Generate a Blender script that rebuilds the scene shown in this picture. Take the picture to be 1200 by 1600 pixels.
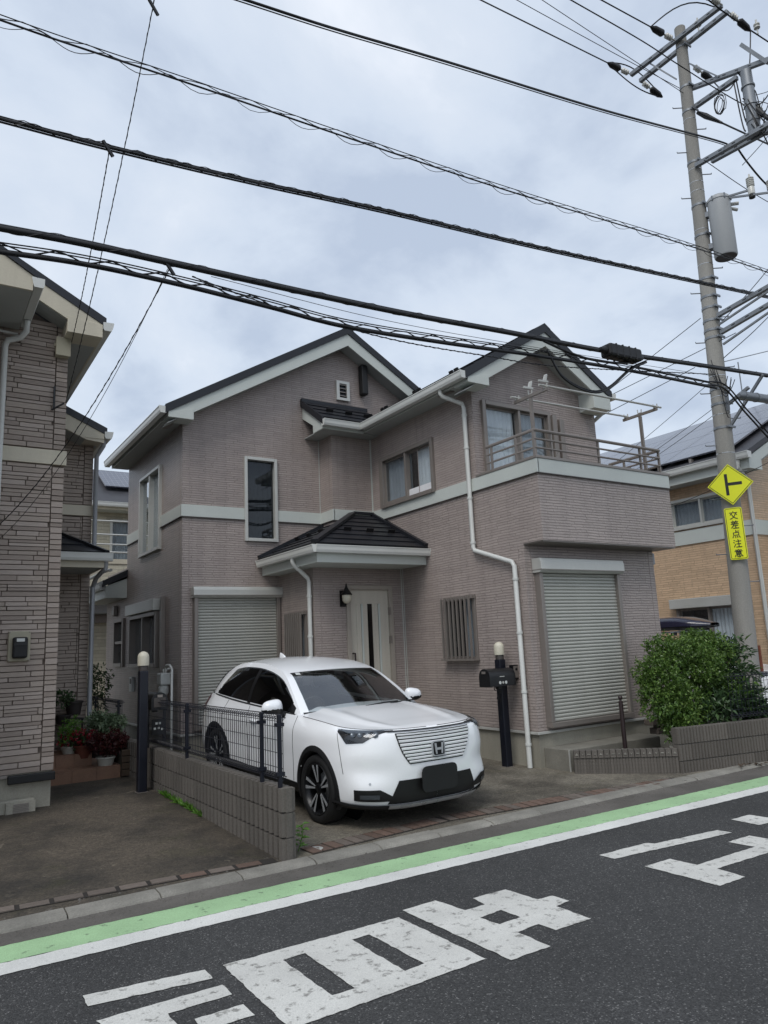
import bpy, math, random
from mathutils import Vector, Matrix
random.seed(7)
for o in list(bpy.data.objects): bpy.data.objects.remove(o)
sc = bpy.context.scene
COL = sc.collection
V = Vector
# ---------------------------------------------------------------- camera
# world axes: X along the house front, Y into the plot, Z up; road surface at z = 0
FPX, PITCH, ROLL, YAW, CAMH = 1136.44463, 0.18236942, -0.0457506, 0.58378353, 1.65
def _cam_axes():
    cp, sp = math.cos(PITCH), math.sin(PITCH)
    f = V((0, cp, sp)); up = V((0, -sp, cp)); rt = V((1, 0, 0))
    cr, sr = math.cos(ROLL), math.sin(ROLL)
    rt2 = cr*rt + sr*up; up2 = -sr*rt + cr*up
    A = Matrix.Rotation(-YAW, 3, 'Z')
    return A @ rt2, A @ up2, A @ f
RT, UP, FW = _cam_axes()
CAM = V((0, 0, CAMH))
cam_data = bpy.data.cameras.new('camera')
cam = bpy.data.objects.new('camera', cam_data); COL.objects.link(cam)
m = Matrix((RT, UP, -FW)).transposed().to_4x4(); m.translation = CAM
cam.matrix_world = m
cam_data.sensor_fit = 'VERTICAL'; cam_data.sensor_height = 36.0; cam_data.sensor_width = 27.0
cam_data.lens = FPX/1600*36; cam_data.clip_start = 0.05; cam_data.clip_end = 2000
sc.camera = cam
sc.render.resolution_x = 768; sc.render.resolution_y = 1024
# surveying helpers: turn a measured direction into a point on a known plane
def ray(px, py): return RT*((px-600)/FPX) - UP*((py-800)/FPX) + FW
def onz(px, py, z=0.0): d = ray(px, py); return CAM + d*((z-CAMH)/d.z)
def onx(px, py, x): d = ray(px, py); return CAM + d*(x/d.x)
def ony(px, py, y): d = ray(px, py); return CAM + d*(y/d.y)
# ---------------------------------------------------------------- world, sun, exposure
SUN_EL, SUN_AZ = math.radians(52), math.radians(235)   # azimuth measured from +Y clockwise
w = bpy.data.worlds.new('World'); sc.world = w; w.use_nodes = True
nt = w.node_tree; N = nt.nodes; L = nt.links; N.clear()
out = N.new('ShaderNodeOutputWorld'); bg = N.new('ShaderNodeBackground'); bg.inputs['Strength'].default_value = 0.106
sky = N.new('ShaderNodeTexSky'); sky.sky_type = 'NISHITA'; sky.sun_disc = False
sky.sun_elevation = SUN_EL; sky.sun_rotation = SUN_AZ; sky.air_density = 1.5; sky.dust_density = 2.5
tc = N.new('ShaderNodeTexCoord'); sep = N.new('ShaderNodeSeparateXYZ'); L.new(tc.outputs['Generated'], sep.inputs[0])
ad = N.new('ShaderNodeMath'); ad.operation = 'ADD'; ad.inputs[1].default_value = 0.35; L.new(sep.outputs['Z'], ad.inputs[0])
mx = N.new('ShaderNodeMath'); mx.operation = 'MAXIMUM'; mx.inputs[1].default_value = 0.12; L.new(ad.outputs[0], mx.inputs[0])
dv = N.new('ShaderNodeVectorMath'); dv.operation = 'DIVIDE'
cx = N.new('ShaderNodeCombineXYZ'); [L.new(mx.outputs[0], cx.inputs[i]) for i in range(3)]
L.new(tc.outputs['Generated'], dv.inputs[0]); L.new(cx.outputs[0], dv.inputs[1])
n1 = N.new('ShaderNodeTexNoise'); n1.inputs['Scale'].default_value = 2.3; n1.inputs['Detail'].default_value = 7; n1.inputs['Roughness'].default_value = 0.56; n1.inputs['Distortion'].default_value = 0.3
n2 = N.new('ShaderNodeTexNoise'); n2.inputs['Scale'].default_value = 4.0; n2.inputs['Detail'].default_value = 5; n2.inputs['Roughness'].default_value = 0.5
L.new(dv.outputs[0], n1.inputs['Vector']); L.new(dv.outputs[0], n2.inputs['Vector'])
mn = N.new('ShaderNodeMath'); mn.operation = 'MULTIPLY_ADD'; mn.inputs[1].default_value = 0.35
L.new(n2.outputs['Fac'], mn.inputs[0]); L.new(n1.outputs['Fac'], mn.inputs[2])
ramp = N.new('ShaderNodeValToRGB'); e = ramp.color_ramp.elements
e[0].position = 0.52; e[0].color = (4.35, 5.05, 6.25, 1)
e[1].position = 0.92; e[1].color = (8.0, 8.35, 9.0, 1)
k = e.new(0.66); k.color = (5.7, 6.4, 7.45, 1)
k = e.new(0.78); k.color = (6.3, 6.9, 7.8, 1)
L.new(mn.outputs[0], ramp.inputs['Fac'])
mixc = N.new('ShaderNodeMix'); mixc.data_type = 'RGBA'; mixc.inputs['Factor'].default_value = 0.88
L.new(sky.outputs['Color'], mixc.inputs['A']); L.new(ramp.outputs['Color'], mixc.inputs['B'])
L.new(mixc.outputs['Result'], bg.inputs['Color']); L.new(bg.outputs[0], out.inputs['Surface'])
sd = bpy.data.lights.new('sun', 'SUN'); sd.energy = 1.3; sd.angle = math.radians(25); sd.color = (1.0, 0.97, 0.93)
sun = bpy.data.objects.new('sun', sd); COL.objects.link(sun)
dirv = V((math.sin(SUN_AZ)*math.cos(SUN_EL), math.cos(SUN_AZ)*math.cos(SUN_EL), math.sin(SUN_EL)))
sun.rotation_euler = dirv.to_track_quat('Z', 'Y').to_euler(); sun.location = dirv*50
vs = sc.view_settings; vs.view_transform = 'Standard'; vs.look = 'None'; vs.exposure = 0.25; vs.gamma = 1.0; vs.use_curve_mapping = False

# ---------------------------------------------------------------- materials
def lin(c):
    if isinstance(c, str):
        c = [int(c[i:i+2], 16)/255 for i in (0, 2, 4)]
        c = [x/12.92 if x <= 0.04045 else ((x+0.055)/1.055)**2.4 for x in c]
    return (c[0], c[1], c[2], 1.0)
MATS = {}
class NT:
    def __init__(s, mat): s.t = mat.node_tree; s.N = s.t.nodes; s.L = s.t.links
    def n(s, typ, **kw):
        nd = s.N.new(typ)
        for k, v in kw.items():
            if k.startswith('i_'):
                key = k[2:].replace('_', ' ')
                nd.inputs[int(key) if key.isdigit() else key].default_value = v
            else: setattr(nd, k, v)
        return nd
    def l(s, a, b): s.L.new(a, b)
def new_mat(name):
    mt = bpy.data.materials.new(name); mt.use_nodes = True; MATS[name] = mt
    g = NT(mt); b = g.N['Principled BSDF']; return mt, g, b
def pm(name, col, rough=0.6, var=0.12, scale=3.0, fine=0.08, fscale=60.0, bump=0.0, bscale=80.0, metal=0.0, coat=0.0, spec=0.5, tint=None, tintamt=0.0, streak=False, coords='Object', orand=0.0):
    """painted / mineral surface: base colour broken by blotches, grain and a little relief"""
    mt, g, b = new_mat(name)
    tc = g.n('ShaderNodeTexCoord'); vec = tc.outputs[coords]
    if streak:
        mp = g.n('ShaderNodeMapping'); mp.inputs['Scale'].default_value = (1, 1, 0.12); g.l(vec, mp.inputs[0]); vec2 = mp.outputs[0]
    else: vec2 = vec
    a = g.n('ShaderNodeTexNoise', i_Scale=scale, i_Detail=6.0, i_Roughness=0.6); g.l(vec2, a.inputs['Vector'])
    f = g.n('ShaderNodeTexNoise', i_Scale=fscale, i_Detail=3.0, i_Roughness=0.6); g.l(vec, f.inputs['Vector'])
    mr = g.n('ShaderNodeMapRange', i_1=0.3, i_2=0.7, i_3=1-var, i_4=1+var); g.l(a.outputs['Fac'], mr.inputs[0])
    mf = g.n('ShaderNodeMapRange', i_1=0.3, i_2=0.7, i_3=1-fine, i_4=1+fine); g.l(f.outputs['Fac'], mf.inputs[0])
    mu = g.n('ShaderNodeMath', operation='MULTIPLY'); g.l(mr.outputs[0], mu.inputs[0]); g.l(mf.outputs[0], mu.inputs[1])
    vm = g.n('ShaderNodeVectorMath', operation='SCALE'); vm.inputs[0].default_value = lin(col)[:3]; g.l(mu.outputs[0], vm.inputs['Scale'])
    src = vm.outputs[0]
    if orand:
        oi = g.n('ShaderNodeObjectInfo'); mo = g.n('ShaderNodeMapRange', i_1=0.0, i_2=1.0, i_3=1-orand, i_4=1+orand); g.l(oi.outputs['Random'], mo.inputs[0]); v2 = g.n('ShaderNodeVectorMath', operation='SCALE'); g.l(src, v2.inputs[0]); g.l(mo.outputs[0], v2.inputs['Scale']); src = v2.outputs[0]
    if tint:
        t2 = g.n('ShaderNodeTexNoise', i_Scale=scale*0.45, i_Detail=7.0, i_Roughness=0.65); g.l(vec2, t2.inputs['Vector'])
        m2 = g.n('ShaderNodeMapRange', i_1=0.45, i_2=0.7, i_3=0.0, i_4=tintamt); g.l(t2.outputs['Fac'], m2.inputs[0])
        mi = g.n('ShaderNodeMix', data_type='RGBA'); g.l(m2.outputs[0], mi.inputs['Factor']); g.l(src, mi.inputs['A']); mi.inputs['B'].default_value = lin(tint); src = mi.outputs['Result']
    g.l(src, b.inputs['Base Color'])
    rr = g.n('ShaderNodeMapRange', i_1=0.3, i_2=0.7, i_3=max(0.02, rough-0.06), i_4=min(1, rough+0.06)); g.l(a.outputs['Fac'], rr.inputs[0]); g.l(rr.outputs[0], b.inputs['Roughness'])
    b.inputs['Metallic'].default_value = metal; b.inputs['Specular IOR Level'].default_value = spec
    if coat: b.inputs['Coat Weight'].default_value = coat; b.inputs['Coat Roughness'].default_value = 0.03
    if bump:
        bn = g.n('ShaderNodeTexNoise', i_Scale=bscale, i_Detail=4.0, i_Roughness=0.6); g.l(vec, bn.inputs['Vector'])
        bp = g.n('ShaderNodeBump', i_Strength=bump, i_Distance=0.01); g.l(bn.outputs['Fac'], bp.inputs['Height']); g.l(bp.outputs[0], b.inputs['Normal'])
    return mt
def siding(name, col, row=0.04, width=0.36, rough=0.45, dark=0.72, relief=0.012, var=0.10, mortar=0.005):
    """thin ledge-stone pattern moulded in cement boards, running along any wall aligned to X or Y"""
    mt, g, b = new_mat(name)
    tc = g.n('ShaderNodeTexCoord'); sp = g.n('ShaderNodeSeparateXYZ'); g.l(tc.outputs['Object'], sp.inputs[0])
    h = g.n('ShaderNodeMath', operation='ADD'); g.l(sp.outputs['X'], h.inputs[0]); g.l(sp.outputs['Y'], h.inputs[1])
    cb = g.n('ShaderNodeCombineXYZ'); g.l(h.outputs[0], cb.inputs[0]); g.l(sp.outputs['Z'], cb.inputs[1])
    wn = g.n('ShaderNodeTexNoise', i_Scale=3.5, i_Detail=2.0); g.l(cb.outputs[0], wn.inputs['Vector'])
    ws = g.n('ShaderNodeVectorMath', operation='MULTIPLY_ADD'); ws.inputs[1].default_value = (0.10, 0.022, 0); g.l(wn.outputs['Color'], ws.inputs[0]); g.l(cb.outputs[0], ws.inputs[2])
    br = g.n('ShaderNodeTexBrick', offset=0.38, offset_frequency=2, squash=0.62, squash_frequency=3)
    br.inputs['Scale'].default_value = 1.0; br.inputs['Brick Width'].default_value = width; br.inputs['Row Height'].default_value = row
    br.inputs['Mortar Size'].default_value = mortar; br.inputs['Mortar Smooth'].default_value = 0.6; br.inputs['Bias'].default_value = 0.0
    br.inputs['Color1'].default_value = (1-var,)*3+(1,); br.inputs['Color2'].default_value = (1+var,)*3+(1,); br.inputs['Mortar'].default_value = (dark,)*3+(1,)
    g.l(ws.outputs[0], br.inputs['Vector'])
    bl = g.n('ShaderNodeTexNoise', i_Scale=0.55, i_Detail=4.0); g.l(tc.outputs['Object'], bl.inputs['Vector'])
    mr = g.n('ShaderNodeMapRange', i_1=0.3, i_2=0.7, i_3=0.93, i_4=1.07); g.l(bl.outputs['Fac'], mr.inputs[0])
    fn = g.n('ShaderNodeTexNoise', i_Scale=90.0, i_Detail=3.0); g.l(tc.outputs['Object'], fn.inputs['Vector'])
    mf = g.n('ShaderNodeMapRange', i_1=0.3, i_2=0.7, i_3=0.94, i_4=1.06); g.l(fn.outputs['Fac'], mf.inputs[0])
    mps = g.n('ShaderNodeMapping'); mps.inputs['Scale'].default_value = (5.0, 5.0, 0.22); g.l(tc.outputs['Object'], mps.inputs[0])
    sn = g.n('ShaderNodeTexNoise', i_Scale=1.0, i_Detail=5.0, i_Roughness=0.65); g.l(mps.outputs[0], sn.inputs['Vector']); ms = g.n('ShaderNodeMapRange', i_1=0.45, i_2=0.75, i_3=1.03, i_4=0.86); g.l(sn.outputs['Fac'], ms.inputs[0])
    m0 = g.n('ShaderNodeMath', operation='MULTIPLY'); g.l(mr.outputs[0], m0.inputs[0]); g.l(ms.outputs[0], m0.inputs[1])
    mm = g.n('ShaderNodeMath', operation='MULTIPLY'); g.l(m0.outputs[0], mm.inputs[0]); g.l(mf.outputs[0], mm.inputs[1])
    c1 = g.n('ShaderNodeVectorMath', operation='MULTIPLY'); c1.inputs[0].default_value = lin(col)[:3]; g.l(br.outputs['Color'], c1.inputs[1])
    c2 = g.n('ShaderNodeVectorMath', operation='SCALE'); g.l(c1.outputs[0], c2.inputs[0]); g.l(mm.outputs[0], c2.inputs['Scale']); g.l(c2.outputs[0], b.inputs['Base Color'])
    b.inputs['Roughness'].default_value = rough
    bw = g.n('ShaderNodeRGBToBW'); g.l(br.outputs['Color'], bw.inputs[0])
    st = g.n('ShaderNodeTexNoise', i_Scale=28.0, i_Detail=4.0); g.l(ws.outputs[0], st.inputs['Vector'])
    hh = g.n('ShaderNodeMath', operation='MULTIPLY_ADD'); hh.inputs[1].default_value = 0.25; g.l(st.outputs['Fac'], hh.inputs[0]); g.l(bw.outputs[0], hh.inputs[2])
    bp = g.n('ShaderNodeBump', i_Strength=0.9, i_Distance=relief*2.2); g.l(hh.outputs[0], bp.inputs['Height']); g.l(bp.outputs[0], b.inputs['Normal'])
    return mt
def glass(name, tint=(0.55, 0.6, 0.62), refl=0.10):
    mt, g, b = new_mat(name); g.N.remove(b); o = g.N['Material Output']
    tr = g.n('ShaderNodeBsdfTransparent'); tr.inputs['Color'].default_value = (*tint, 1)
    gl = g.n('ShaderNodeBsdfGlossy', i_Roughness=0.015); gl.inputs['Color'].default_value = (0.95, 0.97, 1, 1)
    ge = g.n('ShaderNodeNewGeometry'); dt = g.n('ShaderNodeVectorMath', operation='DOT_PRODUCT'); g.l(ge.outputs['Normal'], dt.inputs[0]); g.l(ge.outputs['Incoming'], dt.inputs[1])
    ab = g.n('ShaderNodeMath', operation='ABSOLUTE'); g.l(dt.outputs['Value'], ab.inputs[0]); om = g.n('ShaderNodeMath', operation='SUBTRACT'); om.inputs[0].default_value = 1.0; g.l(ab.outputs[0], om.inputs[1])
    pw = g.n('ShaderNodeMath', operation='POWER'); pw.inputs[1].default_value = 4.0; g.l(om.outputs[0], pw.inputs[0])
    ad = g.n('ShaderNodeMath', operation='MULTIPLY_ADD', use_clamp=True); ad.inputs[1].default_value = 0.9; ad.inputs[2].default_value = refl; g.l(pw.outputs[0], ad.inputs[0])
    nz = g.n('ShaderNodeTexNoise', i_Scale=1.2, i_Detail=1.0); tcx = g.n('ShaderNodeTexCoord'); g.l(tcx.outputs['Object'], nz.inputs['Vector'])
    bp = g.n('ShaderNodeBump', i_Strength=0.04, i_Distance=0.02); g.l(nz.outputs['Fac'], bp.inputs['Height']); g.l(bp.outputs[0], gl.inputs['Normal'])
    mi = g.n('ShaderNodeMixShader'); g.l(ad.outputs[0], mi.inputs[0]); g.l(tr.outputs[0], mi.inputs[1]); g.l(gl.outputs[0], mi.inputs[2]); g.l(mi.outputs[0], o.inputs['Surface'])
    return mt
# asphalt with pale aggregate
def asphalt():
    mt, g, b = new_mat('asphalt')
    tc = g.n('ShaderNodeTexCoord')
    vo = g.n('ShaderNodeTexVoronoi', i_Scale=135.0); g.l(tc.outputs['Object'], vo.inputs['Vector'])
    sp = g.n('ShaderNodeSeparateColor'); g.l(vo.outputs['Color'], sp.inputs[0])
    cr = g.n('ShaderNodeValToRGB'); e = cr.color_ramp.elements
    e[0].position = 0.0; e[0].color = (0.030, 0.030, 0.030, 1); e[1].position = 1.0; e[1].color = (0.19, 0.187, 0.18, 1)
    q = e.new(0.72); q.color = (0.058, 0.058, 0.0575, 1); q = e.new(0.93); q.color = (0.075, 0.075, 0.074, 1)
    g.l(sp.outputs[0], cr.inputs[0])
    a = g.n('ShaderNodeTexNoise', i_Scale=0.8, i_Detail=6.0); g.l(tc.outputs['Object'], a.inputs['Vector'])
    mr = g.n('ShaderNodeMapRange', i_1=0.3, i_2=0.7, i_3=0.82, i_4=1.18); g.l(a.outputs['Fac'], mr.inputs[0])
    vm = g.n('ShaderNodeVectorMath', operation='SCALE'); g.l(cr.outputs[0], vm.inputs[0]); g.l(mr.outputs[0], vm.inputs['Scale']); g.l(vm.outputs[0], b.inputs['Base Color'])
    b.inputs['Roughness'].default_value = 0.8; b.inputs['Specular IOR Level'].default_value = 0.35
    bp = g.n('ShaderNodeBump', i_Strength=0.8, i_Distance=0.006); g.l(vo.outputs['Distance'], bp.inputs['Height']); bp.invert = True; g.l(bp.outputs[0], b.inputs['Normal'])
asphalt()
def paint(name, col, wear=0.5, dark='3a3b3c', scale=14.0, thr=0.66):
    """road paint: worn through to the asphalt in small pits and scuffs"""
    mt, g, b = new_mat(name); tc = g.n('ShaderNodeTexCoord')
    n1 = g.n('ShaderNodeTexNoise', i_Scale=scale, i_Detail=8.0, i_Roughness=0.72); g.l(tc.outputs['Object'], n1.inputs['Vector'])
    n0 = g.n('ShaderNodeTexNoise', i_Scale=2.2, i_Detail=3.0); g.l(tc.outputs['Object'], n0.inputs['Vector'])
    v = g.n('ShaderNodeTexVoronoi', i_Scale=9.0); g.l(tc.outputs['Object'], v.inputs['Vector'])
    m1 = g.n('ShaderNodeMapRange', i_1=thr, i_2=thr+0.07, i_3=0.0, i_4=wear); g.l(n1.outputs['Fac'], m1.inputs[0])
    mi = g.n('ShaderNodeMix', data_type='RGBA'); mi.inputs['A'].default_value = lin(col); mi.inputs['B'].default_value = lin(dark); g.l(m1.outputs[0], mi.inputs['Factor'])
    m3 = g.n('ShaderNodeMapRange', i_1=0.3, i_2=0.7, i_3=0.86, i_4=1.08); g.l(n0.outputs['Fac'], m3.inputs[0])
    f = g.n('ShaderNodeTexNoise', i_Scale=160.0, i_Detail=2.0); g.l(tc.outputs['Object'], f.inputs['Vector'])
    m4 = g.n('ShaderNodeMapRange', i_1=0.3, i_2=0.7, i_3=0.86, i_4=1.12); g.l(f.outputs['Fac'], m4.inputs[0])
    mu = g.n('ShaderNodeMath', operation='MULTIPLY'); g.l(m3.outputs[0], mu.inputs[0]); g.l(m4.outputs[0], mu.inputs[1])
    vm = g.n('ShaderNodeVectorMath', operation='SCALE'); g.l(mi.outputs['Result'], vm.inputs[0]); g.l(mu.outputs[0], vm.inputs['Scale']); g.l(vm.outputs[0], b.inputs['Base Color'])
    b.inputs['Roughness'].default_value = 0.75
    bp = g.n('ShaderNodeBump', i_Strength=0.5, i_Distance=0.004); g.l(f.outputs['Fac'], bp.inputs['Height']); g.l(bp.outputs[0], b.inputs['Normal'])
paint('paint_white', 'cbcac4', wear=0.75, dark='6f6d68', thr=0.55)
paint('paint_edge', 'd4d4cf', wear=0.75, thr=0.61)
paint('paint_green', '9dbf92', wear=0.8, dark='5d6a58', thr=0.585)
siding('siding_main', 'a59993', row=0.037, dark=0.68, relief=0.015, rough=0.36, var=0.07)
siding('siding_tan', 'cbae8f', row=0.05, width=0.3, dark=0.7)
siding('siding_cream', 'bdb7a4', row=0.09, width=0.4, dark=0.75)
siding('siding_left_far', '9a8f86', row=0.07, width=0.42, dark=0.5, var=0.12)
pm('trim', 'c3c8c2', 0.5, 0.05, 1.5, 0.03)
pm('trim_warm', 'c8c0ac', 0.55, 0.08, 2.0, 0.04, streak=True, tint='8a8475', tintamt=0.35)
pm('gutter', 'cfd0cb', 0.35, 0.04, 3, 0.02)
pm('pipe_grey', 'abaeb2', 0.4, 0.06, 3, 0.03)
pm('roof_metal', '24262b', 0.42, 0.12, 2.0, 0.06, metal=0.2, bump=0.05, bscale=40)
pm('roof_slate', '3c3c40', 0.6, 0.25, 3.0, 0.15)
pm('soffit', 'a4a7a4', 0.7, 0.04, 1.0, 0.03)
pm('alu', '8b847e', 0.4, 0.05, 3, 0.03, metal=0.35)
pm('alu_light', 'c6c6c0', 0.4, 0.05, 3, 0.03, metal=0.3)
pm('alu_dark', '4f4a47', 0.45, 0.06, 3, 0.03, metal=0.3)
pm('slat', 'b5b5ad', 0.45, 0.05, 2.0, 0.03, metal=0.15)
pm('concrete', 'a19d90', 0.85, 0.16, 1.8, 0.10, bump=0.25, bscale=70, streak=True, tint='6a665a', tintamt=0.5)
pm('concrete_step', '78756c', 0.85, 0.2, 3.0, 0.12, bump=0.3, bscale=80, tint='4a4a42', tintamt=0.5)
pm('block', '625d57', 0.92, 0.24, 2.5, 0.16, fscale=60, bump=0.5, bscale=90, tint='38352f', tintamt=0.6, streak=True, orand=0.13)
def drive_mat(name, base, dark, moss, scuff, mossamt=0.5):
    """old concrete: dark damp stains, moss film, pale scuffs and exposed grit"""
    mt, g, b = new_mat(name); tc = g.n('ShaderNodeTexCoord'); vec = tc.outputs['Object']
    def noise(sc_, det=7.0, rg=0.62, dist=0.0): n = g.n('ShaderNodeTexNoise', i_Scale=sc_, i_Detail=det, i_Roughness=rg, i_Distortion=dist); g.l(vec, n.inputs['Vector']); return n.outputs['Fac']
    def mrange(a, lo, hi, o0, o1): m_ = g.n('ShaderNodeMapRange', i_1=lo, i_2=hi, i_3=o0, i_4=o1); g.l(a, m_.inputs[0]); return m_.outputs[0]
    def mixc(f, a, bcol): m_ = g.n('ShaderNodeMix', data_type='RGBA'); g.l(f, m_.inputs['Factor']); (g.l(a, m_.inputs['A']) if not isinstance(a, tuple) else setattr(m_.inputs['A'], 'default_value', a)); m_.inputs['B'].default_value = bcol; return m_.outputs['Result']
    c = mixc(mrange(noise(0.9, 9, 0.68), 0.42, 0.62, 0, 1), lin(base), lin(dark))
    c = mixc(mrange(noise(2.3, 6, 0.6, 0.6), 0.56, 0.70, 0, mossamt), c, lin(moss))
    c = mixc(mrange(noise(3.4, 10, 0.75, 1.2), 0.60, 0.66, 0, 0.55), c, lin(scuff))
    gr = g.n('ShaderNodeTexVoronoi', i_Scale=85.0); g.l(vec, gr.inputs['Vector']); sp = g.n('ShaderNodeSeparateColor'); g.l(gr.outputs['Color'], sp.inputs[0])
    k = mrange(sp.outputs[0], 0.0, 1.0, 0.68, 1.36); k2 = mrange(noise(22, 5, 0.7), 0.3, 0.7, 0.78, 1.22); mu = g.n('ShaderNodeMath', operation='MULTIPLY'); g.l(k, mu.inputs[0]); g.l(k2, mu.inputs[1])
    vm = g.n('ShaderNodeVectorMath', operation='SCALE'); g.l(c, vm.inputs[0]); g.l(mu.outputs[0], vm.inputs['Scale']); g.l(vm.outputs[0], b.inputs['Base Color'])
    b.inputs['Roughness'].default_value = 0.8; bp = g.n('ShaderNodeBump', i_Strength=0.6, i_Distance=0.008); g.l(mu.outputs[0], bp.inputs['Height']); g.l(bp.outputs[0], b.inputs['Normal'])
drive_mat('drive', '534b40', '312d27', '3d3b27', '786f61')
drive_mat('drive_right', '756f63', '4b463d', '57523e', '938c7f', 0.4)
pm('apron', '5e5a55', 0.9, 0.2, 2.0, 0.16, fscale=80, bump=0.4, bscale=90, tint='3b3833', tintamt=0.6)
pm('kerb', '85827a', 0.9, 0.18, 2.5, 0.14, fscale=80, bump=0.45, bscale=90, tint='4b4943', tintamt=0.6, orand=0.12)
pm('paver', '6a564b', 0.9, 0.2, 5.0, 0.16, fscale=90, bump=0.4, bscale=90, tint='4a443d', tintamt=0.6, orand=0.18)
pm('paver_worn', '6b6159', 0.9, 0.2, 5.0, 0.16, fscale=90, bump=0.4, bscale=90, tint='45423b', tintamt=0.6, orand=0.18)
pm('earth', '4b463d', 0.95, 0.3, 2.0, 0.2, bump=0.5, bscale=40)
pm('tile_floor', '8a6a56', 0.7, 0.15, 4, 0.1, tint='5b4534', tintamt=0.4)
pm('stone_a', 'a4978c', 0.75, 0.10, 6, 0.07, bump=0.3, bscale=50, orand=0.06)
pm('stone_b', 'ada096', 0.75, 0.10, 6, 0.07, bump=0.3, bscale=50, orand=0.06)
pm('stone_c', '998c82', 0.75, 0.10, 6, 0.07, bump=0.3, bscale=50, orand=0.06)
pm('joint_dark', '2b2723', 0.95, 0.1, 6, 0.06)
pm('stone_joint', '6d6259', 0.9, 0.1, 6, 0.06)
pm('navy', '11141f', 0.38, 0.08, 4, 0.03, spec=0.5)
pm('black_metal', '141416', 0.4, 0.1, 5, 0.04)
pm('black_plastic', '101011', 0.55, 0.1, 5, 0.05)
pm('rubber', '131313', 0.75, 0.15, 8, 0.08, bump=0.2, bscale=90)
pm('cable', '0d0d0f', 0.5, 0.15, 3, 0.05)
pm('car_white', 'f4f5f6', 0.2, 0.01, 1.0, 0.01, coat=0.65)
pm('chrome', 'd0d2d4', 0.12, 0.02, 2, 0.01, metal=1.0)
pm('silver', 'b4b7b9', 0.3, 0.05, 4, 0.02, metal=0.45)
pm('wheel_dark', '191a1c', 0.35, 0.05, 4, 0.02, metal=0.4)
pm('interior', '1b1b1d', 0.7, 0.1, 5, 0.05)
pm('lens_clear', '565b60', 0.22, 0.1, 8, 0.02, metal=0.5)
pm('tail_red', '6a1013', 0.15, 0.05, 5, 0.02, coat=0.6)
pm('pole_concrete', '97958f', 0.85, 0.14, 2.0, 0.10, fscale=60, bump=0.3, bscale=60, streak=True, tint='55534d', tintamt=0.5)
pm('galvanised', '84888c', 0.5, 0.12, 4, 0.06, metal=0.5)
pm('transformer', 'a9acad', 0.5, 0.06, 2, 0.03, streak=True)
pm('porcelain', 'c4c4be', 0.25, 0.05, 5, 0.02)
pm('sign_yellow', 'e6ea1c', 0.45, 0.03, 3, 0.02)
pm('sign_black', '1a1a18', 0.5, 0.03, 3, 0.02)
pm('lamp_white', 'cfc9b6', 0.4, 0.04, 4, 0.02)
pm('meter_white', 'c8cac6', 0.45, 0.05, 4, 0.03)
pm('box_beige', 'a39d88', 0.5, 0.06, 4, 0.03)
pm('door_grey', 'c4beb1', 0.5, 0.06, 8, 0.05, streak=True)
pm('door_frame', 'a0988e', 0.45, 0.04, 4, 0.03)
pm('curtain', 'e0e0e2', 0.9, 0.06, 3, 0.04)
pm('curtain_grey', 'a0a3a8', 0.9, 0.08, 3, 0.04)
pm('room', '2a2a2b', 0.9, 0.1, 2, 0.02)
pm('brown_post', '2c2020', 0.4, 0.1, 6, 0.05)
pm('rust', '7a4a3a', 0.9, 0.3, 9, 0.2)
pm('pot_terracotta', '6b3b2c', 0.8, 0.15, 9, 0.08)
pm('pot_dark', '2b2523', 0.7, 0.15, 9, 0.08)
pm('pot_white', 'b5b2a8', 0.6, 0.12, 9, 0.08)
pm('wood', '4a3c2f', 0.8, 0.2, 5, 0.1, streak=True)
pm('bark', '4c4335', 0.9, 0.25, 9, 0.12, bump=0.5, bscale=40)
pm('navy_gloss', '23243a', 0.2, 0.04, 2, 0.02, coat=0.5)
def leafmat(name, c1, c2, c3):
    mt, g, b = new_mat(name); tc = g.n('ShaderNodeTexCoord'); ge = g.n('ShaderNodeNewGeometry')
    r = g.n('ShaderNodeValToRGB'); e = r.color_ramp.elements; e[0].color = lin(c1); e[1].color = lin(c3); q = e.new(0.5); q.color = lin(c2)
    n = g.n('ShaderNodeTexNoise', i_Scale=3.0, i_Detail=3.0); g.l(tc.outputs['Object'], n.inputs['Vector'])
    ad = g.n('ShaderNodeMath', operation='MULTIPLY_ADD'); ad.inputs[1].default_value = 0.55; g.l(ge.outputs['Random Per Island'], ad.inputs[0])
    s2 = g.n('ShaderNodeMath', operation='MULTIPLY'); s2.inputs[1].default_value = 0.5; g.l(n.outputs['Fac'], s2.inputs[0]); g.l(s2.outputs[0], ad.inputs[2])
    g.l(ad.outputs[0], r.inputs[0]); g.l(r.outputs[0], b.inputs['Base Color']); b.inputs['Roughness'].default_value = 0.4
    tl = g.n('ShaderNodeBsdfTranslucent'); g.l(r.outputs[0], tl.inputs['Color']); mi = g.n('ShaderNodeMixShader', i_Fac=0.25)
    o = g.N['Material Output']; g.l(b.outputs[0], mi.inputs[1]); g.l(tl.outputs[0], mi.inputs[2]); g.l(mi.outputs[0], o.inputs['Surface'])
leafmat('leaf_hedge', '324c1e', '557333', '8aa354')
leafmat('leaf_dark', '263824', '3e5636', '637c4c')
leafmat('leaf_pale', '3d5233', '76896a', 'a9b592')
leafmat('leaf_red', '2e1a1c', '5a2528', '3d3a26')
leafmat('flower_red', '6a1420', '98202f', 'b04a58')
leafmat('leaf_weed', '3a5a20', '5d8a33', '86b04a')
glass('glass', (0.90, 0.93, 0.94), 0.05)
glass('glass_frost', (0.72, 0.76, 0.77), 0.22)
glass('glass_dark', (0.25, 0.26, 0.27), 0.04)
glass('glass_grey', (0.42, 0.44, 0.45), 0.04)
glass('glass_shield', (0.84, 0.88, 0.88), 0.14)
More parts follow.
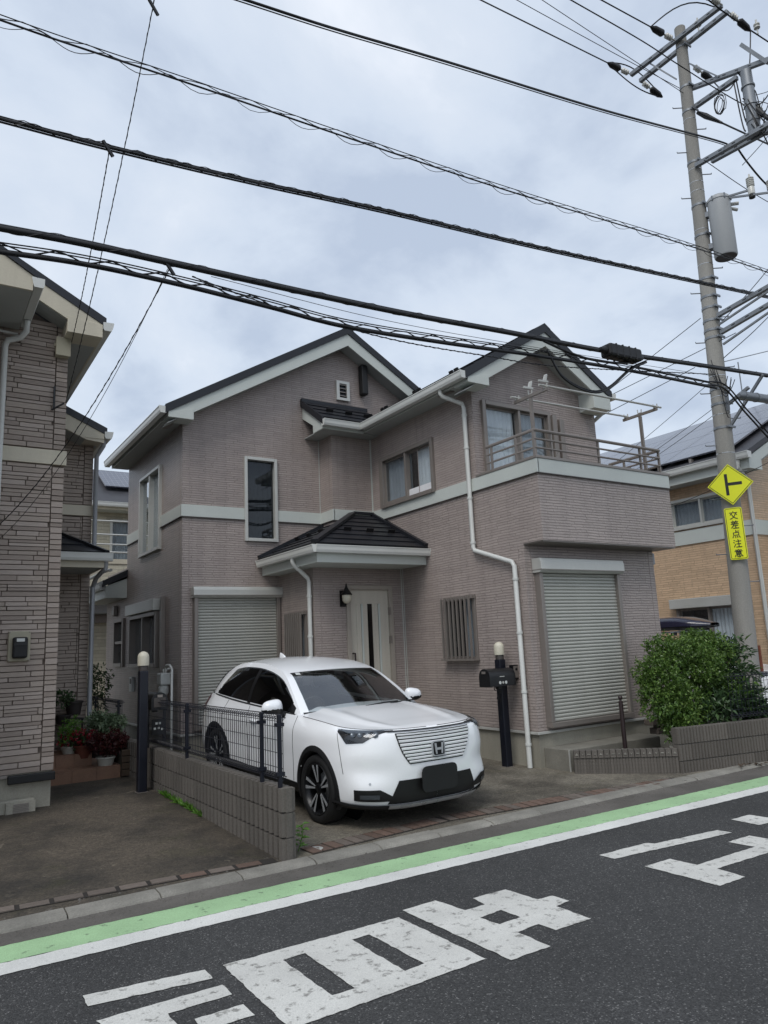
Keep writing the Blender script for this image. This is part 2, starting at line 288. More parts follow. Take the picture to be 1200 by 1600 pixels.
glass('glass_lamp', (0.9, 0.92, 0.94), 0.05)
def solar():
    mt, g, b = new_mat('solar'); tc = g.n('ShaderNodeTexCoord')
    br = g.n('ShaderNodeTexBrick', offset=0.0); br.inputs['Scale'].default_value = 1; br.inputs['Brick Width'].default_value = 0.125; br.inputs['Row Height'].default_value = 0.125; br.inputs['Mortar Size'].default_value = 0.004
    br.inputs['Color1'].default_value = (0.045, 0.05, 0.075, 1); br.inputs['Color2'].default_value = (0.05, 0.055, 0.085, 1); br.inputs['Mortar'].default_value = (0.2, 0.2, 0.22, 1)
    g.l(tc.outputs['Generated'], br.inputs['Vector']); g.l(br.outputs[0], b.inputs['Base Color']); b.inputs['Roughness'].default_value = 0.15; b.inputs['Specular IOR Level'].default_value = 0.9
solar()

# ---------------------------------------------------------------- mesh collector
class MB:
    def __init__(s): s.v = []; s.f = []
    def quad(s, a, b, c, d): i = len(s.v); s.v += [tuple(a), tuple(b), tuple(c), tuple(d)]; s.f.append((i, i+1, i+2, i+3)); return s
    def tri(s, a, b, c): i = len(s.v); s.v += [tuple(a), tuple(b), tuple(c)]; s.f.append((i, i+1, i+2)); return s
    def box(s, x0, x1, y0, y1, z0, z1):
        return s.hexa([(x0, y0, z0), (x1, y0, z0), (x1, y1, z0), (x0, y1, z0), (x0, y0, z1), (x1, y0, z1), (x1, y1, z1), (x0, y1, z1)])
    def hexa(s, p):
        i = len(s.v); s.v += [tuple(q) for q in p]
        s.f += [tuple(i+k for k in f) for f in ((3, 2, 1, 0), (4, 5, 6, 7), (0, 1, 5, 4), (1, 2, 6, 5), (2, 3, 7, 6), (3, 0, 4, 7))]; return s
    def obox(s, c, ax, ay, az):
        """oriented box: centre and three half vectors"""
        c = V(c); ax = V(ax); ay = V(ay); az = V(az)
        return s.hexa([c-ax-ay-az, c+ax-ay-az, c+ax+ay-az, c-ax+ay-az, c-ax-ay+az, c+ax-ay+az, c+ax+ay+az, c-ax+ay+az])
    def bar(s, a, b, w, h, up=(0, 0, 1)):
        a = V(a); b = V(b); d = (b-a); n = d.normalized(); u = V(up)
        if abs(n.dot(u)) > 0.99: u = V((1, 0, 0))
        sx = n.cross(u).normalized(); sz = sx.cross(n).normalized()
        return s.obox((a+b)/2, d/2, sx*(w/2), sz*(h/2))
    def prism(s, poly, ext):
        """flat polygon (list of points, any plane) extruded by a vector"""
        n = len(poly); i = len(s.v); e = V(ext); s.v += [tuple(p) for p in poly]+[tuple(V(p)+e) for p in poly]
        s.f.append(tuple(range(i+n-1, i-1, -1))); s.f.append(tuple(range(i+n, i+2*n)))
        for k in range(n): j = (k+1) % n; s.f.append((i+k, i+j, i+n+j, i+n+k))
        return s
    def tube(s, pts, r, n=8, cap=True):
        pts = [V(p) for p in pts]; rs = r if isinstance(r, (list, tuple)) else [r]*len(pts); m0 = len(s.v); prev = None
        for k, p in enumerate(pts):
            d = (pts[min(k+1, len(pts)-1)]-pts[max(k-1, 0)]).normalized()
            if prev is None:
                u = V((0, 0, 1)) if abs(d.z) < 0.9 else V((1, 0, 0)); a = d.cross(u).normalized()
            else:
                a = (prev-d*prev.dot(d)); a = a.normalized() if a.length > 1e-6 else d.orthogonal().normalized()
            prev = a; b = d.cross(a)
            for q in range(n):
                t = 2*math.pi*q/n; s.v.append(tuple(p+(a*math.cos(t)+b*math.sin(t))*rs[k]))
        for k in range(len(pts)-1):
            for q in range(n):
                j = (q+1) % n; s.f.append((m0+k*n+q, m0+k*n+j, m0+(k+1)*n+j, m0+(k+1)*n+q))
        if cap:
            s.f.append(tuple(m0+q for q in range(n-1, -1, -1))); s.f.append(tuple(m0+(len(pts)-1)*n+q for q in range(n)))
        return s
    def lathe(s, o, axis, prof, n=24):
        """profile (radius, distance along axis) turned about an axis through o"""
        o = V(o); ax = V(axis).normalized(); a = ax.orthogonal().normalized(); b = ax.cross(a); m0 = len(s.v)
        for r, h in prof:
            for q in range(n):
                t = 2*math.pi*q/n; s.v.append(tuple(o+ax*h+(a*math.cos(t)+b*math.sin(t))*max(r, 1e-4)))
        for k in range(len(prof)-1):
            for q in range(n):
                j = (q+1) % n; s.f.append((m0+k*n+q, m0+k*n+j, m0+(k+1)*n+j, m0+(k+1)*n+q))
        return s
    def grid(s, rows):
        m0 = len(s.v); nr = len(rows); nc = len(rows[0])
        for r in rows: s.v += [tuple(p) for p in r]
        for i in range(nr-1):
            for j in range(nc-1): a = m0+i*nc+j; s.f.append((a, a+1, a+nc+1, a+nc))
        return s
    def build(s, name, mat, parent=None, smooth=None, bevel=0.0):
        me = bpy.data.meshes.new(name); me.from_pydata(s.v, [], s.f)
        mats = mat if isinstance(mat, (list, tuple)) else [mat]
        for q in mats: me.materials.append(MATS[q])
        if smooth is not None:
            me.polygons.foreach_set('use_smooth', [True]*len(me.polygons)); me.set_sharp_from_angle(angle=math.radians(smooth))
        o = bpy.data.objects.new(name, me); COL.objects.link(o)
        if parent is not None: par(o, parent)
        if bevel:
            b = o.modifiers.new('bevel', 'BEVEL'); b.width = bevel; b.segments = 2; b.limit_method = 'ANGLE'; b.angle_limit = math.radians(40)
        return o
def par(o, p):
    o.parent = p; o.matrix_parent_inverse = ROOTINV.get(p.name, Matrix())
ROOTINV = {}
def tag(o, label=None, cat=None, group=None, kind=None):
    if label: o['label'] = label
    if cat: o['category'] = cat
    if group: o['group'] = group
    if kind: o['kind'] = kind
    return o
def thing(name, loc, label, cat, group=None):
    """an Empty at the thing's base; parts are modelled in world space and hung under it"""
    o = bpy.data.objects.new(name, None); COL.objects.link(o); o.location = V(loc); o.empty_display_size = 0.2
    ROOTINV[o.name] = Matrix.Translation(-V(loc)); return tag(o, label, cat, group)
def inst(name, mesh, parent, loc, rot=(0, 0, 0), scale=(1, 1, 1)):
    o = bpy.data.objects.new(name, mesh); COL.objects.link(o); par(o, parent); o.location = loc; o.rotation_euler = rot; o.scale = scale; return o
def mesh_of(mb, name, mat, smooth=None):
    me = bpy.data.meshes.new(name); me.from_pydata(mb.v, [], mb.f)
    me.materials.append(MATS[mat])
    if smooth is not None: me.polygons.foreach_set('use_smooth', [True]*len(me.polygons)); me.set_sharp_from_angle(angle=math.radians(smooth))
    return me
def struct(name, mb, mat, smooth=None): return tag(mb.build(name, mat, None, smooth), kind='structure')
def crom(P, t):
    """Catmull-Rom through a list of points, t in 0..len-1"""
    n = len(P); i = min(int(t), n-2); f = t-i; g = lambda k: V(P[max(0, min(n-1, k))])
    a, b, c, d = g(i-1), g(i), g(i+1), g(i+2)
    if i == 0: a = b*2-c
    if i+2 > n-1: d = c*2-b
    return 0.5*((2*b)+(c-a)*f+(2*a-5*b+4*c-d)*f*f+(3*b-a-3*c+d)*f**3)
# ================================================================ ground, road, kerb, driveways
def gz(y): return 0.022 + 0.020*max(0.0, min(y, 11.0)-5.5)
def yk(x): return 5.45 - 0.0155*x                      # foot of the kerb
ground = struct('ground', MB().quad((-400, -400, -0.03), (400, -400, -0.03), (400, 400, -0.03), (-400, 400, -0.03)), 'earth')
road = struct('road', MB().prism([(-60, -9, -0.02), (90, -9, -0.02), (90, yk(90)+0.02, -0.02), (-60, yk(-60)+0.02, -0.02)], (0, 0, 0.02)), 'asphalt')
def sheet(name, poly, z, mat, parent, holes=()):
    """flat painted mark a few millimetres thick with worn, slightly uneven edges"""
    import bmesh
    from mathutils.geometry import tessellate_polygon
    def rough(pl):
        o = []
        for i, a in enumerate(pl):
            b = pl[(i+1) % len(pl)]; a = V(a); b = V(b); n = max(1, int((b-a).length/0.035))
            for k in range(n):
                p = a.lerp(b, k/n)
                if k: p += V((random.uniform(-1, 1), random.uniform(-1, 1), 0))*0.0045
                o.append(p)
        return o
    polys = [rough(poly)]+[rough(h) for h in holes]
    tri = tessellate_polygon(polys); vv = [p for pl in polys for p in pl]
    mb = MB(); mb.v = [(p.x, p.y, z) for p in vv]
    for t in tri:
        a, b, c = [vv[i] for i in t]; s = (b-a).cross(c-a).z
        mb.f.append(tuple(t) if s > 0 else tuple(reversed(t)))
    return mb.build(name, mat, parent)
def gpoly(pts): return [onz(x, y, 0.004).to_2d().to_3d() for x, y in pts]
def line_pts(px_a, px_b):  # extend a line on the ground well past the frame
    a = onz(*px_a).to_2d().to_3d(); b = onz(*px_b).to_2d().to_3d(); d = (b-a).normalized(); return a, d
a0, dr = line_pts((0, 1480), (1200, 1213))
a1, _ = line_pts((0, 1506), (1200, 1227)); a2, _ = line_pts((0, 1523), (1200, 1238))
nr = V((-dr.y, dr.x, 0))
def off(p): return (p-a0).dot(nr)
def strip(o0, o1, s0, s1): return [a0+dr*s0+nr*o0, a0+dr*s1+nr*o0, a0+dr*s1+nr*o1, a0+dr*s0+nr*o1]
ow = (off(a1)+off(onz(1200, 1227)))/2; oe = (off(a2)+off(onz(1200, 1238)))/2
if oe > ow-0.13: oe = ow-0.15
s = sheet('green_stripe', strip(ow, 0.0, -6, 22), 0.004, 'paint_green', road); s['label'] = 'pale green verge stripe along the kerb'
s = sheet('edge_line', strip(oe, ow-0.004, -6, 22), 0.004, 'paint_edge', road); s['label'] = 'white road edge line beside the green stripe'
MK = [
 ([(348, 1508), (623, 1433), (759, 1498), (455, 1608)], [[(442, 1500), (477, 1489), (555, 1544), (519, 1555)], [(550, 1468), (577, 1460), (663, 1505), (633, 1517)]]),
 ([(628.7, 1422), (680, 1406.7), (727, 1422), (757.5, 1413.3), (738.8, 1403.3), (789.6, 1389.6), (839.6, 1405), (863.3, 1399.2), (889.6, 1407.5), (868.8, 1415.8), (923.8, 1435.4), (868.8, 1453.3), (841.7, 1443.8), (808.3, 1456.3), (860.4, 1478.3), (798.8, 1500)], [[(750, 1434), (783, 1421.7), (813, 1433), (781, 1444)]]),
 ([(129, 1555.5), (320, 1515), (332.5, 1528.5), (137.5, 1572)], []),
 ([(150, 1595), (347.5, 1538.5), (362.5, 1553.5), (262.5, 1583.5), (285, 1612), (240, 1628), (170, 1612)], []),
 ([(304, 1592), (380, 1569), (398.5, 1586), (320, 1610)], []),
 ([(936, 1336), (1010, 1316.7), (1023, 1318), (1121, 1296.7), (1143.8, 1300.8), (960.4, 1341.7)], []),
 ([(1007, 1353.3), (1047, 1341.7), (1089.6, 1351.3), (1179, 1323), (1137.5, 1315.4), (1170.8, 1305.4), (1240, 1318), (1210, 1329), (1120.8, 1357), (1164.6, 1370), (1125, 1384)], []),
 ([(1142.5, 1280.4), (1170.8, 1273), (1225, 1281), (1185.4, 1288.8)], []),
]
for poly, holes in MK:
    sheet('road_lettering', gpoly(poly), 0.004, 'paint_white', road, [gpoly(h) for h in holes])
ap = MB()
ap.quad((a0+dr*-6)+V((0, 0, 0.005)), (a0+dr*22)+V((0, 0, 0.005)), V(((a0+dr*22).x, yk((a0+dr*22).x)+0.02, 0.007)), V(((a0+dr*-6).x, yk((a0+dr*-6).x)+0.02, 0.007)))
apron = struct('road_apron', ap, 'apron')
# kerb stones, one by one
kerb = tag(bpy.data.objects.new('kerb', None), kind='structure'); COL.objects.link(kerb)
x = -3.2; kprof = [(0.0, 0.0), (0.012, 0.016), (0.05, 0.030), (0.17, 0.034), (0.175, -0.03), (0.0, -0.03)]
rk = random.Random(3)
while x < 16:
    ln = 0.6; d = V((1, -0.0155, 0)).normalized(); n = V((0.0155, 1, 0)).normalized(); p = V((x, yk(x), 0)); g = 0.004
    dz = rk.uniform(-0.004, 0.004); dn = rk.uniform(-0.006, 0.006)
    mb = MB().prism([p+d*g+n*(q+dn)+V((0, 0, h+dz)) for q, h in reversed(kprof)], d*(ln-2*g))
    mb.build('kerb_stone', 'kerb', kerb, bevel=0.004); x += ln
def slope_sheet(name, x0, x1, y0f, y1, mat, dz=0.0):
    mb = MB(); rows = []
    ys = [0, 0.15, 0.3, 0.5, 0.75, 1.0]; xs = [x0+(x1-x0)*i/24 for i in range(25)]
    for t in ys:
        rows.append([(xx, (y0f(xx)*(1-t)+y1*t), gz(y0f(xx)*(1-t)+y1*t)+dz) for xx in xs])
    return struct(name, mb.grid(rows), mat)
slope_sheet('left_driveway', -6, 2.66, lambda x: yk(x)+0.165, 18, 'drive')
slope_sheet('right_driveway', 2.66, 16, lambda x: yk(x)+0.165, 18, 'drive_right')
# rows of paving bricks let into both driveways
pav = mesh_of(MB().hexa([(-.5, -.5, -.5), (.5, -.5, -.5), (.5, .5, -.5), (-.5, .5, -.5), (-.46, -.47, .5), (.46, -.47, .5), (.46, .47, .5), (-.46, .47, .5)]), 'paving_brick', 'paver')
pav2 = pav.copy(); pav2.materials.clear(); pav2.materials.append(MATS['paver_worn'])
pstrip = tag(bpy.data.objects.new('paving_strip', None), kind='structure'); COL.objects.link(pstrip)
def paving(pa, pb, wid, ln, meshes):
    a = onz(*pa, 0.03); b = onz(*pb, 0.03); d = (b-a); d.z = 0; n = V((-d.y, d.x, 0)).normalized()*(ln/2+0.012)
    za, zb_ = gz(a.y)+0.0025, gz(b.y)+0.0025
    MB().quad((a.x-n.x, a.y-n.y, za), (b.x-n.x, b.y-n.y, zb_), (b.x+n.x, b.y+n.y, zb_), (a.x+n.x, a.y+n.y, za)).build('joint_bed', 'joint_dark', pstrip)
    a = onz(*pa, 0.03); b = onz(*pb, 0.03); d = b-a; L_ = d.length; n = int(L_/wid); ang = math.atan2(d.y, d.x); u = d/L_
    for i in range(n):
        c = a+u*(i+0.5)*wid; zt = gz(c.y)+0.007+rk.uniform(-0.002, 0.0025)
        o = inst('paving_brick', rk.choice(meshes), pstrip, (c.x, c.y, zt-0.02), (0, 0, ang+rk.uniform(-.012, .012)), (wid*0.92, ln, 0.04))
paving((-90, 1440), (430, 1343), 0.215, 0.105, [pav2, pav2, pav])
paving((478, 1330), (694, 1279), 0.105, 0.21, [pav, pav, pav2])
paving((694, 1279), (1060, 1216), 0.105, 0.21, [pav, pav, pav2])
# drain lid by the car
c = onz(497, 1322, 0.05)

# ================================================================ dividing block wall and mesh fence
def block_mesh(name, ribs=8, w=0.39, t=0.12, h=0.19, rib=0.018, gap=0.007):
    mb = MB(); mb.box(0.003, w-0.003, rib, t-rib, 0.003, h-0.003); p = (w-0.006)/ribs
    for i in range(ribs):
        x0 = 0.003+i*p+gap; x1 = 0.003+(i+1)*p-gap
        for y0, y1, s in ((rib, 0, 1), (t-rib, t, -1)):
            q = [(x0-0.004, y0, 0.006), (x1+0.004, y0, 0.006), (x1+0.004, y0, h-0.006), (x0-0.004, y0, h-0.006)]
            r = [(x0+0.004, y1, 0.008), (x1-0.004, y1, 0.008), (x1-0.004, y1, h-0.008), (x0+0.004, y1, h-0.008)]
            i0 = len(mb.v); mb.v += q+r
            fs = [(4, 5, 6, 7), (0, 1, 5, 4), (1, 2, 6, 5), (2, 3, 7, 6), (3, 0, 4, 7)]
            mb.f += [tuple(i0+k for k in (f if s > 0 else f[::-1])) for f in fs]
    return mesh_of(mb, name, 'block')
BLK = block_mesh('block'); BLKH = block_mesh('half_block', 4, 0.195)
BLW = block_mesh('block', 4, rib=0.034, gap=0.0145); BLWH = block_mesh('half_block', 2, 0.195, rib=0.034, gap=0.0145)
bw = thing('block_wall', (2.6, 5.6, 0.05), 'low ribbed concrete block wall carrying the wire fence beside the car', 'wall')
mb = MB().box(2.64, 2.68, 5.62, 10.95, -0.05, 0.545); mb.build('core', 'joint_dark', bw)
WT = 0.57
for c in range(3):
    y = 5.59 - (0.195 if c % 2 else 0)
    z = WT-0.19*(c+1)
    while y < 10.9:
        if y < 5.585: inst('block', BLWH, bw, (2.72, y+0.195, z), (0, 0, math.pi/2)); 
        else: inst('block', BLW, bw, (2.72, y, z), (0, 0, math.pi/2))
        y += 0.39
fence = thing('mesh_fence', (2.66, 5.65, WT), 'black welded wire mesh fence standing on the low block wall', 'fence')
def fence_panel(root, a, b, zb, zt, mat, posts, vs=0.05, hr=None):
    a = V(a); b = V(b); d = b-a; L_ = d.length; u = d/L_; n = V((-u.y, u.x, 0))
    mb = MB(); k = int(L_/vs)
    for i in range(k+1):
        p = a+u*(i*L_/k); mb.bar((p.x, p.y, zb+0.05), (p.x, p.y, zt-0.01), 0.0045, 0.0045)
    mb.build('vertical_wire', mat, root)['kind'] = 'stuff'
    H = zt-zb
    for f in (0.1, 0.19, 0.42, 0.62, 0.83, 0.92):
        zz = zb+0.04+(H-0.05)*f; MB().bar((a.x, a.y, zz), (b.x, b.y, zz), 0.005, 0.005).build('horizontal_wire', mat, root)
    # rolled top and bottom edges
    for z0, sg in ((zt-0.02, 1), (zb+0.07, -1)):
        q = MB()
        for oo in (-0.028, 0.028): q.bar(a+n*oo+V((0, 0, z0)), b+n*oo+V((0, 0, z0)), 0.006, 0.006)
        q.bar(a+V((0, 0, z0+0.028*sg)), b+V((0, 0, z0+0.028*sg)), 0.006, 0.006)
        for i in range(k+1):
            p = a+u*(i*L_/k)+V((0, 0, z0)); q.tube([p-V((0, 0, 0.02*sg)), p-n*0.028, p+V((0, 0, 0.026*sg)), p+n*0.028, p-V((0, 0, 0.02*sg))], 0.0024, 4, False)
        q.build('rolled_edge', mat, root)['kind'] = 'stuff'
    for s_ in posts:
        p = a+u*s_; q = MB().bar((p.x+n.x*0.03, p.y+n.y*0.03, zb-0.06), (p.x+n.x*0.03, p.y+n.y*0.03, zt+0.012), 0.032, 0.032)
        po = q.build('post', mat, root, bevel=0.005)
        for zz in (zb+0.1, zt-0.07): MB().bar((p.x+n.x*0.03, p.y+n.y*0.03, zz-0.014), (p.x+n.x*0.03, p.y+n.y*0.03, zz+0.014), 0.07, 0.045, up=(u.x, u.y, 0)).build('clamp', mat, po)
fence_panel(fence, (2.655, 5.68, 0), (2.655, 9.9, 0), WT, 1.125, 'navy', [0.0, 0.36, 2.35, 4.2])
fence2 = thing('boundary_fence', (2.66, 11.2, 0.15), 'dark mesh fence running back between the two houses', 'fence')
fence_panel(fence2, (2.66, 11.0, 0), (2.66, 16.0, 0), 0.35, 1.05, 'navy', [0.1, 1.6, 3.2, 4.8], 0.06)
bw2 = thing('rear_block_wall', (2.6, 11, 0.1), 'shaded block wall under the rear boundary fence', 'wall')
for c in range(2):
    for i in range(13): inst('block', BLK, bw2, (2.72, 10.97+i*0.39, 0.36-0.19*(c+1)), (0, 0, math.pi/2))

# ================================================================ builders for houses
def wall_face(mb, O, U, W, H, holes=(), depth=0.10):
    """upright rectangle from O along unit U, height H, with rectangular openings and their reveals; front is U x Z side"""
    O = V(O); U = V(U); n = U.cross(V((0, 0, 1)))           # outward
    us = sorted({0.0, W, *[h[0] for h in holes], *[h[1] for h in holes]}); zs = sorted({0.0, H, *[h[2] for h in holes], *[h[3] for h in holes]})
    P = lambda a, b, k=0.0: O+U*a+V((0, 0, b))-n*k
    for i in range(len(us)-1):
        for j in range(len(zs)-1):
            mu, mz = (us[i]+us[i+1])/2, (zs[j]+zs[j+1])/2
            if any(h[0] < mu < h[1] and h[2] < mz < h[3] for h in holes): continue
            mb.quad(P(us[i], zs[j]), P(us[i+1], zs[j]), P(us[i+1], zs[j+1]), P(us[i], zs[j+1]))
    for a, b, c, d in holes:
        mb.quad(P(a, c), P(b, c), P(b, c, depth), P(a, c, depth)); mb.quad(P(a, d, depth), P(b, d, depth), P(b, d), P(a, d))
        mb.quad(P(a, c, depth), P(a, d, depth), P(a, d), P(a, c)); mb.quad(P(b, c), P(b, d), P(b, d, depth), P(b, c, depth))
    return mb
def house_box(root, x0, x1, y0, y1, z0, z1, mat, S=(), W=(), E=(), Nn=(), skip='', top=True):
    """four walls of a block; openings given in world coordinates (a0, a1, z0, z1)"""
    f = lambda hs, o, sg: [((h[0]-o)*sg if sg > 0 else (o-h[1]), (h[1]-o)*sg if sg > 0 else (o-h[0]), h[2]-z0, h[3]-z0) for h in hs]
    if 'S' not in skip: wall_face(MB(), (x0, y0, z0), (1, 0, 0), x1-x0, z1-z0, f(S, x0, 1)).build('wall', mat, root)
    if 'W' not in skip: wall_face(MB(), (x0, y1, z0), (0, -1, 0), y1-y0, z1-z0, f(W, y1, -1)).build('wall', mat, root)
    if 'E' not in skip: wall_face(MB(), (x1, y0, z0), (0, 1, 0), y1-y0, z1-z0, f(E, y0, 1)).build('wall', mat, root)
    if 'N' not in skip: wall_face(MB(), (x1, y1, z0), (-1, 0, 0), x1-x0, z1-z0, f(Nn, x1, -1)).build('wall', mat, root)
def frame_ax(face):
    """origin axes for a wall face: across (left to right seen from outside) and outward"""
    return {'S': (V((1, 0, 0)), V((0, -1, 0))), 'W': (V((0, -1, 0)), V((-1, 0, 0))), 'E': (V((0, 1, 0)), V((1, 0, 0)))}[face]
def face_pt(face, c, a, z, o=0.0):
    if face == 'S': return V((a, c-o, z))
    if face == 'W': return V((c-o, a, z))
    return V((c+o, a, z))
def fbox(mb, face, c, a0, a1, z0, z1, o0, o1):
    p = face_pt(face, c, a0, z0, o0); q = face_pt(face, c, a1, z1, o1)
    return mb.box(min(p.x, q.x), max(p.x, q.x), min(p.y, q.y), max(p.y, q.y), min(p.z, q.z), max(p.z, q.z))
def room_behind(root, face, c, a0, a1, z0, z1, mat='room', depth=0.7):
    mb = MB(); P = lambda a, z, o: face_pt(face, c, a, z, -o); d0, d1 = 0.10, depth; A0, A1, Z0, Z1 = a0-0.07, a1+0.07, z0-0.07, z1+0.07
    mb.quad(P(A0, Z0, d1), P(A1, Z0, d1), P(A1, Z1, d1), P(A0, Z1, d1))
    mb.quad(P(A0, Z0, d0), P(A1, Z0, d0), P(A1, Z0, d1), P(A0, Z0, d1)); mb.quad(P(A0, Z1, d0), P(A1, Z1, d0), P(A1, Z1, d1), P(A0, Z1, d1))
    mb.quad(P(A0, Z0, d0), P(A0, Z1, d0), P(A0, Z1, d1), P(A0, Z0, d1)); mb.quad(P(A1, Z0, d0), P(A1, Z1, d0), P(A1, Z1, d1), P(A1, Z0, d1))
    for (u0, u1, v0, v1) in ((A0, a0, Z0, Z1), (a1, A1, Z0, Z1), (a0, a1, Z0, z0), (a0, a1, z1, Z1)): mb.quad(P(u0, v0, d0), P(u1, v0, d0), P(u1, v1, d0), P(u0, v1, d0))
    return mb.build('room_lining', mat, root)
def curtain(root, face, c, a0, a1, z0, z1, inset, mat='curtain', wl=0.09, amp=0.014):
    rows = []; n = max(8, int((a1-a0)/wl*8)); r = random.Random(int(a0*100+z0*10))
    ph = [r.uniform(0.7, 1.3) for _ in range(n+1)]; acc = 0
    xs = []
    for i in range(n+1): acc += ph[i]; xs.append(acc)
    for zz in (z0, (z0+z1)/2, z1):
        rows.append([face_pt(face, c, a0+(a1-a0)*i/n, zz, -(inset+amp*math.sin(xs[i]*2*math.pi/8)+amp*0.5*math.sin(xs[i]*0.31))) for i in range(n+1)])
    return MB().grid(rows).build('curtain', mat, root, smooth=60)
def window(root, face, c, a0, a1, z0, z1, frame='alu', gl='glass', mull=(), proud=0.035, fw=0.045, cur=None, sashes=False, room=True, inset=0.05):
    """frame, mullions, panes, curtain and dark room behind an opening already cut in the wall; returns the window"""
    mb = MB()
    fbox(mb, face, c, a0-0.02, a0+fw, z0-0.02, z1+0.02, -0.09, proud); fbox(mb, face, c, a1-fw, a1+0.02, z0-0.02, z1+0.02, -0.09, proud)
    fbox(mb, face, c, a0+fw, a1-fw, z0-0.02, z0+fw, -0.09, proud+0.01); fbox(mb, face, c, a0+fw, a1-fw, z1-fw, z1+0.02, -0.09, proud+0.006)
    wn = mb.build('window', frame, root, bevel=0.004)
    edges = [a0+fw]+[m for m in mull]+[a1-fw]
    for m in mull: fbox(MB(), face, c, m-0.022, m+0.022, z0+fw-0.004, z1-fw+0.004, -0.06, proud-0.008).build('mullion', frame, wn, bevel=0.003)
    for i in range(len(edges)-1):
        g0 = edges[i]-0.003; g1 = edges[i+1]+0.003; oo = -0.045+(0.022 if i % 2 else 0.0)
        fbox(MB(), face, c, g0, g1, z0+fw-0.006, z1-fw+0.006, oo, oo+0.005).build('pane', gl, wn)
        if sashes:
            q = MB(); t = 0.032
            fbox(q, face, c, g0, g0+t, z0+fw, z1-fw, oo-0.012, oo+0.016); fbox(q, face, c, g1-t, g1, z0+fw, z1-fw, oo-0.012, oo+0.016)
            fbox(q, face, c, g0+t, g1-t, z0+fw, z0+fw+t*1.4, oo-0.012, oo+0.016); fbox(q, face, c, g0+t, g1-t, z1-fw-t, z1-fw, oo-0.012, oo+0.016)
            q.build('sash', frame, wn)
    if room: room_behind(wn, face, c, a0, a1, z0, z1)
    if cur:
        for (p, q, mt) in cur: curtain(wn, face, c, a0+(a1-a0)*p, a0+(a1-a0)*q, z0-0.02, z1+0.02, 0.085, mt)
    return wn
def roller_shutter(root, face, c, a0, a1, z0, z1, boxh=0.2, boxp=0.16, pitch=0.045, light='alu_light', side='alu'):
    """shutter box, side guides, bottom sill and every slat of the curtain"""
    p = [(0, 0), (boxp*0.8, 0), (boxp, 0.035), (boxp, boxh*0.72), (boxp*0.9, boxh), (0, boxh)]
    A = lambda a, o, z: face_pt(face, c, a, z, o)
    poly = [A(a0-0.03, o, z1-0.02+h) for o, h in p]; ext = A(a1+0.03, 0, 0)-A(a0-0.03, 0, 0)
    bx = MB().prism(poly, ext).build('shutter_box', light, root, bevel=0.006)
    fbox(MB(), face, c, a0-0.034, a1+0.034, z1+0.012, z1+0.022, 0, boxp+0.006).build('box_seam', side, bx)
    for q0, q1 in ((a0, a0+0.06), (a1-0.06, a1)): fbox(MB(), face, c, q0, q1, z0, z1-0.02, -0.02, 0.10).build('guide_rail', side, root, bevel=0.004)
    fbox(MB(), face, c, a0, a1, z0-0.06, z0-0.001, -0.02, 0.11).build('sill', side, root, bevel=0.004)
    H = z1-0.02-z0; n = int(H/pitch); pt = H/n
    pr = [(0.028, 0), (0.040, pt*0.12), (0.048, pt*0.4), (0.048, pt*0.72), (0.040, pt*0.93), (0.028, pt), (0.020, pt), (0.020, 0)]
    q0, q1 = a0+0.06, a1-0.06
    base = A(q0, 0, 0); ext = A(q1, 0, 0)-base
    me = mesh_of(MB().prism([A(0, o, h)-A(0, 0, 0) for o, h in pr], ext), 'slat', 'slat')
    for i in range(n): inst('slat', me, root, A(q0, 0, z0+i*pt))
    fbox(MB(), face, c, q0, q1, z0, z1, -0.05, -0.02).build('shutter_backing', 'alu_dark', root)
def gutter(root, a, b, r=0.055, mat='gutter', ends=True, out=(0, 0, 1)):
    a = V(a); b = V(b); d = (b-a).normalized(); sx = d.cross(V((0, 0, 1))).normalized()
    prof = [(-r, r*0.9), (-r, -r*0.4), (-r*0.75, -r*0.95), (r*0.75, -r*0.95), (r, -r*0.3), (r*1.08, r*0.75), (r*1.22, r*0.78), (r*1.22, r*1.0), (r*0.92, r*1.0), (r*0.85, -r*0.2), (r*0.65, -r*0.75), (-r*0.65, -r*0.75), (-r*0.85, r*0.9)]
    g_ = MB().prism([a+sx*p+V((0, 0, q)) for p, q in prof], b-a).build('gutter', mat, root)
    cap = [(-r*1.03, r*0.92), (-r*1.03, -r*0.45), (-r*0.78, -r*1.0), (r*0.78, -r*1.0), (r*1.04, -r*0.3), (r*1.26, r*0.8), (r*1.26, r*1.03)]
    for e_, dd in ((a, -d), (b, d)): MB().prism([e_+sx*p+V((0, 0, q)) for p, q in cap], dd*0.008).build('gutter_end', mat, g_)
    return g_
def bracket(root, p, n, mat='gutter'): p = V(p); n = V(n); return MB().bar(p, p-n*0.07, 0.012, 0.022).build('bracket', mat, root)
# ================================================================ the mauve-grey house in the middle
XL, XE, XW, XB, XP = 3.52, 9.44, 6.78, 5.98, 5.144
YM, YN, YF, Y2, YB, YBAY, YP = 11.05, 14.4, 6.96, 7.79, 6.60, 10.61, 9.81
ZF, B0, B1, ZS = 0.50, 3.79, 3.98, 5.31
H = thing('grey_house', (6.5, 10.5, 0.1), 'two storey mauve-grey sided house with twin gables and a corner balcony', 'house')
SM = 'siding_main'
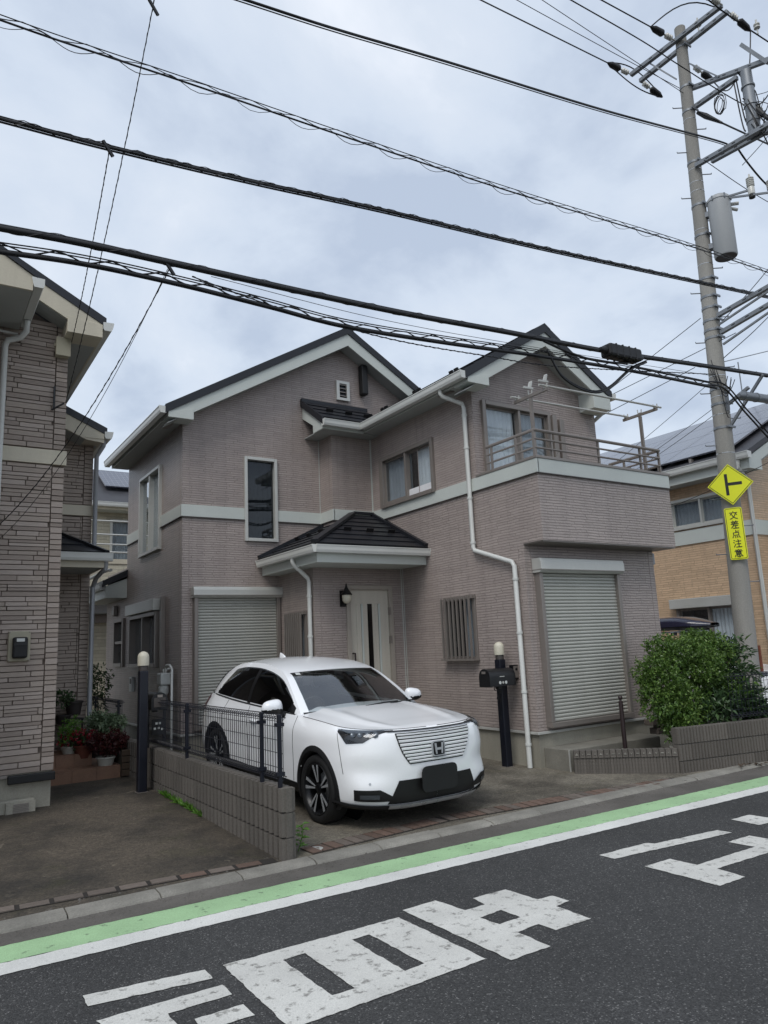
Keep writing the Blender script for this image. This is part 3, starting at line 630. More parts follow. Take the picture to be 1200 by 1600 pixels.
# openings measured on the walls
TALL = (4.572, 5.121, 3.457, 4.844); VENT = (6.385, 6.60, 6.15, 6.46)
DOORB = (6.96, 8.33, 4.02, 5.155)
WIN2 = (8.78, 10.235, 3.985, 4.83); BARW = (8.02, 8.70, 1.41, 2.30)
LW = [(12.17, 13.42, 3.44, 4.86)]
lw1 = (onx(250, 1042, XL).y, onx(208, 1040, XL).y, onx(230, 1041, XL).z, onx(230, 961, XL).z)
lw2 = (onx(194, 1040, XL).y, onx(180, 1040, XL).y, onx(187, 1040, XL).z, onx(187, 969, XL).z)
PBAR = (10.06, 10.64, 1.40, 2.22); DOOR = (5.715, 6.535, 0.47, 2.59)
# wall blocks
house_box(H, XL, XE, YM, YN, ZF, 5.45, SM, S=[TALL], W=[LW[0], lw1])
house_box(H, XL, 6.4, YN, 16.0, ZF, 3.35, SM, W=[lw2], skip='S')
house_box(H, XW, XE, YF, YM, ZF, B1-0.03, SM, W=[BARW], skip='N')
house_box(H, XW, XE, Y2, YM, B1-0.03, 5.45, SM, S=[(DOORB[0], DOORB[1], 4.0, DOORB[3])], W=[(WIN2[0], WIN2[1], WIN2[2]+0.0, WIN2[3])], skip='N')
house_box(H, XB, XW, YBAY, YM, 2.6, 5.45, SM, skip='NE')
house_box(H, XP, XW, YP, YM, 0.45, 3.0, SM, S=[DOOR], W=[PBAR], skip='NE')
# gable triangles
def gable_wall(y, x0, x1, z0, zl, xa, za, zr, holes=None):
    mb = MB().prism([(x0, y, z0), (x1, y, z0), (x1, y, zr), (xa, y, za), (x0, y, zl)], (0, 0.12, 0)); return mb.build('gable_wall', SM, H)
gable_wall(YM, XL, XE, 5.45, 5.47, 6.48, 7.19, 5.47)
gable_wall(Y2, XW, XE, 5.45, 5.47, 8.10, 6.24, 5.47)
gable_wall(YN-0.12, XL, XE, 5.45, 5.47, 6.48, 7.19, 5.47)
# balcony: overhanging parapet with hollow top
q = MB(); q.box(XW, XE+0.08, YB, YB+0.14, 2.9, B0-0.002); q.build('balcony_front', SM, H)
q = MB(); q.box(XW, XW+0.14, YB+0.14, YF, 2.9, B0-0.002); q.build('balcony_side', SM, H)
q = MB(); q.box(XE-0.06, XE+0.08, YB+0.14, Y2, 2.9, B0-0.002); q.build('balcony_side', SM, H)
MB().box(XW+0.14, XE-0.06, YB+0.14, YF-0.002, 2.9, 3.02).build('balcony_soffit', 'soffit', H)
MB().box(XW+0.01, XE+0.07, YB+0.012, YF-0.002, 2.885, 2.8995).build('balcony_soffit', 'alu', H)
MB().box(XW+0.14, XE-0.06, YB+0.14, Y2, B0-0.10, B0-0.04).build('balcony_floor', 'concrete', H)
# pale band round the storey line (board, 2 cm proud)
def band(face, c, a0, a1, z0=B0, z1=B1):
    o = fbox(MB(), face, c, a0, a1, z0, z1, -0.02, 0.02).build('storey_band', 'trim', H, bevel=0.004)
    fbox(MB(), face, c, a0, a1, z0-0.012, z0-0.001, -0.02, 0.028).build('band_lip', 'alu_dark', o); return o
band('S', YM, XL-0.02, TALL[0]-0.02); band('S', YM, TALL[1]+0.02, XB); band('W', XB, YBAY-0.02, YM); band('S', YBAY, XB, XW)
band('W', XW, YB-0.02, YBAY); band('S', YB, XW, XE+0.08)
band('W', XL, YM+0.0, LW[0][0]-0.02); band('W', XL, LW[0][1]+0.02, YN)
q = MB(); q.box(XW, XW+0.14, YB+0.14, Y2, B0, B1-0.001); q.box(XW, XE+0.08, YB, YB+0.14, B0, B1-0.001); q.box(XE-0.06, XE+0.08, YB+0.14, Y2, B0, B1-0.001); q.build('parapet', 'trim', H)
q = MB(); q.box(XW-0.03, XE+0.11, YB-0.03, YB+0.17, B1, 4.02); q.build('parapet_cap', 'alu', H, bevel=0.006)
q = MB(); q.box(XW-0.03, XW+0.17, YB+0.17, Y2, B1, 4.02); q.build('parapet_cap', 'alu', H, bevel=0.006)
q = MB(); q.box(XE-0.09, XE+0.11, YB+0.17, Y2, B1, 4.02); q.build('parapet_cap', 'alu', H, bevel=0.006)
# foundation, drip cap, joint beads
def fnd(x0, x1, y0, y1):
    MB().box(x0+0.02, x1-0.02, y0+0.02, y1-0.02, -0.02, ZF-0.002).build('foundation', 'concrete', H)
    q = MB(); q.box(x0-0.022, x1+0.022, y0-0.022, y1+0.022, ZF-0.035, ZF-0.003); q.build('drip_cap', 'alu_light', H, bevel=0.004)
fnd(XL, XE, YM, YN); fnd(XW, XE, YF, YM-0.05); fnd(XL, 6.4, YN+0.05, 16.0)
MB().box(XP, XW-0.03, YP+0.02, YM-0.03, 0.0, 0.449).build('porch_base', 'concrete', H)
MB().box(XP-0.1, XW-0.03, YP-1.1, YP-0.001, 0.0, 0.30).build('porch_step', 'concrete_step', H)
def bead(face, c, a, z0, z1, mat='trim', w=0.012): return fbox(MB(), face, c, a-w/2, a+w/2, z0, z1, -0.002, 0.004).build('joint_bead', mat, H)
bead('W', XW, YBAY-0.012, 2.9, 5.3); bead('S', YBAY, XW-0.012, 2.95, 5.3); bead('S', YM, XB-0.015, 2.95, 5.3); bead('W', XW, YP-0.02, 0.6, 2.9); bead('S', YP, XW-0.025, 0.5, 2.9)
pm('bead_grey', '9a908b', 0.6, 0.03)
for face, c, a, z0, z1 in (('S', YF, XW+0.11, 0.52, 2.89), ('W', XW, YF+0.11, 0.52, 2.9), ('W', XW, Y2+0.11, 4.0, 5.3), ('S', YM, XL+0.11, 0.52, 5.3), ('W', XL, YM+0.11, 0.52, 5.3), ('W', XB, YBAY+0.11, 4.0, 5.3), ('S', YBAY, XB+0.11, 4.0, 5.3), ('W', XW, 9.2, 4.0, 5.3), ('S', YP, XP+0.11, 0.5, 2.9), ('S', YF, XE-0.11, 0.52, 2.89)):
    bead(face, c, a, z0, z1, 'bead_grey', 0.008)
# ---- windows
w_ = window(H, 'S', YM, *TALL, frame='alu_light', gl='glass_grey', proud=0.04, fw=0.032, cur=[(0, 1, 'curtain_grey')])
w_ = window(H, 'W', XW, *WIN2, frame='alu', gl='glass', mull=(9.52,), proud=0.05, cur=[(0.0, 0.38, 'curtain'), (0.5, 0.97, 'curtain_grey')], sashes=True)
fbox(MB(), 'W', XW, WIN2[0], (WIN2[0]+9.5)/2+0.36, WIN2[2]+0.045, WIN2[2]+0.17, -0.02, -0.012).build('film_strip', 'curtain', w_)
fbox(MB(), 'W', XW, WIN2[1]+0.02, WIN2[1]+0.06, WIN2[2], WIN2[3], 0.0, 0.05).build('frame_side', 'alu', w_)
w_ = window(H, 'S', Y2, DOORB[0], DOORB[1], 4.02, DOORB[3], frame='alu', gl='glass', mull=(7.68,), proud=0.05, cur=[(0.0, 0.5, 'curtain'), (0.55, 0.98, 'curtain_grey')], sashes=True)
fbox(MB(), 'S', Y2, DOORB[1]+0.03, DOORB[1]+0.12, 4.02, DOORB[3]-0.03, 0.0, 0.08).build('screen_stile', 'alu', w_)
p = ony(877, 690, Y2)
fbox(MB(), 'S', Y2, p.x-0.05, p.x+0.05, 4.02, ony(877, 657, Y2).z, 0.0, 0.05).build('vent_pipe_cover', 'alu', H, bevel=0.004)
w_ = window(H, 'W', XL, *LW[0], frame='alu_light', gl='glass_frost', mull=(12.80,), proud=0.05, fw=0.032, cur=[(0, 1, 'curtain')])  # full-width white curtain added to stand in for pale sky reflected in the panes
w_ = window(H, 'W', XL, *lw1, frame='alu', gl='glass', mull=((lw1[0]+lw1[1])/2,), proud=0.09, cur=[(0.5, 1.0, 'curtain_grey')])
a0, a1 = lw1[0]-0.06, lw1[1]+0.06
fbox(MB(), 'W', XL, a0, a1, lw1[3]+0.03, lw1[3]+0.22, 0, 0.15).build('shutter_box', 'alu_light', H, bevel=0.01)
p = onx(257, 1000, XL)
fbox(MB(), 'W', XL, p.y-0.045, p.y+0.045, 0.9, onx(257, 932, XL).z, 0.0, 0.07).build('duct_cover', 'alu', H, bevel=0.006)
w_ = window(H, 'W', XL, *lw2, frame='alu', gl='glass', proud=0.05)
zz = (lw2[2]+lw2[3])/2; fbox(MB(), 'W', XL, lw2[0], lw2[1], zz-0.025, zz+0.025, -0.06, 0.03).build('transom', 'alu', w_)
p = onx(183, 955, XL); fbox(MB(), 'W', XL, p.y-0.09, p.y+0.09, p.z-0.1, p.z+0.1, 0, 0.09).build('vent_hood', 'alu', H, bevel=0.02)
def bars(face, c, o, n, mat='alu_dark'):
    a0, a1, z0, z1 = o; w_ = window(H, face, c, a0, a1, z0, z1, frame='alu', gl='glass', proud=0.03, cur=[(0.0, 0.55, 'curtain_grey')])
    for i in range(n+1):
        a = a0+0.02+(a1-a0-0.04)*i/n; fbox(MB(), face, c, a-0.013, a+0.013, z0+0.02, z1+0.0, 0.09, 0.115).build('window_bar', 'alu', w_)
    for z in (z0, z1-0.02): fbox(MB(), face, c, a0-0.03, a1+0.03, z-0.014, z+0.014, 0.0, 0.122 if z == z0 else 0.089).build('bar_rail', 'alu', w_)
bars('W', XW, BARW, 7); bars('W', XP, PBAR, 8)
# attic louvre and the black box beside it
q = MB(); a0, a1, z0, z1 = VENT
fbox(q, 'S', YM, a0-0.03, a0+0.03, z0-0.03, z1+0.03, 0, 0.05); fbox(q, 'S', YM, a1-0.03, a1+0.03, z0-0.03, z1+0.03, 0, 0.05); fbox(q, 'S', YM, a0+0.03, a1-0.03, z0-0.03, z0+0.02, 0, 0.05); fbox(q, 'S', YM, a0+0.03, a1-0.03, z1-0.02, z1+0.03, 0, 0.05)
lv = q.build('attic_louvre', 'alu_light', H); fbox(MB(), 'S', YM, a0+0.03, a1-0.03, z0+0.02, z1-0.02, 0, 0.008).build('louvre_back', 'glass_dark', lv)
fbox(MB(), 'S', YM, a0+0.03, a1-0.03, z0+0.02, z1-0.02, 0.001, 0.004).build('louvre_dark', 'black_plastic', lv)
for i in range(4):
    z = z0+0.05+i*0.07; MB().hexa([(a0+0.03, YM-0.012, z+0.02), (a1-0.03, YM-0.012, z+0.02), (a1-0.03, YM-0.012, z+0.03), (a0+0.03, YM-0.012, z+0.03), (a0+0.03, YM-0.045, z), (a1-0.03, YM-0.045, z), (a1-0.03, YM-0.045, z+0.01), (a0+0.03, YM-0.045, z+0.01)]).build('louvre_blade', 'alu', lv)
bx = fbox(MB(), 'S', YM, 6.845, 6.975, 6.27, 6.85, 0.02, 0.16).build('antenna_box', 'black_plastic', H, bevel=0.02)
fbox(MB(), 'S', YM, 6.88, 6.94, 6.4, 6.7, 0.0, 0.02).build('mount', 'black_metal', bx)
# ---- roller shutters
roller_shutter(H, 'S', YF, 6.93, 8.52, 0.60, 2.53, boxh=0.19, boxp=0.17)
roller_shutter(H, 'S', YM, 3.69, 5.125, 0.60, 2.53, boxh=0.17, boxp=0.15)
# ---- front door
d0, d1, dz0, dz1 = DOOR
q = MB(); fbox(q, 'S', YP, d0-0.02, d0+0.05, dz0, dz1+0.02, -0.1, 0.03); fbox(q, 'S', YP, d1-0.05, d1+0.02, dz0, dz1+0.02, -0.1, 0.03); fbox(q, 'S', YP, d0+0.05, d1-0.05, dz1-0.05, dz1+0.02, -0.1, 0.03)
fr = q.build('door_frame', 'door_frame', H, bevel=0.004)
dr_ = fbox(MB(), 'S', YP, d0+0.05, d1-0.05, dz0, dz1-0.05, -0.07, -0.02).build('door', 'door_grey', H, bevel=0.003)
cxm = (d0+d1)/2+0.03
for a, b, o in ((-0.27, -0.19, 0.012), (-0.185, -0.155, 0.022), (-0.15, -0.065, 0.008), (0.075, 0.13, 0.008), (0.135, 0.165, 0.022), (0.17, 0.25, 0.012)):
    fbox(MB(), 'S', YP, cxm+a, cxm+b, dz0+0.1, dz1-0.27, -0.02, -0.02+o).build('door_panel', 'trim' if o > 0.02 else 'door_grey', dr_, bevel=0.004)
    fbox(MB(), 'S', YP, cxm+b, cxm+b+0.005, dz0+0.1, dz1-0.27, -0.02, -0.0185).build('door_groove', 'alu_dark', dr_)
fbox(MB(), 'S', YP, cxm-0.06, cxm+0.02, dz0+0.1, dz1-0.27, -0.019, -0.012).build('door_glass', 'glass_dark', dr_)
fbox(MB(), 'S', YP, cxm-0.058, cxm+0.018, dz0+0.11, dz1-0.28, -0.0195, -0.0185).build('door_glass_backing', 'black_plastic', dr_)
p = ony(552, 1021, YP); MB().tube([(p.x, YP+0.01, p.z), (p.x, YP-0.06, p.z), (p.x, YP-0.06, p.z-0.12)], 0.014, 8).build('door_handle', 'brown_post', dr_, smooth=40)
for z in (2.2, 1.75): fbox(MB(), 'S', YP, d1-0.055, d1-0.03, z-0.06, z+0.06, -0.02, 0.04).build('hinge', 'alu', dr_)
# ---- roofs
def roof_face(A, B, C, D, n, root=H, thick=0.02, mat='roof_metal', guards=0):
    """stepped metal courses between eave A-B and top D-C"""
    A, B, C, D = V(A), V(B), V(C), V(D); nm = (B-A).cross(D-A).normalized()
    if nm.z < 0: nm = -nm
    for i in range(n):
        t0, t1 = i/n, (i+1)/n+0.004; a, b, c, d = A.lerp(D, t0), B.lerp(C, t0), B.lerp(C, min(1, t1)), A.lerp(D, min(1, t1))
        lo = nm*thick; MB().hexa([a-nm*0.01, b-nm*0.01, c-nm*0.01, d-nm*0.01, a+lo, b+lo, c+nm*0.004, d+nm*0.004]).build('roof_course', mat, root)
    for i in range(guards):
        u = (i+0.7)/(guards+0.4); p = A.lerp(B, u).lerp(D.lerp(C, u), 0.38); ax = (B-A).normalized()*0.065; up_ = (D-A).normalized()*0.03
        MB().obox(p+nm*0.05, ax, up_*0.4, nm*0.03).build('snow_guard', 'black_metal', root)
def gable_roof(xl, zl, xa, za, xr, zr, y0, y1, yw, xwl, xwr, zsof, wr=True):
    T = 0.115; bb = 0.205
    for (x, z) in ((xl, zl), (xr, zr)):
        pl = [(x, y0, z), (xa, y0, za), (xa, y0, za-T), (x, y0, z-T)]
        if x > xa: pl = pl[::-1]
        MB().prism(pl, (0, y1-y0, 0)).build('roof', 'roof_metal', H)
        s = 1 if x < xa else -1; k = (za-z)/abs(xa-x); xi = x+s*0.05
        ztop = lambda xx: z+abs(xx-x)*k-T
        pl = [(xi, y0+0.012, ztop(xi)-0.002), (xa, y0+0.012, za-T-0.002), (xa, y0+0.012, za-T-bb-0.03), (xi+s*0.40, y0+0.012, ztop(xi+s*0.40)-bb), (xi+s*0.39, y0+0.012, zsof+0.01), (xi, y0+0.012, zsof+0.01)]
        if s < 0: pl = pl[::-1]
        MB().prism(pl, (0, 0.03, 0)).build('bargeboard', 'trim', H)
        pl = [(xi, y0+0.043, ztop(xi)-bb+0.03), (xa, y0+0.043, za-T-bb), (xa, y0+0.043, za-T-bb-0.012), (xi, y0+0.043, ztop(xi)-bb+0.018)]
        if s < 0: pl = pl[::-1]
        MB().prism(pl, (0, yw-y0-0.045, 0)).build('rake_soffit', 'soffit', H)
        # boxed eave end, level eave soffit, fascia
        xb = xi+s*0.40; pl = [(xi, y0+0.002, zsof-0.03), (xb, y0+0.002, zsof-0.03), (xb, y0+0.002, ztop(xb)-bb+0.05), (xi, y0+0.002, ztop(xi)-0.004)]
        if s < 0: pl = pl[::-1]
        MB().prism(pl, (0, yw-y0-0.004, 0)).build('eave_box', 'trim', H, bevel=0.003)
        xw = xwl if s > 0 else xwr
        MB().box(min(xi+s*0.02, xw), max(xi+s*0.02, xw), yw-0.003, y1, zsof+0.002, zsof+0.016).build('eave_soffit', 'soffit', H)
        MB().box(min(xi, xi+s*0.02), max(xi, xi+s*0.02), yw-0.003, y1, zsof, ztop(xi)).build('fascia', 'trim', H)
    MB().prism([(xa-0.12, y0-0.012, za-0.055), (xa, y0-0.012, za+0.022), (xa+0.12, y0-0.012, za-0.055), (xa+0.12, y0-0.012, za-0.085), (xa, y0-0.012, za-0.01), (xa-0.12, y0-0.012, za-0.085)][::-1], (0, y1-y0+0.02, 0)).build('ridge_cap', 'roof_metal', H)
    for s, x, z in ((1, xl, zl), (-1, xr, zr)):   # metal rake edge
        pl = [(x, y0-0.01, z+0.012), (xa, y0-0.01, za+0.012), (xa, y0-0.01, za-T-0.012), (x, y0-0.01, z-T-0.012)]
        if s < 0: pl = pl[::-1]
        MB().prism(pl, (0, 0.02, 0)).build('rake_edge', 'roof_metal', H)
gable_roof(3.15, 5.46, 6.48, 7.44, 9.8, 5.46, 10.74, YN+0.05, YM, XL, XE, ZS)
gable_roof(6.41, 5.445, 8.10, 6.49, 9.54, 5.60, 7.47, YM+0.3, Y2, XW, XE, ZS)
gutter(H, (3.12, YN+0.05, 5.385), (3.12, 10.74, 5.385))
gutter(H, (6.385, 10.27, 5.375), (6.385, 7.47, 5.375))
gutter(H, (9.57, 7.47, 5.53), (9.57, YM, 5.53))
fbox(MB(), 'W', 3.30, 11.15, 11.45, ZS-0.012, ZS-0.0, -0.1, 0.0).build('soffit_vent', 'alu', H)
MB().box(6.52, 6.60, 7.95, 8.25, ZS-0.010, ZS-0.001).build('soffit_vent', 'alu', H)
# courses and snow guards on the wing's near slope
roof_face((6.41, 7.5, 5.45), (6.41, 11.0, 5.45), (8.08, 11.0, 6.485), (8.08, 7.5, 6.485), 8)
for y in (7.9, 8.02, 8.85, 8.97, 9.8, 9.92, 10.3):
    MB().obox((6.62, y, 5.62), (0.012, 0, 0), (0, 0.045, 0), (-0.01, 0, 0.035)).build('snow_guard', 'black_metal', H)
# lean-to roof over the bay
MB().prism([(5.64, 10.27, 5.46), (5.64, 11.045, 5.995), (5.64, 11.045, 5.90), (5.64, 10.27, 5.365)][::-1], (1.3, 0, 0)).build('roof', 'roof_metal', H)
roof_face((5.66, 10.27, 5.465), (6.95, 10.27, 5.465), (6.95, 11.03, 5.985), (5.66, 11.03, 5.985), 4, guards=3)
MB().box(5.63, 7.0, 11.0, 11.046, 5.97, 6.03).build('flashing', 'roof_metal', H)
MB().prism([(5.625, 10.26, 5.475), (5.625, 11.045, 6.01), (5.625, 11.045, 5.885), (5.625, 10.26, 5.35)][::-1], (0.03, 0, 0)).build('rake_edge', 'roof_metal', H)
MB().prism([(5.66, 10.31, 5.40), (5.66, 11.045, 5.89), (5.66, 11.045, 5.66), (5.66, 10.66, 5.43), (5.66, 10.66, ZS-0.02), (5.66, 10.31, ZS-0.02)][::-1], (0.03, 0, 0)).build('bargeboard', 'trim', H)
MB().box(5.69, 6.46, 10.31, 10.34, ZS-0.02, 5.40).build('fascia', 'trim', H)
MB().box(5.69, 6.80, 10.34, YBAY+0.02, ZS-0.018, ZS-0.004).build('eave_soffit', 'soffit', H)
MB().box(5.69, XB+0.01, YBAY+0.02, YM, ZS-0.018, ZS-0.004).build('eave_soffit', 'soffit', H)
gutter(H, (5.64, 10.255, 5.375), (6.40, 10.255, 5.375))
# porch hip roof
A, Bc, R0, R1, Lb = V((4.78, 9.06, 3.13)), V((6.775, 9.06, 3.13)), V((6.36, 10.6, 3.90)), V((6.775, 10.6, 3.90)), V((4.78, 11.04, 3.13))
R2 = V((6.36, 11.04, 3.90))
roof_face(A, Bc, R1, R0, 7, guards=3); roof_face(Lb, A, R0, R2, 7, guards=3)
for a, b in ((A, R0), (R0, R1+V((0, 0.0, 0)))): MB().bar(a+V((0, 0, 0.035)), b+V((0, 0, 0.035)), 0.11, 0.045).build('hip_cap', 'roof_metal', H)
MB().bar(Bc+V((-0.03, 0, 0.04)), R1+V((-0.03, 0, 0.04)), 0.07, 0.06).build('flashing', 'roof_metal', H)
MB().bar(Lb+V((0.0, -0.03, 0.04)), R2+V((0, -0.03, 0.04)), 0.07, 0.06).build('flashing', 'roof_metal', H)
MB().hexa([A+V((0.03, 0.03, -0.07)), Bc+V((0, 0.03, -0.07)), Bc+V((0, 0.06, -0.07)), A+V((0.06, 0.06, -0.07)), A+V((0, 0, -0.005)), Bc+V((0, 0, -0.005)), Bc+V((0, 0.1, -0.005)), A+V((0.1, 0.1, -0.005))]).build('eave_edge', 'roof_metal', H)
MB().hexa([Lb+V((0.03, 0, -0.07)), A+V((0.03, 0.03, -0.07)), A+V((0.06, 0.06, -0.07)), Lb+V((0.06, 0, -0.07)), Lb+V((0, 0, -0.005)), A+V((0, 0, -0.005)), A+V((0.1, 0.1, -0.005)), Lb+V((0.1, 0, -0.005))]).build('eave_edge', 'roof_metal', H)
MB().box(4.85, 6.775, 9.12, 9.15, 2.87, 3.08).build('fascia', 'trim', H, bevel=0.003)
MB().box(4.85, 4.88, 9.15, 11.04, 2.87, 3.08).build('fascia', 'trim', H, bevel=0.003)
MB().box(4.88, 6.775, 9.15, YP, 2.875, 2.89).build('porch_soffit', 'trim', H); MB().box(4.88, XP, YP, 11.04, 2.875, 2.89).build('porch_soffit', 'trim', H)
gutter(H, (4.79, 9.06, 3.055), (6.775, 9.06, 3.055)); gutter(H, (4.79, 11.0, 3.055), (4.79, 9.03, 3.055))
# low roof of the rear extension
MB().prism([(3.06, 14.33, 3.10), (5.6, 14.33, 4.3), (5.6, 14.33, 4.18), (3.06, 14.33, 2.98)], (0, 1.95, 0)).build('roof', 'roof_metal', H)
MB().prism([(3.12, 14.36, 2.78), (3.515, 14.36, 2.78), (3.515, 14.36, 3.15), (3.12, 14.36, 3.0)], (0, 1.85, 0)).build('eave_box', 'trim', H)
gutter(H, (3.08, 16.28, 2.99), (3.08, 14.4, 2.99))
MB().tube([(3.2, 14.3, 3.3), (3.2, 14.6, 3.33), (3.2, 16.2, 3.33)], 0.03, 8).build('roof_pipe', 'gutter', H)
# ---- downspouts
def spout(path, r=0.033, mat='gutter', br=()):
    o = MB().tube(path, r, 10).build('downspout', mat, H, smooth=50)
    for p in br:
        MB().lathe((p[0], p[1], p[2]-0.02), (0, 0, 1), [(r, 0), (r+0.008, 0), (r+0.008, 0.03), (r, 0.03)], 10).build('pipe_clip', mat, o)
xs = XW-0.06
P = lambda px, py, x=xs: onx(px, py, x)
pa = P(722, 634); pb = P(742, 858); pc = P(803, 880); pd = P(828, 1190)
y1 = (pa.y+pb.y)/2; y2 = (pc.y+pd.y)/2
spout([(6.40, y1+0.13, 5.34), (6.40, y1+0.13, 5.27), (6.42, y1+0.12, 5.23), (xs-0.02, y1+0.01, pa.z+0.02), (xs, y1, pa.z-0.05), (xs, y1, pb.z+0.03), (xs, y1-0.03, pb.z-0.02), (xs, y2+0.04, pc.z+0.02), (xs, y2, pc.z-0.04), (xs, y2, 0.06)],
      br=[(xs, y1, 4.95), (xs, y1, 4.45), (xs, y1, 3.7), (xs, y1, 3.05), (xs, y2, 2.45), (xs, y2, 1.75), (xs, y2, 1.0), (xs, y2, 0.35)])
xs2 = XP-0.06; ya = onx(484, 960, xs2).y
spout([(4.79, ya-0.05, 3.02), (4.79, ya-0.05, 2.95), (4.82, ya-0.05, 2.9), (xs2-0.02, ya, 2.72), (xs2, ya, 2.66), (xs2, ya, 0.3)], br=[(xs2, ya, 2.45), (xs2, ya, 1.85)])
spout([(9.57, 7.62, 5.5), (9.57, 7.62, 5.36), (9.5, 8.0, 5.15), (9.49, 8.25, 5.05), (9.49, 8.25, 0.1)])
MB().box(XE-0.01, XE+0.05, YF-0.005, YF+0.09, 2.68, 2.86).build('pipe_elbow', 'pipe_grey', H, bevel=0.02)
# ---- balcony railing
rail = thing('balcony_railing', (XW, YB, 4.02), 'grey aluminium balcony railing with three horizontal rails above the parapet', 'railing')
yr = YB+0.06; xr = XW+0.06; xe = XE+0.02
for z, r in ((4.39, 0.024), (4.27, 0.015), (4.15, 0.015)):
    MB().tube([(xr, 7.62, z), (xr, yr, z), (xe, yr, z), (xe, 7.6, z)], r, 8).build('rail', 'alu', rail, smooth=40)
for (x, y) in ((xr, 7.5), (xr, 7.0), (xr, yr), (7.16, yr), (8.1, yr), (9.02, yr), (xe, yr), (xe, 7.3)):
    MB().bar((x, y+0.012, 4.02), (x, y+0.012, 4.38), 0.035, 0.022).build('post', 'alu', rail)
# ---- laundry pole brackets
def dryer(label, ptop, pa, pb, y):
    t = ony(*ptop, y); z0 = 4.0
    r = thing('laundry_stand', (t.x, y, z0), label, 'laundry stand', 'laundry stands on the balcony')
    MB().bar((t.x, y, z0), (t.x, y, t.z), 0.045, 0.035).build('post', 'alu', r)
    a = t+V((0, -0.32, 0.03)); b = t+V((0, 0.32, 0.03))
    MB().bar(a, b, 0.03, 0.04).build('arm', 'alu', r)
    for s_ in (-0.29, 0.0, 0.26):
        p = t+V((0, s_, 0.06)); MB().tube([p+V((0, -0.035, 0.05)), p+V((0, -0.03, 0.0)), p, p+V((0, 0.03, 0)), p+V((0, 0.035, 0.06))], 0.009, 6).build('hook', 'alu_light', r)
    return t
t1 = dryer('laundry stand at the balcony corner in front of the sliding door', (829, 622), None, None, 6.92)
t2 = dryer('laundry stand at the far right end of the balcony', (1000, 651), None, None, 6.92)
tag(MB().tube([V((t1.x-0.12, 6.63, t1.z+0.08)), V((t2.x+0.14, 6.63, t2.z+0.08))], 0.016, 8).build('drying_pole', 'alu_light', None, smooth=40), 'upper metal drying pole nearer the road, laid across both laundry stands', 'pole')
tag(MB().tube([V((t1.x-0.12, 7.18, t1.z+0.08)), V((t2.x+0.05, 7.18, t2.z+0.08))], 0.016, 8).build('drying_pole', 'alu_light', None, smooth=40), 'lower metal drying pole nearer the house, laid across both laundry stands', 'pole')
for nm, x in (('upper', t1.x),):
    for yy, s_ in ((6.63, 'first'), (6.92, 'second')):
        p = V((x, yy, t1.z+0.12)); q = MB()
        for k in range(3): q.bar(p+V((0.02*k-0.03, 0, 0.02)), p+V((0.02*k+0.02, 0.01, 0.12+0.01*k)), 0.012, 0.02)
        q.bar(p+V((-0.12, 0, 0.02)), p+V((0.06, 0, 0.03)), 0.02, 0.025)
        tag(q.build('clothes_peg', 'alu_light'), 'bunch of plastic pole clips on the '+('outer' if yy < 6.8 else 'middle')+' hook of the corner laundry stand', 'clip')
# ================================================================ left neighbour, faced with ledge stone
LH = thing('stone_house', (0.5, 10, 0.1), 'house at the left edge faced with brown ledge stone and cream bands', 'house')
YL, XC = 9.11, 1.475; YR, XR = 11.5, 2.275
unit = MB().hexa([(-.5, 0.5, -.5), (.5, 0.5, -.5), (.5, .5, .5), (-.5, .5, .5), (-.5, 0, -.5), (.5, 0, -.5), (.5, 0, .5), (-.5, 0, .5)]); unit = MB()
i_ = [(-.5, .5, -.5), (.5, .5, -.5), (.5, .5, .5), (-.5, .5, .5), (-.49, -.5, -.44), (.49, -.5, -.44), (.49, -.5, .44), (-.49, -.5, .44)]
unit.v = i_; unit.f = [(4, 5, 6, 7), (0, 1, 5, 4), (1, 2, 6, 5), (2, 3, 7, 6), (3, 0, 4, 7)]
STN = []
for mt in ('stone_a', 'stone_b', 'stone_c'): STN.append(mesh_of(unit, 'stone', mt))
rs = random.Random(11)
def stone_rows(x0, x1, z0, z1, corner=0.13):
    """ledge-stone layout: uneven courses, uneven lengths, a squarer column at the corner"""
    out = []; z = z0
    while z < z1-0.02:
        h = min(rs.choice((0.04, 0.045, 0.05, 0.06, 0.065, 0.075)), z1-z); x = x0-rs.uniform(0, 0.3)
        while x < x1-corner-0.005:
            w = rs.uniform(0.22, 0.62); e_ = min(x+w, x1-corner-0.006)
            if e_-max(x, x0) > 0.03:
                if h > 0.065 and rs.random() < 0.3 and e_-x > 0.2:
                    out.append((max(x, x0), e_, z, z+h*0.5)); out.append((max(x, x0), e_, z+h*0.5, z+h))
                else: out.append((max(x, x0), e_, z, z+h))
            x = e_
            if e_ >= x1-corner-0.007: break
        z += h
    z = z0
    while z < z1-0.02:
        h = min(rs.choice((0.05, 0.06, 0.075)), z1-z); out.append((x1-corner, x1, z, z+h)); z += h
    return out
MB().box(-3, XC-0.004, YL+0.022, 14, 0.44, 5.5).build('wall', 'stone_joint', LH)
MB().box(-3, 0.52, YL, YL+0.021, 0.44, 5.5).build('wall', 'siding_left_far', LH)
st = stone_rows(0.52, XC, 0.47, 3.93)+stone_rows(0.52, XC, 4.13, 5.72)
st.sort(key=lambda s: -(s[1]-s[0])*(s[3]-s[2]))
big, small = st[:300], st[300:]
for a, b, c, d in big:
    pr = rs.uniform(0.0, 0.014); g = 0.0035
    inst('stone', rs.choice(STN), LH, ((a+b)/2, YL+0.012-pr/2, (c+d)/2), (0, 0, 0), (b-a-g, 0.024+pr, d-c-g))
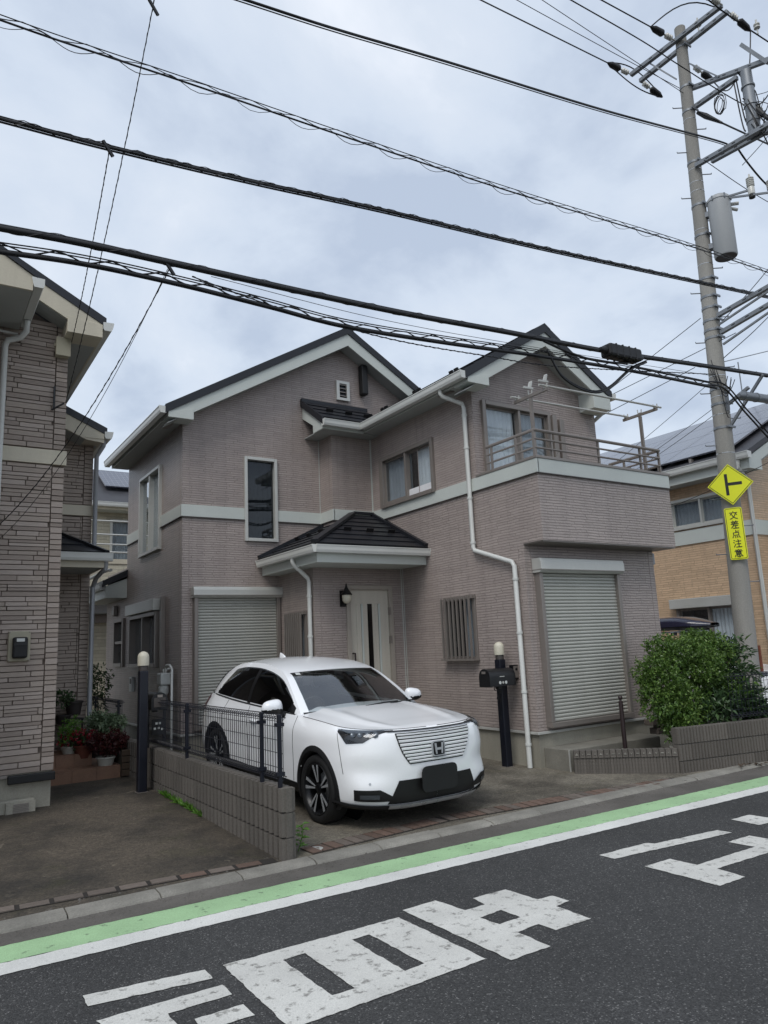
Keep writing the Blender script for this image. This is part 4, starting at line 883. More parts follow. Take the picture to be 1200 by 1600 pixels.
def joined_stones(lst, y, root):
    mb = MB()
    for a, b, c, d in lst:
        pr = rs.uniform(0.0, 0.014); g = 0.0035; i0 = len(mb.v)
        mb.v += [((a+b)/2+v[0]*(b-a-g), y+0.012-pr/2+v[1]*(0.024+pr), (c+d)/2+v[2]*(d-c-g)) for v in unit.v]; mb.f += [tuple(i0+k for k in f) for f in unit.f]
    o = mb.build('stone_courses', 'stone_a', root); o['kind'] = 'stuff'
joined_stones(small, YL, LH)
MB().prism([(-3, YL+0.03, 5.5), (XC-0.004, YL+0.03, 5.5), (XC-0.004, YL+0.03, 5.6), (-1.2, YL+0.03, 7.1), (-3, YL+0.03, 7.1)], (0, 0.1, 0)).build('gable_wall', 'stone_joint', LH)
for a, b, c, d in stone_rows(0.52, XC, 5.72, 5.98): pass
MB().box(0.4, XC+0.02, YL-0.022, YL+0.03, 3.94, 4.115).build('storey_band', 'trim_warm', LH, bevel=0.004)
MB().box(-3, XC-0.02, YL+0.02, 14, -0.02, 0.468).build('foundation', 'concrete', LH)
MB().box(-3, 1.28, YL-0.12, YL+0.02, -0.02, 0.22).build('footing', 'concrete', LH, bevel=0.01)
MB().box(-3, 1.02, YL-0.03, YL+0.02, 0.44, 0.47).build('drip_cap', 'alu', LH)
# recessed entrance wall
MB().box(0.8, XR-0.003, YR+0.022, 15, 0.1, 5.0).build('wall', 'stone_joint', LH)
joined_stones(stone_rows(1.3, XR, 0.15, 3.78)+stone_rows(1.3, XR, 3.96, 5.0), YR, LH)
MB().box(1.4, XR+0.015, YR-0.02, YR+0.03, 3.79, 3.95).build('storey_band', 'trim_warm', LH, bevel=0.004)
MB().box(XR-0.165, XR-0.155, YR-0.008, YR+0.004, 0.2, 3.78).build('joint_bead', 'stone_joint', LH)
# main rake at the front
def rake(y0, yw, xa, za, xt, zt, boxw, zsof, root=LH, bb=0.24, T=0.11, mat='trim_warm'):
    k = (za-zt)/(xt-xa); f = lambda x: zt+(xt-x)*k
    MB().prism([(xa, y0, za), (xt, y0, zt), (xt, y0, zt-T), (xa, y0, za-T)][::-1], (0, 5, 0)).build('roof', 'roof_metal', root)
    xi = xt-0.04
    MB().prism([(xa, y0+0.012, za-T-.002), (xi, y0+0.012, f(xi)-T-.002), (xi, y0+0.012, f(xi)-T-bb*.6), (xi-boxw+0.02, y0+0.012, f(xi-boxw)-T-bb), (xa, y0+0.012, za-T-bb)][::-1], (0, 0.03, 0)).build('bargeboard', mat, root)
    MB().prism([(xa, y0+0.043, za-T-bb+0.02), (xi-boxw, y0+0.043, f(xi-boxw)-T-bb+0.02), (xi-boxw, y0+0.043, f(xi-boxw)-T-bb+0.005), (xa, y0+0.043, za-T-bb+0.005)][::-1], (0, yw-y0-0.04, 0)).build('rake_soffit', 'soffit', root)
    MB().prism([(xi-boxw, y0+0.004, zsof), (xi, y0+0.004, zsof), (xi, y0+0.004, f(xi)-T-0.006), (xi-boxw, y0+0.004, f(xi-boxw)-T-bb+0.05)], (0, yw-y0-0.006, 0)).build('eave_box', mat, root, bevel=0.003)
    MB().box(xi-boxw, xi, yw, yw+4.5, zsof+0.003, zsof+0.02).build('eave_soffit', 'soffit', root)
    MB().box(xi-0.02, xi, yw, yw+4.5, zsof, f(xi)-T-0.006).build('fascia', mat, root)
    gutter(root, (xt+0.02, y0, zt-0.11), (xt+0.02, y0+4.8, zt-0.11))
rake(8.76, YL, -1.5, 7.58, 1.84, 5.76, 0.40, 5.50)
rake(11.08, YR, 1.2, 5.62, 2.38, 5.08, 0.27, 4.90)
# eave of the wing that projects towards the road, just outside the frame
MB().prism([(-2.5, 7.96, 7.83), (0.96, 7.96, 5.76), (0.96, 7.96, 5.69), (-2.5, 7.96, 7.76)][::-1], (0, 1.2, 0)).build('roof', 'roof_metal', LH)
MB().prism([(-2.5, 7.98, 7.755), (0.92, 7.98, 5.71), (0.92, 7.98, 5.545), (0.5, 7.98, 5.545), (0.5, 7.98, 5.78), (-2.5, 7.98, 7.5)][::-1], (0, 0.03, 0)).build('bargeboard', 'trim_warm', LH)
MB().box(0.5, 0.918, 8.012, 9.08, 5.547, 5.68).build('eave_box', 'soffit', LH)
MB().box(-2.5, 0.52, 8.3, 9.1, 0.1, 5.9).build('wall', 'siding_left_far', LH)
gutter(LH, (0.975, 9.08, 5.64), (0.975, 7.97, 5.64), r=0.055)
MB().tube([(0.975, 8.86, 5.58), (0.975, 8.88, 5.46), (0.93, 8.95, 5.40), (0.80, 9.0, 5.36), (0.775, 9.03, 5.3), (0.775, 9.05, 4.0), (0.775, 9.05, 2.6)], 0.036, 10).build('downspout', 'gutter', LH, smooth=50)
MB().tube([(0.55, 9.0, 5.47), (0.9, 9.0, 5.45)], 0.016, 8).build('conduit', 'gutter', LH)
# entrance roof
A_, B_ = V((0.9, 10.52, 3.10)), V((2.30, 10.52, 3.10)); C_, D_ = V((1.5, 11.5, 3.62)), V((0.9, 11.5, 3.62))
roof_face(A_, B_, C_, D_, 4, root=LH)
MB().prism([B_, V((2.30, 11.5, 3.10)), C_], (0, 0, -0.03)).build('roof_end', 'roof_metal', LH); MB().bar(B_+V((0, 0, .02)), C_+V((0, 0, .02)), 0.09, 0.04).build('hip_cap', 'roof_metal', LH)
MB().box(0.9, 2.27, 10.56, 10.59, 2.90, 3.06).build('fascia', 'trim_warm', LH); MB().box(0.9, 2.27, 10.59, YR, 2.905, 2.92).build('porch_soffit', 'soffit', LH)
MB().box(2.24, 2.27, 10.59, YR, 2.90, 3.06).build('fascia', 'trim_warm', LH)
gutter(LH, (0.9, 10.52, 3.04), (2.36, 10.52, 3.04))
MB().tube([(2.30, 10.6, 2.99), (2.30, 10.62, 2.9), (2.30, 11.2, 2.82), (2.295, 11.4, 2.7), (2.295, 11.4, 0.2)], 0.034, 10).build('downspout', 'pipe_grey', LH, smooth=50)
MB().tube([(2.36, 11.2, 4.92), (2.36, 11.22, 4.84), (2.30, 11.4, 4.7), (2.30, 11.4, 3.0)], 0.034, 10).build('downspout', 'pipe_grey', LH, smooth=50)
# tiled entrance steps
for k, (x1, y0, z1) in enumerate(((2.50, 10.38, 0.27), (2.20, 10.68, 0.43))):
    MB().box(1.3, x1, y0, YR, 0.05, z1-0.015).build('step', 'tile_floor', LH)
    x = 1.3; n = 4
    for i in range(n):
        w = (x1-1.3)/n; MB().box(1.3+i*w+0.003, 1.3+(i+1)*w-0.003, y0-0.008, y0+0.29, z1-0.014, z1).build('tile', 'tile_floor', LH)
        MB().box(1.3+i*w+0.003, 1.3+(i+1)*w-0.003, y0-0.012, y0-0.001, 0.09+k*0.17, z1-0.017).build('tile', 'tile_floor', LH)
# things fixed to its wall
em = thing('electric_meter', (1.07, YL, 1.65), 'black electricity meter on a grey backboard on the stone wall', 'meter')
MB().box(0.96, 1.185, YL-0.045, YL-0.003, 1.665, 2.0).build('backboard', 'box_beige', em, bevel=0.012)
MB().box(1.0, 1.15, YL-0.13, YL-0.046, 1.70, 1.93).build('case', 'black_plastic', em, bevel=0.02)
MB().box(1.035, 1.115, YL-0.134, YL-0.1305, 1.88, 1.915).build('label_plate', 'meter_white', em); MB().box(1.01, 1.14, YL-0.137, YL-0.131, 1.84, 1.865).build('display', 'black_metal', em)
for x in (0.975, 1.17):
    for z in (1.68, 1.985): MB().lathe((x, YL-0.045, z), (0, -1, 0), [(0.008, 0), (0.008, 0.005), (0, 0.006)], 8).build('screw', 'alu', em)
jb = thing('junction_box', (1.4, YL, 5.27), 'beige cable junction box below the eave of the stone house', 'box')
MB().box(1.32, 1.475, YL-0.13, YL-0.015, 5.275, 5.50).build('case', 'box_beige', jb, bevel=0.012); MB().box(1.315, 1.48, YL-0.14, YL-0.1305, 5.27, 5.505).build('cover', 'box_beige', jb, bevel=0.006)
MB().box(1.302, 1.314, YL-0.1, YL-0.06, 5.39, 5.43).build('latch', 'box_beige', jb)
bb_ = tag(MB().box(1.015, 1.485, YL-0.075, YL-0.025, 0.375, 0.465).build('black_board', 'black_plastic', None, bevel=0.01), 'black foam corner guard strip along the foot of the stone wall', 'guard')
ab = thing('anchor_bracket', (1.33, YL, 4.6), 'black wire anchor bracket on the stone wall under the junction box', 'bracket')
MB().bar((1.33, YL-0.03, 4.62), (1.33, YL-0.03, 4.9), 0.025, 0.02).build('plate', 'black_metal', ab)
MB().tube([(1.33, YL-0.03, 4.63), (1.30, YL-0.12, 4.58), (1.42, YL-0.18, 4.66)], 0.012, 6).build('arm', 'black_metal', ab)

# ================================================================ tan house on the right, roof of solar panels
TH = thing('tan_house', (17, 11, 0.1), 'tan sided house on the right with solar panels covering its roof', 'house')
XT, YT = 14.5, 8.2
wu = (8.55, 10.06, 3.93, 4.58); wl = (8.70, 10.18, 0.6, 2.2)
house_box(TH, XT, 21, YT, 16, 0.3, 5.15, 'siding_tan', W=[wu, wl])
MB().box(XT+0.02, 20.9, YT+0.02, 15.9, -0.02, 0.3).build('foundation', 'concrete', TH)
MB().prism([(XT, YT, 5.15), (21, YT, 5.15), (21, YT, 5.2), (17.75, YT, 6.85), (XT, YT, 5.2)], (0, 0.1, 0)).build('gable_wall', 'siding_tan', TH)
fbox(MB(), 'W', XT, YT-0.02, 16, 3.57, 3.88, -0.02, 0.03).build('storey_band', 'trim', TH)
fbox(MB(), 'S', YT, XT, 21, 3.57, 3.88, -0.02, 0.03).build('storey_band', 'trim', TH)
window(TH, 'W', XT, *wu, frame='alu_light', gl='glass', mull=(9.32,), proud=0.05, cur=[(0.0, 0.97, 'curtain_grey')], sashes=True)
window(TH, 'W', XT, *wl, frame='alu', gl='glass', mull=(9.42,), proud=0.05, cur=[(0.0, 0.5, 'curtain')], sashes=True)
fbox(MB(), 'W', XT, wl[0]-0.1, wl[1]+0.1, 2.17, 2.38, 0, 0.17).build('shutter_box', 'alu_light', TH, bevel=0.01)
# roof slab, eave, gutter
MB().prism([(14.05, 7.85, 5.22), (17.75, 7.85, 7.07), (21.5, 7.85, 5.2), (21.5, 7.85, 5.1), (17.75, 7.85, 6.95), (14.05, 7.85, 5.1)][::-1], (0, 8.6, 0)).build('roof', 'roof_slate', TH)
MB().prism([(14.09, 7.87, 5.09), (17.75, 7.87, 6.92), (17.75, 7.87, 6.68), (14.55, 7.87, 5.08), (14.55, 7.87, 4.86), (14.09, 7.87, 4.86)][::-1], (0, 0.03, 0)).build('bargeboard', 'trim', TH)
MB().prism([(17.75, 7.87, 6.92), (21.4, 7.87, 5.09), (21.4, 7.87, 4.86), (17.75, 7.87, 6.68)][::-1], (0, 0.03, 0)).build('bargeboard', 'trim', TH)
MB().box(14.09, XT, 7.9, 16.2, 4.86, 4.88).build('eave_soffit', 'soffit', TH); MB().box(14.07, 14.09, 7.9, 16.2, 4.86, 5.1).build('fascia', 'trim', TH)
MB().prism([(14.55, 7.9, 5.06), (17.75, 7.9, 6.66), (17.75, 7.9, 6.64), (14.55, 7.9, 5.04)][::-1], (0, 0.29, 0)).build('rake_soffit', 'soffit', TH)
gutter(TH, (14.0, 16.3, 5.12), (14.0, 7.8, 5.12), r=0.07)
MB().tube([(14.0, 8.05, 5.05), (14.0, 8.07, 4.9), (14.42, 8.14, 4.7), (14.44, 8.15, 0.2)], 0.04, 10).build('downspout', 'gutter', TH, smooth=50)
un = V((1, 0, 0.5)).normalized(); nn = V((-0.5, 0, 1)).normalized(); pw, ph = 1.65, 0.99
pan = None
for r in range(4):
    for c in range(4):
        o0 = V((14.25, 8.25+c*(pw+0.02), 5.32))+un*(r*(ph+0.018))+nn*0.09
        b = MB().hexa([o0, o0+V((0, pw, 0)), o0+V((0, pw, 0))+un*ph, o0+un*ph, o0+nn*0.035, o0+V((0, pw, 0))+nn*0.035, o0+V((0, pw, 0))+un*ph+nn*0.035, o0+un*ph+nn*0.035])
        so = b.build('solar_panel', 'solar', TH)
for c in range(9):
    p = V((14.18, 8.4+c*0.8, 5.33)); MB().box(p.x, p.x+0.1, p.y, p.y+0.06, p.z-0.04, p.z+0.05).build('panel_clamp', 'alu', TH)
# balcony and window on its road side
MB().box(15.2, 19.5, 7.4, YT, 3.55, 3.95).build('balcony', 'trim', TH); MB().box(15.2, 19.5, 7.4, YT, 2.8, 3.549).build('balcony_wall', 'siding_tan', TH)
for z in (4.15, 4.3, 4.45): MB().tube([(15.25, YT, z), (15.25, 7.45, z), (19.4, 7.45, z)], 0.02, 6).build('rail', 'alu', TH)
for x in (15.25, 16.3, 17.4): MB().bar((x, 7.45, 3.95), (x, 7.45, 4.45), 0.04, 0.03).build('rail_post', 'alu', TH)
fbox(MB(), 'S', YT, 15.4, 17.3, 3.9, 4.85, 0.0, 0.05).build('window_frame', 'alu', TH); fbox(MB(), 'S', YT, 15.46, 17.24, 3.96, 4.79, 0.05, 0.056).build('window_pane', 'glass_dark', TH)
fbox(MB(), 'S', YT, 15.46, 17.24, 3.96, 4.79, 0.0505, 0.0515).build('window_blind', 'curtain_grey', TH)
MB().box(14.9, 19, 6.9, YT, 2.15, 2.27).build('canopy', 'alu_light', TH); MB().tube([(14.85, 7.0, 1.95), (16.5, 6.7, 1.8)], 0.03, 8).build('awning_arm', 'alu_light', TH)

# ================================================================ cream house behind, seen in the gap
RH = thing('cream_house', (4.5, 22, 0), 'cream brick-sided house seen in the gap between the two near houses', 'house')
YQ = 20.0
house_box(RH, 1.5, 9, YQ, 26, 0, 5.55, 'siding_cream', S=[(4.44, 5.6, 4.1, 5.30)])
window(RH, 'S', YQ, 4.44, 5.6, 4.1, 5.30, frame='alu_light', gl='glass', cur=[(0, 1, 'curtain_grey')], mull=(5.02,))
MB().hexa([(1.2, 19.5, 5.68), (9.4, 19.5, 5.68), (9.4, 26.5, 5.68), (1.2, 26.5, 5.68), (3.2, 22.2, 7.2), (7.5, 22.2, 7.2), (7.5, 23.4, 7.2), (3.2, 23.4, 7.2)]).build('roof', 'roof_slate', RH)
MB().box(1.25, 9.35, 19.52, 19.56, 5.5, 5.66).build('fascia', 'trim_warm', RH); gutter(RH, (1.2, 19.47, 5.62), (9.4, 19.47, 5.62), r=0.06); MB().box(1.25, 9.35, 19.56, YQ, 5.5, 5.52).build('eave_soffit', 'soffit', RH)
MB().box(1.5, 9, 19.0, YQ, 3.25, 4.0).build('balcony', 'siding_cream', RH); MB().box(1.48, 9.02, 18.98, 19.12, 4.0, 4.12).build('parapet_cap', 'trim_warm', RH)
for z in (4.3, 4.5, 4.75): MB().tube([(1.5, 19.05, z), (9, 19.05, z)], 0.022, 6).build('rail', 'alu_light', RH)
MB().tube([(1.5, 19.05, 5.1), (9, 19.05, 5.1)], 0.02, 6).build('drying_pole', 'alu_light', RH)
for c in range(3):
    a = V((4.35+c*1.1, 20.35, 6.28)); u2 = V((0, 2.7, 1.52)).normalized(); n2 = V((0, -1.52, 2.7)).normalized()
    MB().hexa([a, a+V((1.05, 0, 0)), a+V((1.05, 0, 0))+u2*1.5, a+u2*1.5, a+n2*.04, a+V((1.05, 0, 0))+n2*.04, a+V((1.05, 0, 0))+u2*1.5+n2*.04, a+u2*1.5+n2*.04]).build('solar_panel', 'solar', RH)
p = ony(158, 950, YQ-0.3); MB().box(p.x-0.6, p.x+0.6, YQ-0.35, YQ, p.z-0.15, p.z+0.2).build('awning', 'pipe_grey', RH, bevel=0.05)
p = ony(158, 967, YQ-0.1); MB().box(p.x-0.15, p.x+0.15, YQ-0.15, YQ, p.z-0.1, p.z+0.1).build('vent_hood', 'alu', RH)
# a dark-roofed roofline further back so the gap is closed
# ================================================================ utility pole
PB = V((11.03, 6.65, 0.0)); LEAN = V((0.267, -0.176, 12.6)); PT = 12.6
def PA(z): return PB+LEAN*(z/PT)
def PR(z): return 0.165-0.070*z/PT
pole = thing('utility_pole', PB, 'tall concrete utility pole carrying the wires and two yellow signs', 'utility pole')
MB().tube([PA(-0.3), PA(3), PA(6), PA(9), PA(PT)], [PR(0), PR(3), PR(6), PR(9), PR(PT)], 24).build('shaft', 'pole_concrete', pole, smooth=50)
def band_at(z, h=0.04, mat='galvanised', ex=0.008):
    o = MB().lathe(PA(z), LEAN, [(PR(z)-0.005, 0), (PR(z)+ex, 0), (PR(z)+ex, h), (PR(z)-0.005, h)], 24).build('pole_band', mat, pole, smooth=40)
    if ex > 0.006:
        a = PA(z)+V((-0.1, -PR(z)-0.02, h/2)); MB().bar(a, a+V((0.2, 0, 0)), 0.02, 0.035).build('band_bolt', mat, o)
def zpix(py):      # height on the pole seen at image row py
    lo, hi = 0.0, 13.0
    for _ in range(40):
        mid = (lo+hi)/2; d = PA(mid)-CAM; y = 800-FPX*d.dot(UP)/d.dot(FW)
        if y > py: lo = mid
        else: hi = mid
    return lo
for py in (78, 140, 178, 258, 325, 372, 440, 468, 485, 505, 520, 532, 612, 635, 672): band_at(zpix(py))
for py in (190, 268, 288, 302, 362, 416, 590, 622, 650, 710): band_at(zpix(py), 0.006, 'chrome', 0.003)
MB().bar(PA(5.2)+V((-0.05, -PR(5.2)-0.004, 0)), PA(5.6)+V((-0.05, -PR(5.6)-0.004, 0)), 0.1, 0.006).build('plate', 'galvanised', pole)
z = 2.4; s_ = 1
while z < 11.6:
    a = PA(z); dv_ = V((0.8, -0.55, 0)).normalized()*s_; MB().tube([a+dv_*(PR(z)-0.02), a+dv_*(PR(z)+0.17), a+dv_*(PR(z)+0.17)+V((0, 0, 0.02))], 0.009, 6).build('step_bolt', 'galvanised', pole); z += 0.45; s_ = -s_
RB = MB().bar(PA(1.2)+V((0.13, -0.1, -0.2)), PA(1.2)+V((0.13, -0.1, 0.2)), 0.1, 0.02).build('rust_plate', 'rust', pole)
def cross_arm(pa, pb, xp, w=0.075, name='crossarm', holes=True):
    a = onx(*pa, xp); b = onx(*pb, xp); o = MB().bar(a, b, w, w).build(name, 'galvanised', pole, bevel=0.004)
    d = (b-a); n = int(d.length/0.22)
    for i in range(1, n):
        p = a+d*(i/n); MB().obox(p+V((-w/2-0.001, 0, 0)), (0.002, 0, 0), d.normalized()*0.03, (0, 0, 0.008)).build('slot', 'black_metal', o)
    return a, b
xq = PA(12).x
A1 = cross_arm((986, 117), (1128, 8), xq-0.13); A2 = cross_arm((1000, 127), (1137, 18), xq+0.13)
A3 = cross_arm((1078, 139), (1215, 88), xq+0.05); A4 = cross_arm((1076, 174), (1152, 121), xq+0.05)
A5 = cross_arm((1087, 259), (1215, 186), PA(10).x-0.10); A6 = cross_arm((1112, 252), (1215, 196), PA(10).x+0.10)
A7 = cross_arm((1118, 495), (1215, 440), PA(7).x, 0.07); A8 = cross_arm((1126, 520), (1215, 468), PA(7).x, 0.07)
A9 = cross_arm((1125, 642), (1170, 605), PA(5.5).x, 0.05)
MB().bar(onx(1122, 508, PA(7).x), onx(1205, 452, PA(7).x), 0.03, 0.03).build('arm_brace', 'galvanised', pole); MB().bar(onx(1130, 538, PA(7).x), onx(1210, 482, PA(7).x), 0.03, 0.03).build('arm_brace', 'galvanised', pole)
MB().bar(onx(1140, 668, PA(5.5).x), onx(1192, 585, PA(5.5).x), 0.04, 0.04).build('arm_brace', 'galvanised', pole)
MB().bar(onx(1012, 97, xq-0.13), onx(1057, 124, xq), 0.022, 0.022).build('arm_brace', 'galvanised', pole); MB().bar(onx(1070, 96, xq), onx(1123, 120, xq), 0.022, 0.022).build('arm_brace', 'galvanised', pole)
c0 = onx(1165, 112, xq); c1 = onx(1173, 214, PA(10).x)
c1 = V((c0.x, c0.y, c1.z)); MB().tube([c1, c0], [0.10, 0.088], 16).build('stub_post', 'galvanised', pole, smooth=50)
MB().bar(onx(1158, 70, xq), onx(1200, 98, xq), 0.05, 0.06).build('stub_arm', 'galvanised', pole)
def insulator(p, d, n=3, r=0.05, lab='insulator'):
    p = V(p); d = V(d).normalized(); prof = [(0.012, -0.1), (0.012, 0)]; h = 0
    for i in range(n): prof += [(r*0.6, h), (r, h+0.012), (r, h+0.03), (r*0.6, h+0.045)]; h += 0.055
    prof += [(0.015, h), (0.015, h+0.06)]; o = MB().lathe(p, d, prof, 14).build('insulator', 'porcelain', pole, smooth=35); return p+d*(h+0.05)
def boot(p, d, ln=0.34): p = V(p); d = V(d).normalized(); MB().tube([p, p+d*0.04, p+d*ln*0.7, p+d*ln], [0.03, 0.062, 0.055, 0.016], 10).build('clamp_cover', 'black_plastic', pole, smooth=50); return p+d*ln
LEFT = V((-1, 0.04, -0.02)); RIGHT = V((1, -0.04, -0.03))
hv = []
for e_, arm in ((A1[0], A1), (PA(12.2)+V((-0.2, 0, 0.05)), A1), (A1[1], A1)):
    q = insulator(e_+V((-0.1, 0, 0)), LEFT); hv.append(boot(q, LEFT))
hr_ = []
for e_ in (A2[0], PA(12.0)+V((0.25, 0, -0.05)), A2[1]):
    q = insulator(e_+V((0.1, 0, 0)), RIGHT+V((0, 0, -0.15))); hr_.append(boot(q, RIGHT+V((0, 0, -0.15))))
insulator(PA(12.35)+V((0.1, -0.3, 0.1)), (0, 0, 1), 2, 0.06); insulator(onx(1183, 45, xq), (0, 0, 1), 2, 0.05)
def loop(a, b, dz, r=0.012, n=12):
    a = V(a); b = V(b); MB().tube([a.lerp(b, i/n)+V((0, 0, dz*math.sin(math.pi*i/n))) for i in range(n+1)], r, 6).build('jumper_wire', 'cable', pole, smooth=60)
for a, b, dz in ((hv[0], hr_[0], -0.15), (hv[1], hr_[2], 0.55), (hv[0], hr_[0], 0.25), (hr_[1], onx(1150, 125, xq), -0.2), (hr_[2], onx(1152, 112, xq), -0.5), (onx(1146, 126, xq+0.05), onx(1165, 205, xq), -0.3), (onx(1150, 124, xq+0.05), onx(1168, 190, xq), -0.3)): loop(a, b, dz)
for k in range(5):
    rr = random.Random(k); loop(onx(1112+rr.uniform(-4, 8), 560+rr.uniform(0, 20), PA(6).x-0.2), onx(1140+rr.uniform(-4, 12), 595+rr.uniform(-10, 20), PA(6).x-0.2), rr.uniform(-0.5, -0.15), 0.007)
loop(onx(1122, 585, PA(6).x-0.18), onx(1140, 652, PA(5.5).x-0.15), -0.25, 0.008)
# tangle of branch wires round the stub post
rt_ = random.Random(13)
for k in range(16):
    a = onx(rt_.uniform(1160, 1185), rt_.uniform(130, 215), xq+rt_.uniform(-0.15, 0.15)); b = onx(rt_.uniform(1180, 1215), rt_.uniform(140, 235), xq+rt_.uniform(-0.2, 0.3)); loop(a, b, rt_.uniform(-0.35, 0.2), rt_.uniform(0.005, 0.011))
for k in range(6):
    cc = onx(1124+rt_.uniform(-2, 3), 164+rt_.uniform(-4, 6), xq); ra = rt_.uniform(0.10, 0.2); MB().tube([cc+V((0.03*math.sin(t*0.7+k), ra*0.8*math.cos(t*0.524+k), ra*1.4*math.sin(t*0.524+k))) for t in range(13)], 0.006, 5).build('cable_coil', 'cable', pole, smooth=60)
for (px, py) in ((1183, 165), (1190, 178), (1172, 190), (1178, 205), (1168, 168)): insulator(onx(px, py, xq+0.1), (1, -0.2, -0.3), 1, 0.045)
for zz in (c1.z+0.25, c1.z+0.55, c1.z+0.9): MB().lathe((c1.x, c1.y, zz), (0, 0, 1), [(0.08, 0), (0.108, 0), (0.108, 0.03), (0.08, 0.03)], 16).build('pole_band', 'galvanised', pole)
for k, (pa, pb) in enumerate((((1090, 176), (1128, 192)), ((1180, 168), (1202, 188)))): MB().tube([onx(*pa, xq), onx((pa[0]*2+pb[0])/3, (pa[1]*2+pb[1])/3, xq), onx(*pb, xq)], [0.03, 0.05, 0.02], 10).build('clamp_cover', 'black_plastic', pole, smooth=50)
# transformer
tf = thing('transformer', onx(1135, 405, PA(8).x+0.1), 'grey cylindrical transformer hanging on the side of the concrete pole', 'transformer')
tb = onx(1135, 402, PA(8).x+0.1); tt = onx(1128, 308, PA(8).x+0.1); tb = V((tb.x, tb.y, tb.z)); TC = V((tb.x, tb.y, 0)); z0, z1 = tb.z, tt.z
MB().lathe((tb.x, tb.y, z0), (0, 0, 1), [(0.0, 0), (0.17, 0), (0.183, 0.02), (0.183, z1-z0-0.06), (0.192, z1-z0-0.06), (0.192, z1-z0-0.02), (0.16, z1-z0+0.02), (0.0, z1-z0+0.035)], 28).build('tank', 'transformer', tf, smooth=40)
MB().lathe((tb.x, tb.y, z0-0.004), (0, 0, 1), [(0.0, 0), (0.165, 0), (0.165, 0.003)], 28).build('base_plate', 'alu_dark', tf)
for f in (0.25, 0.8):
    zz = z0+(z1-z0)*f; a = PA(zz); MB().bar(V((a.x, a.y, zz)), V((tb.x, tb.y, zz)), 0.12, 0.09).build('bracket', 'galvanised', tf)
for k, (dx, dy) in enumerate(((0.10, -0.16), (0.2, -0.08), (0.2, 0.05))):
    MB().tube([V((tb.x+dx*0.8, tb.y+dy*0.8, z1-0.15)), V((tb.x+dx*1.6, tb.y+dy*1.6, z1-0.17))], 0.03, 10).build('bushing', 'porcelain', tf, smooth=50)
for k in range(6):
    t = k*1.05; MB().box(tb.x+0.192*math.cos(t)-0.01, tb.x+0.192*math.cos(t)+0.01, tb.y+0.192*math.sin(t)-0.01, tb.y+0.192*math.sin(t)+0.01, z1-0.08, z1+0.0).build('lid_clamp', 'galvanised', tf)
for i, (px, py) in enumerate(((1173, 292), (1205, 296))):
    p = onx(px, py, PA(8).x+0.15); fu = thing('cutout_fuse', p, ('porcelain cutout fuse above the transformer, left one' if i == 0 else 'porcelain cutout fuse above the transformer, right one at the frame edge'), 'fuse', 'cutout fuses')
    prof = [(0.02, -0.16), (0.055, -0.14), (0.055, -0.02)]; h = 0
    for k in range(5): prof += [(0.045, h), (0.062, h+0.01), (0.062, h+0.02), (0.045, h+0.03)]; h += 0.033
    prof += [(0.02, h), (0.012, h+0.07)]; MB().lathe(p, (0, 0, 1), prof, 14).build('body', 'porcelain', fu, smooth=35)
    MB().lathe(p+V((0, 0, -0.2)), (0, 0, 1), [(0.0, 0), (0.05, 0), (0.05, 0.04), (0.02, 0.06)], 12).build('end_cap', 'black_plastic', fu)
    MB().bar(p+V((0, 0, -0.05)), V((tb.x, tb.y, z1)), 0.03, 0.03).build('bracket', 'galvanised', fu)
# ---- signs facing the street
def to_sign(c, u, v, n): return lambda a, b, o=0.0: c+u*a+v*b+n*o
nrm = V((-0.551, -0.834, 0)); nrm = V((CAM.x-PB.x, CAM.y-PB.y, 0)).normalized()
zc = zpix(757); cs = PA(zc)+nrm*(PR(zc)+0.05); cs = CAM+ray(1141, 757)*((cs-CAM).dot(nrm)/ray(1141, 757).dot(nrm))
us = V((0, 0, 1)).cross(nrm).normalized(); vs_ = V((0, 0, 1))
th = math.radians(0.5); U_ = us*math.cos(th)+vs_*math.sin(th); V_ = -us*math.sin(th)+vs_*math.cos(th)
S = to_sign(cs, U_, V_, nrm)
sg = thing('junction_sign', cs, 'yellow diamond warning sign with a black side-road symbol on the pole', 'sign')
def plate(root, pts, o0, o1, name, mat, f=S): MB().prism([f(a, b, o0) for a, b in pts], nrm*(o1-o0)).build(name, mat, root)
D = 0.335
def dia(d): return [(-d, 0), (0, -d), (d, 0), (0, d)]
plate(sg, dia(D), 0, 0.012, 'plate', 'sign_yellow'); plate(sg, dia(D-0.02), 0.0125, 0.0135, 'border', 'sign_black'); plate(sg, dia(D-0.033), 0.014, 0.015, 'face', 'sign_yellow')
tl = math.radians(0.0)
plate(sg, [(-0.075, -0.175), (-0.03, -0.175), (-0.03, 0.175), (-0.075, 0.175)], 0.0155, 0.0165, 'symbol_bar', 'sign_black')
plate(sg, [(-0.0298, -0.02), (0.17, -0.02), (0.17, 0.03), (-0.0298, 0.03)], 0.0155, 0.0165, 'symbol_bar', 'sign_black')
MB().bar(S(0, 0.1, -0.05), S(0, 0.1, -0.001), 0.05, 0.05).build('bracket', 'galvanised', sg); MB().bar(S(0, -0.15, -0.05), S(0, -0.15, -0.001), 0.05, 0.05).build('bracket', 'galvanised', sg)
c2 = CAM+ray(1150, 833.5)*((cs-CAM).dot(nrm)/ray(1150, 833.5).dot(nrm)); S2 = to_sign(c2, U_, V_, nrm)
s2 = thing('caution_sign', c2, 'narrow yellow sign with five black characters below the diamond sign', 'sign')
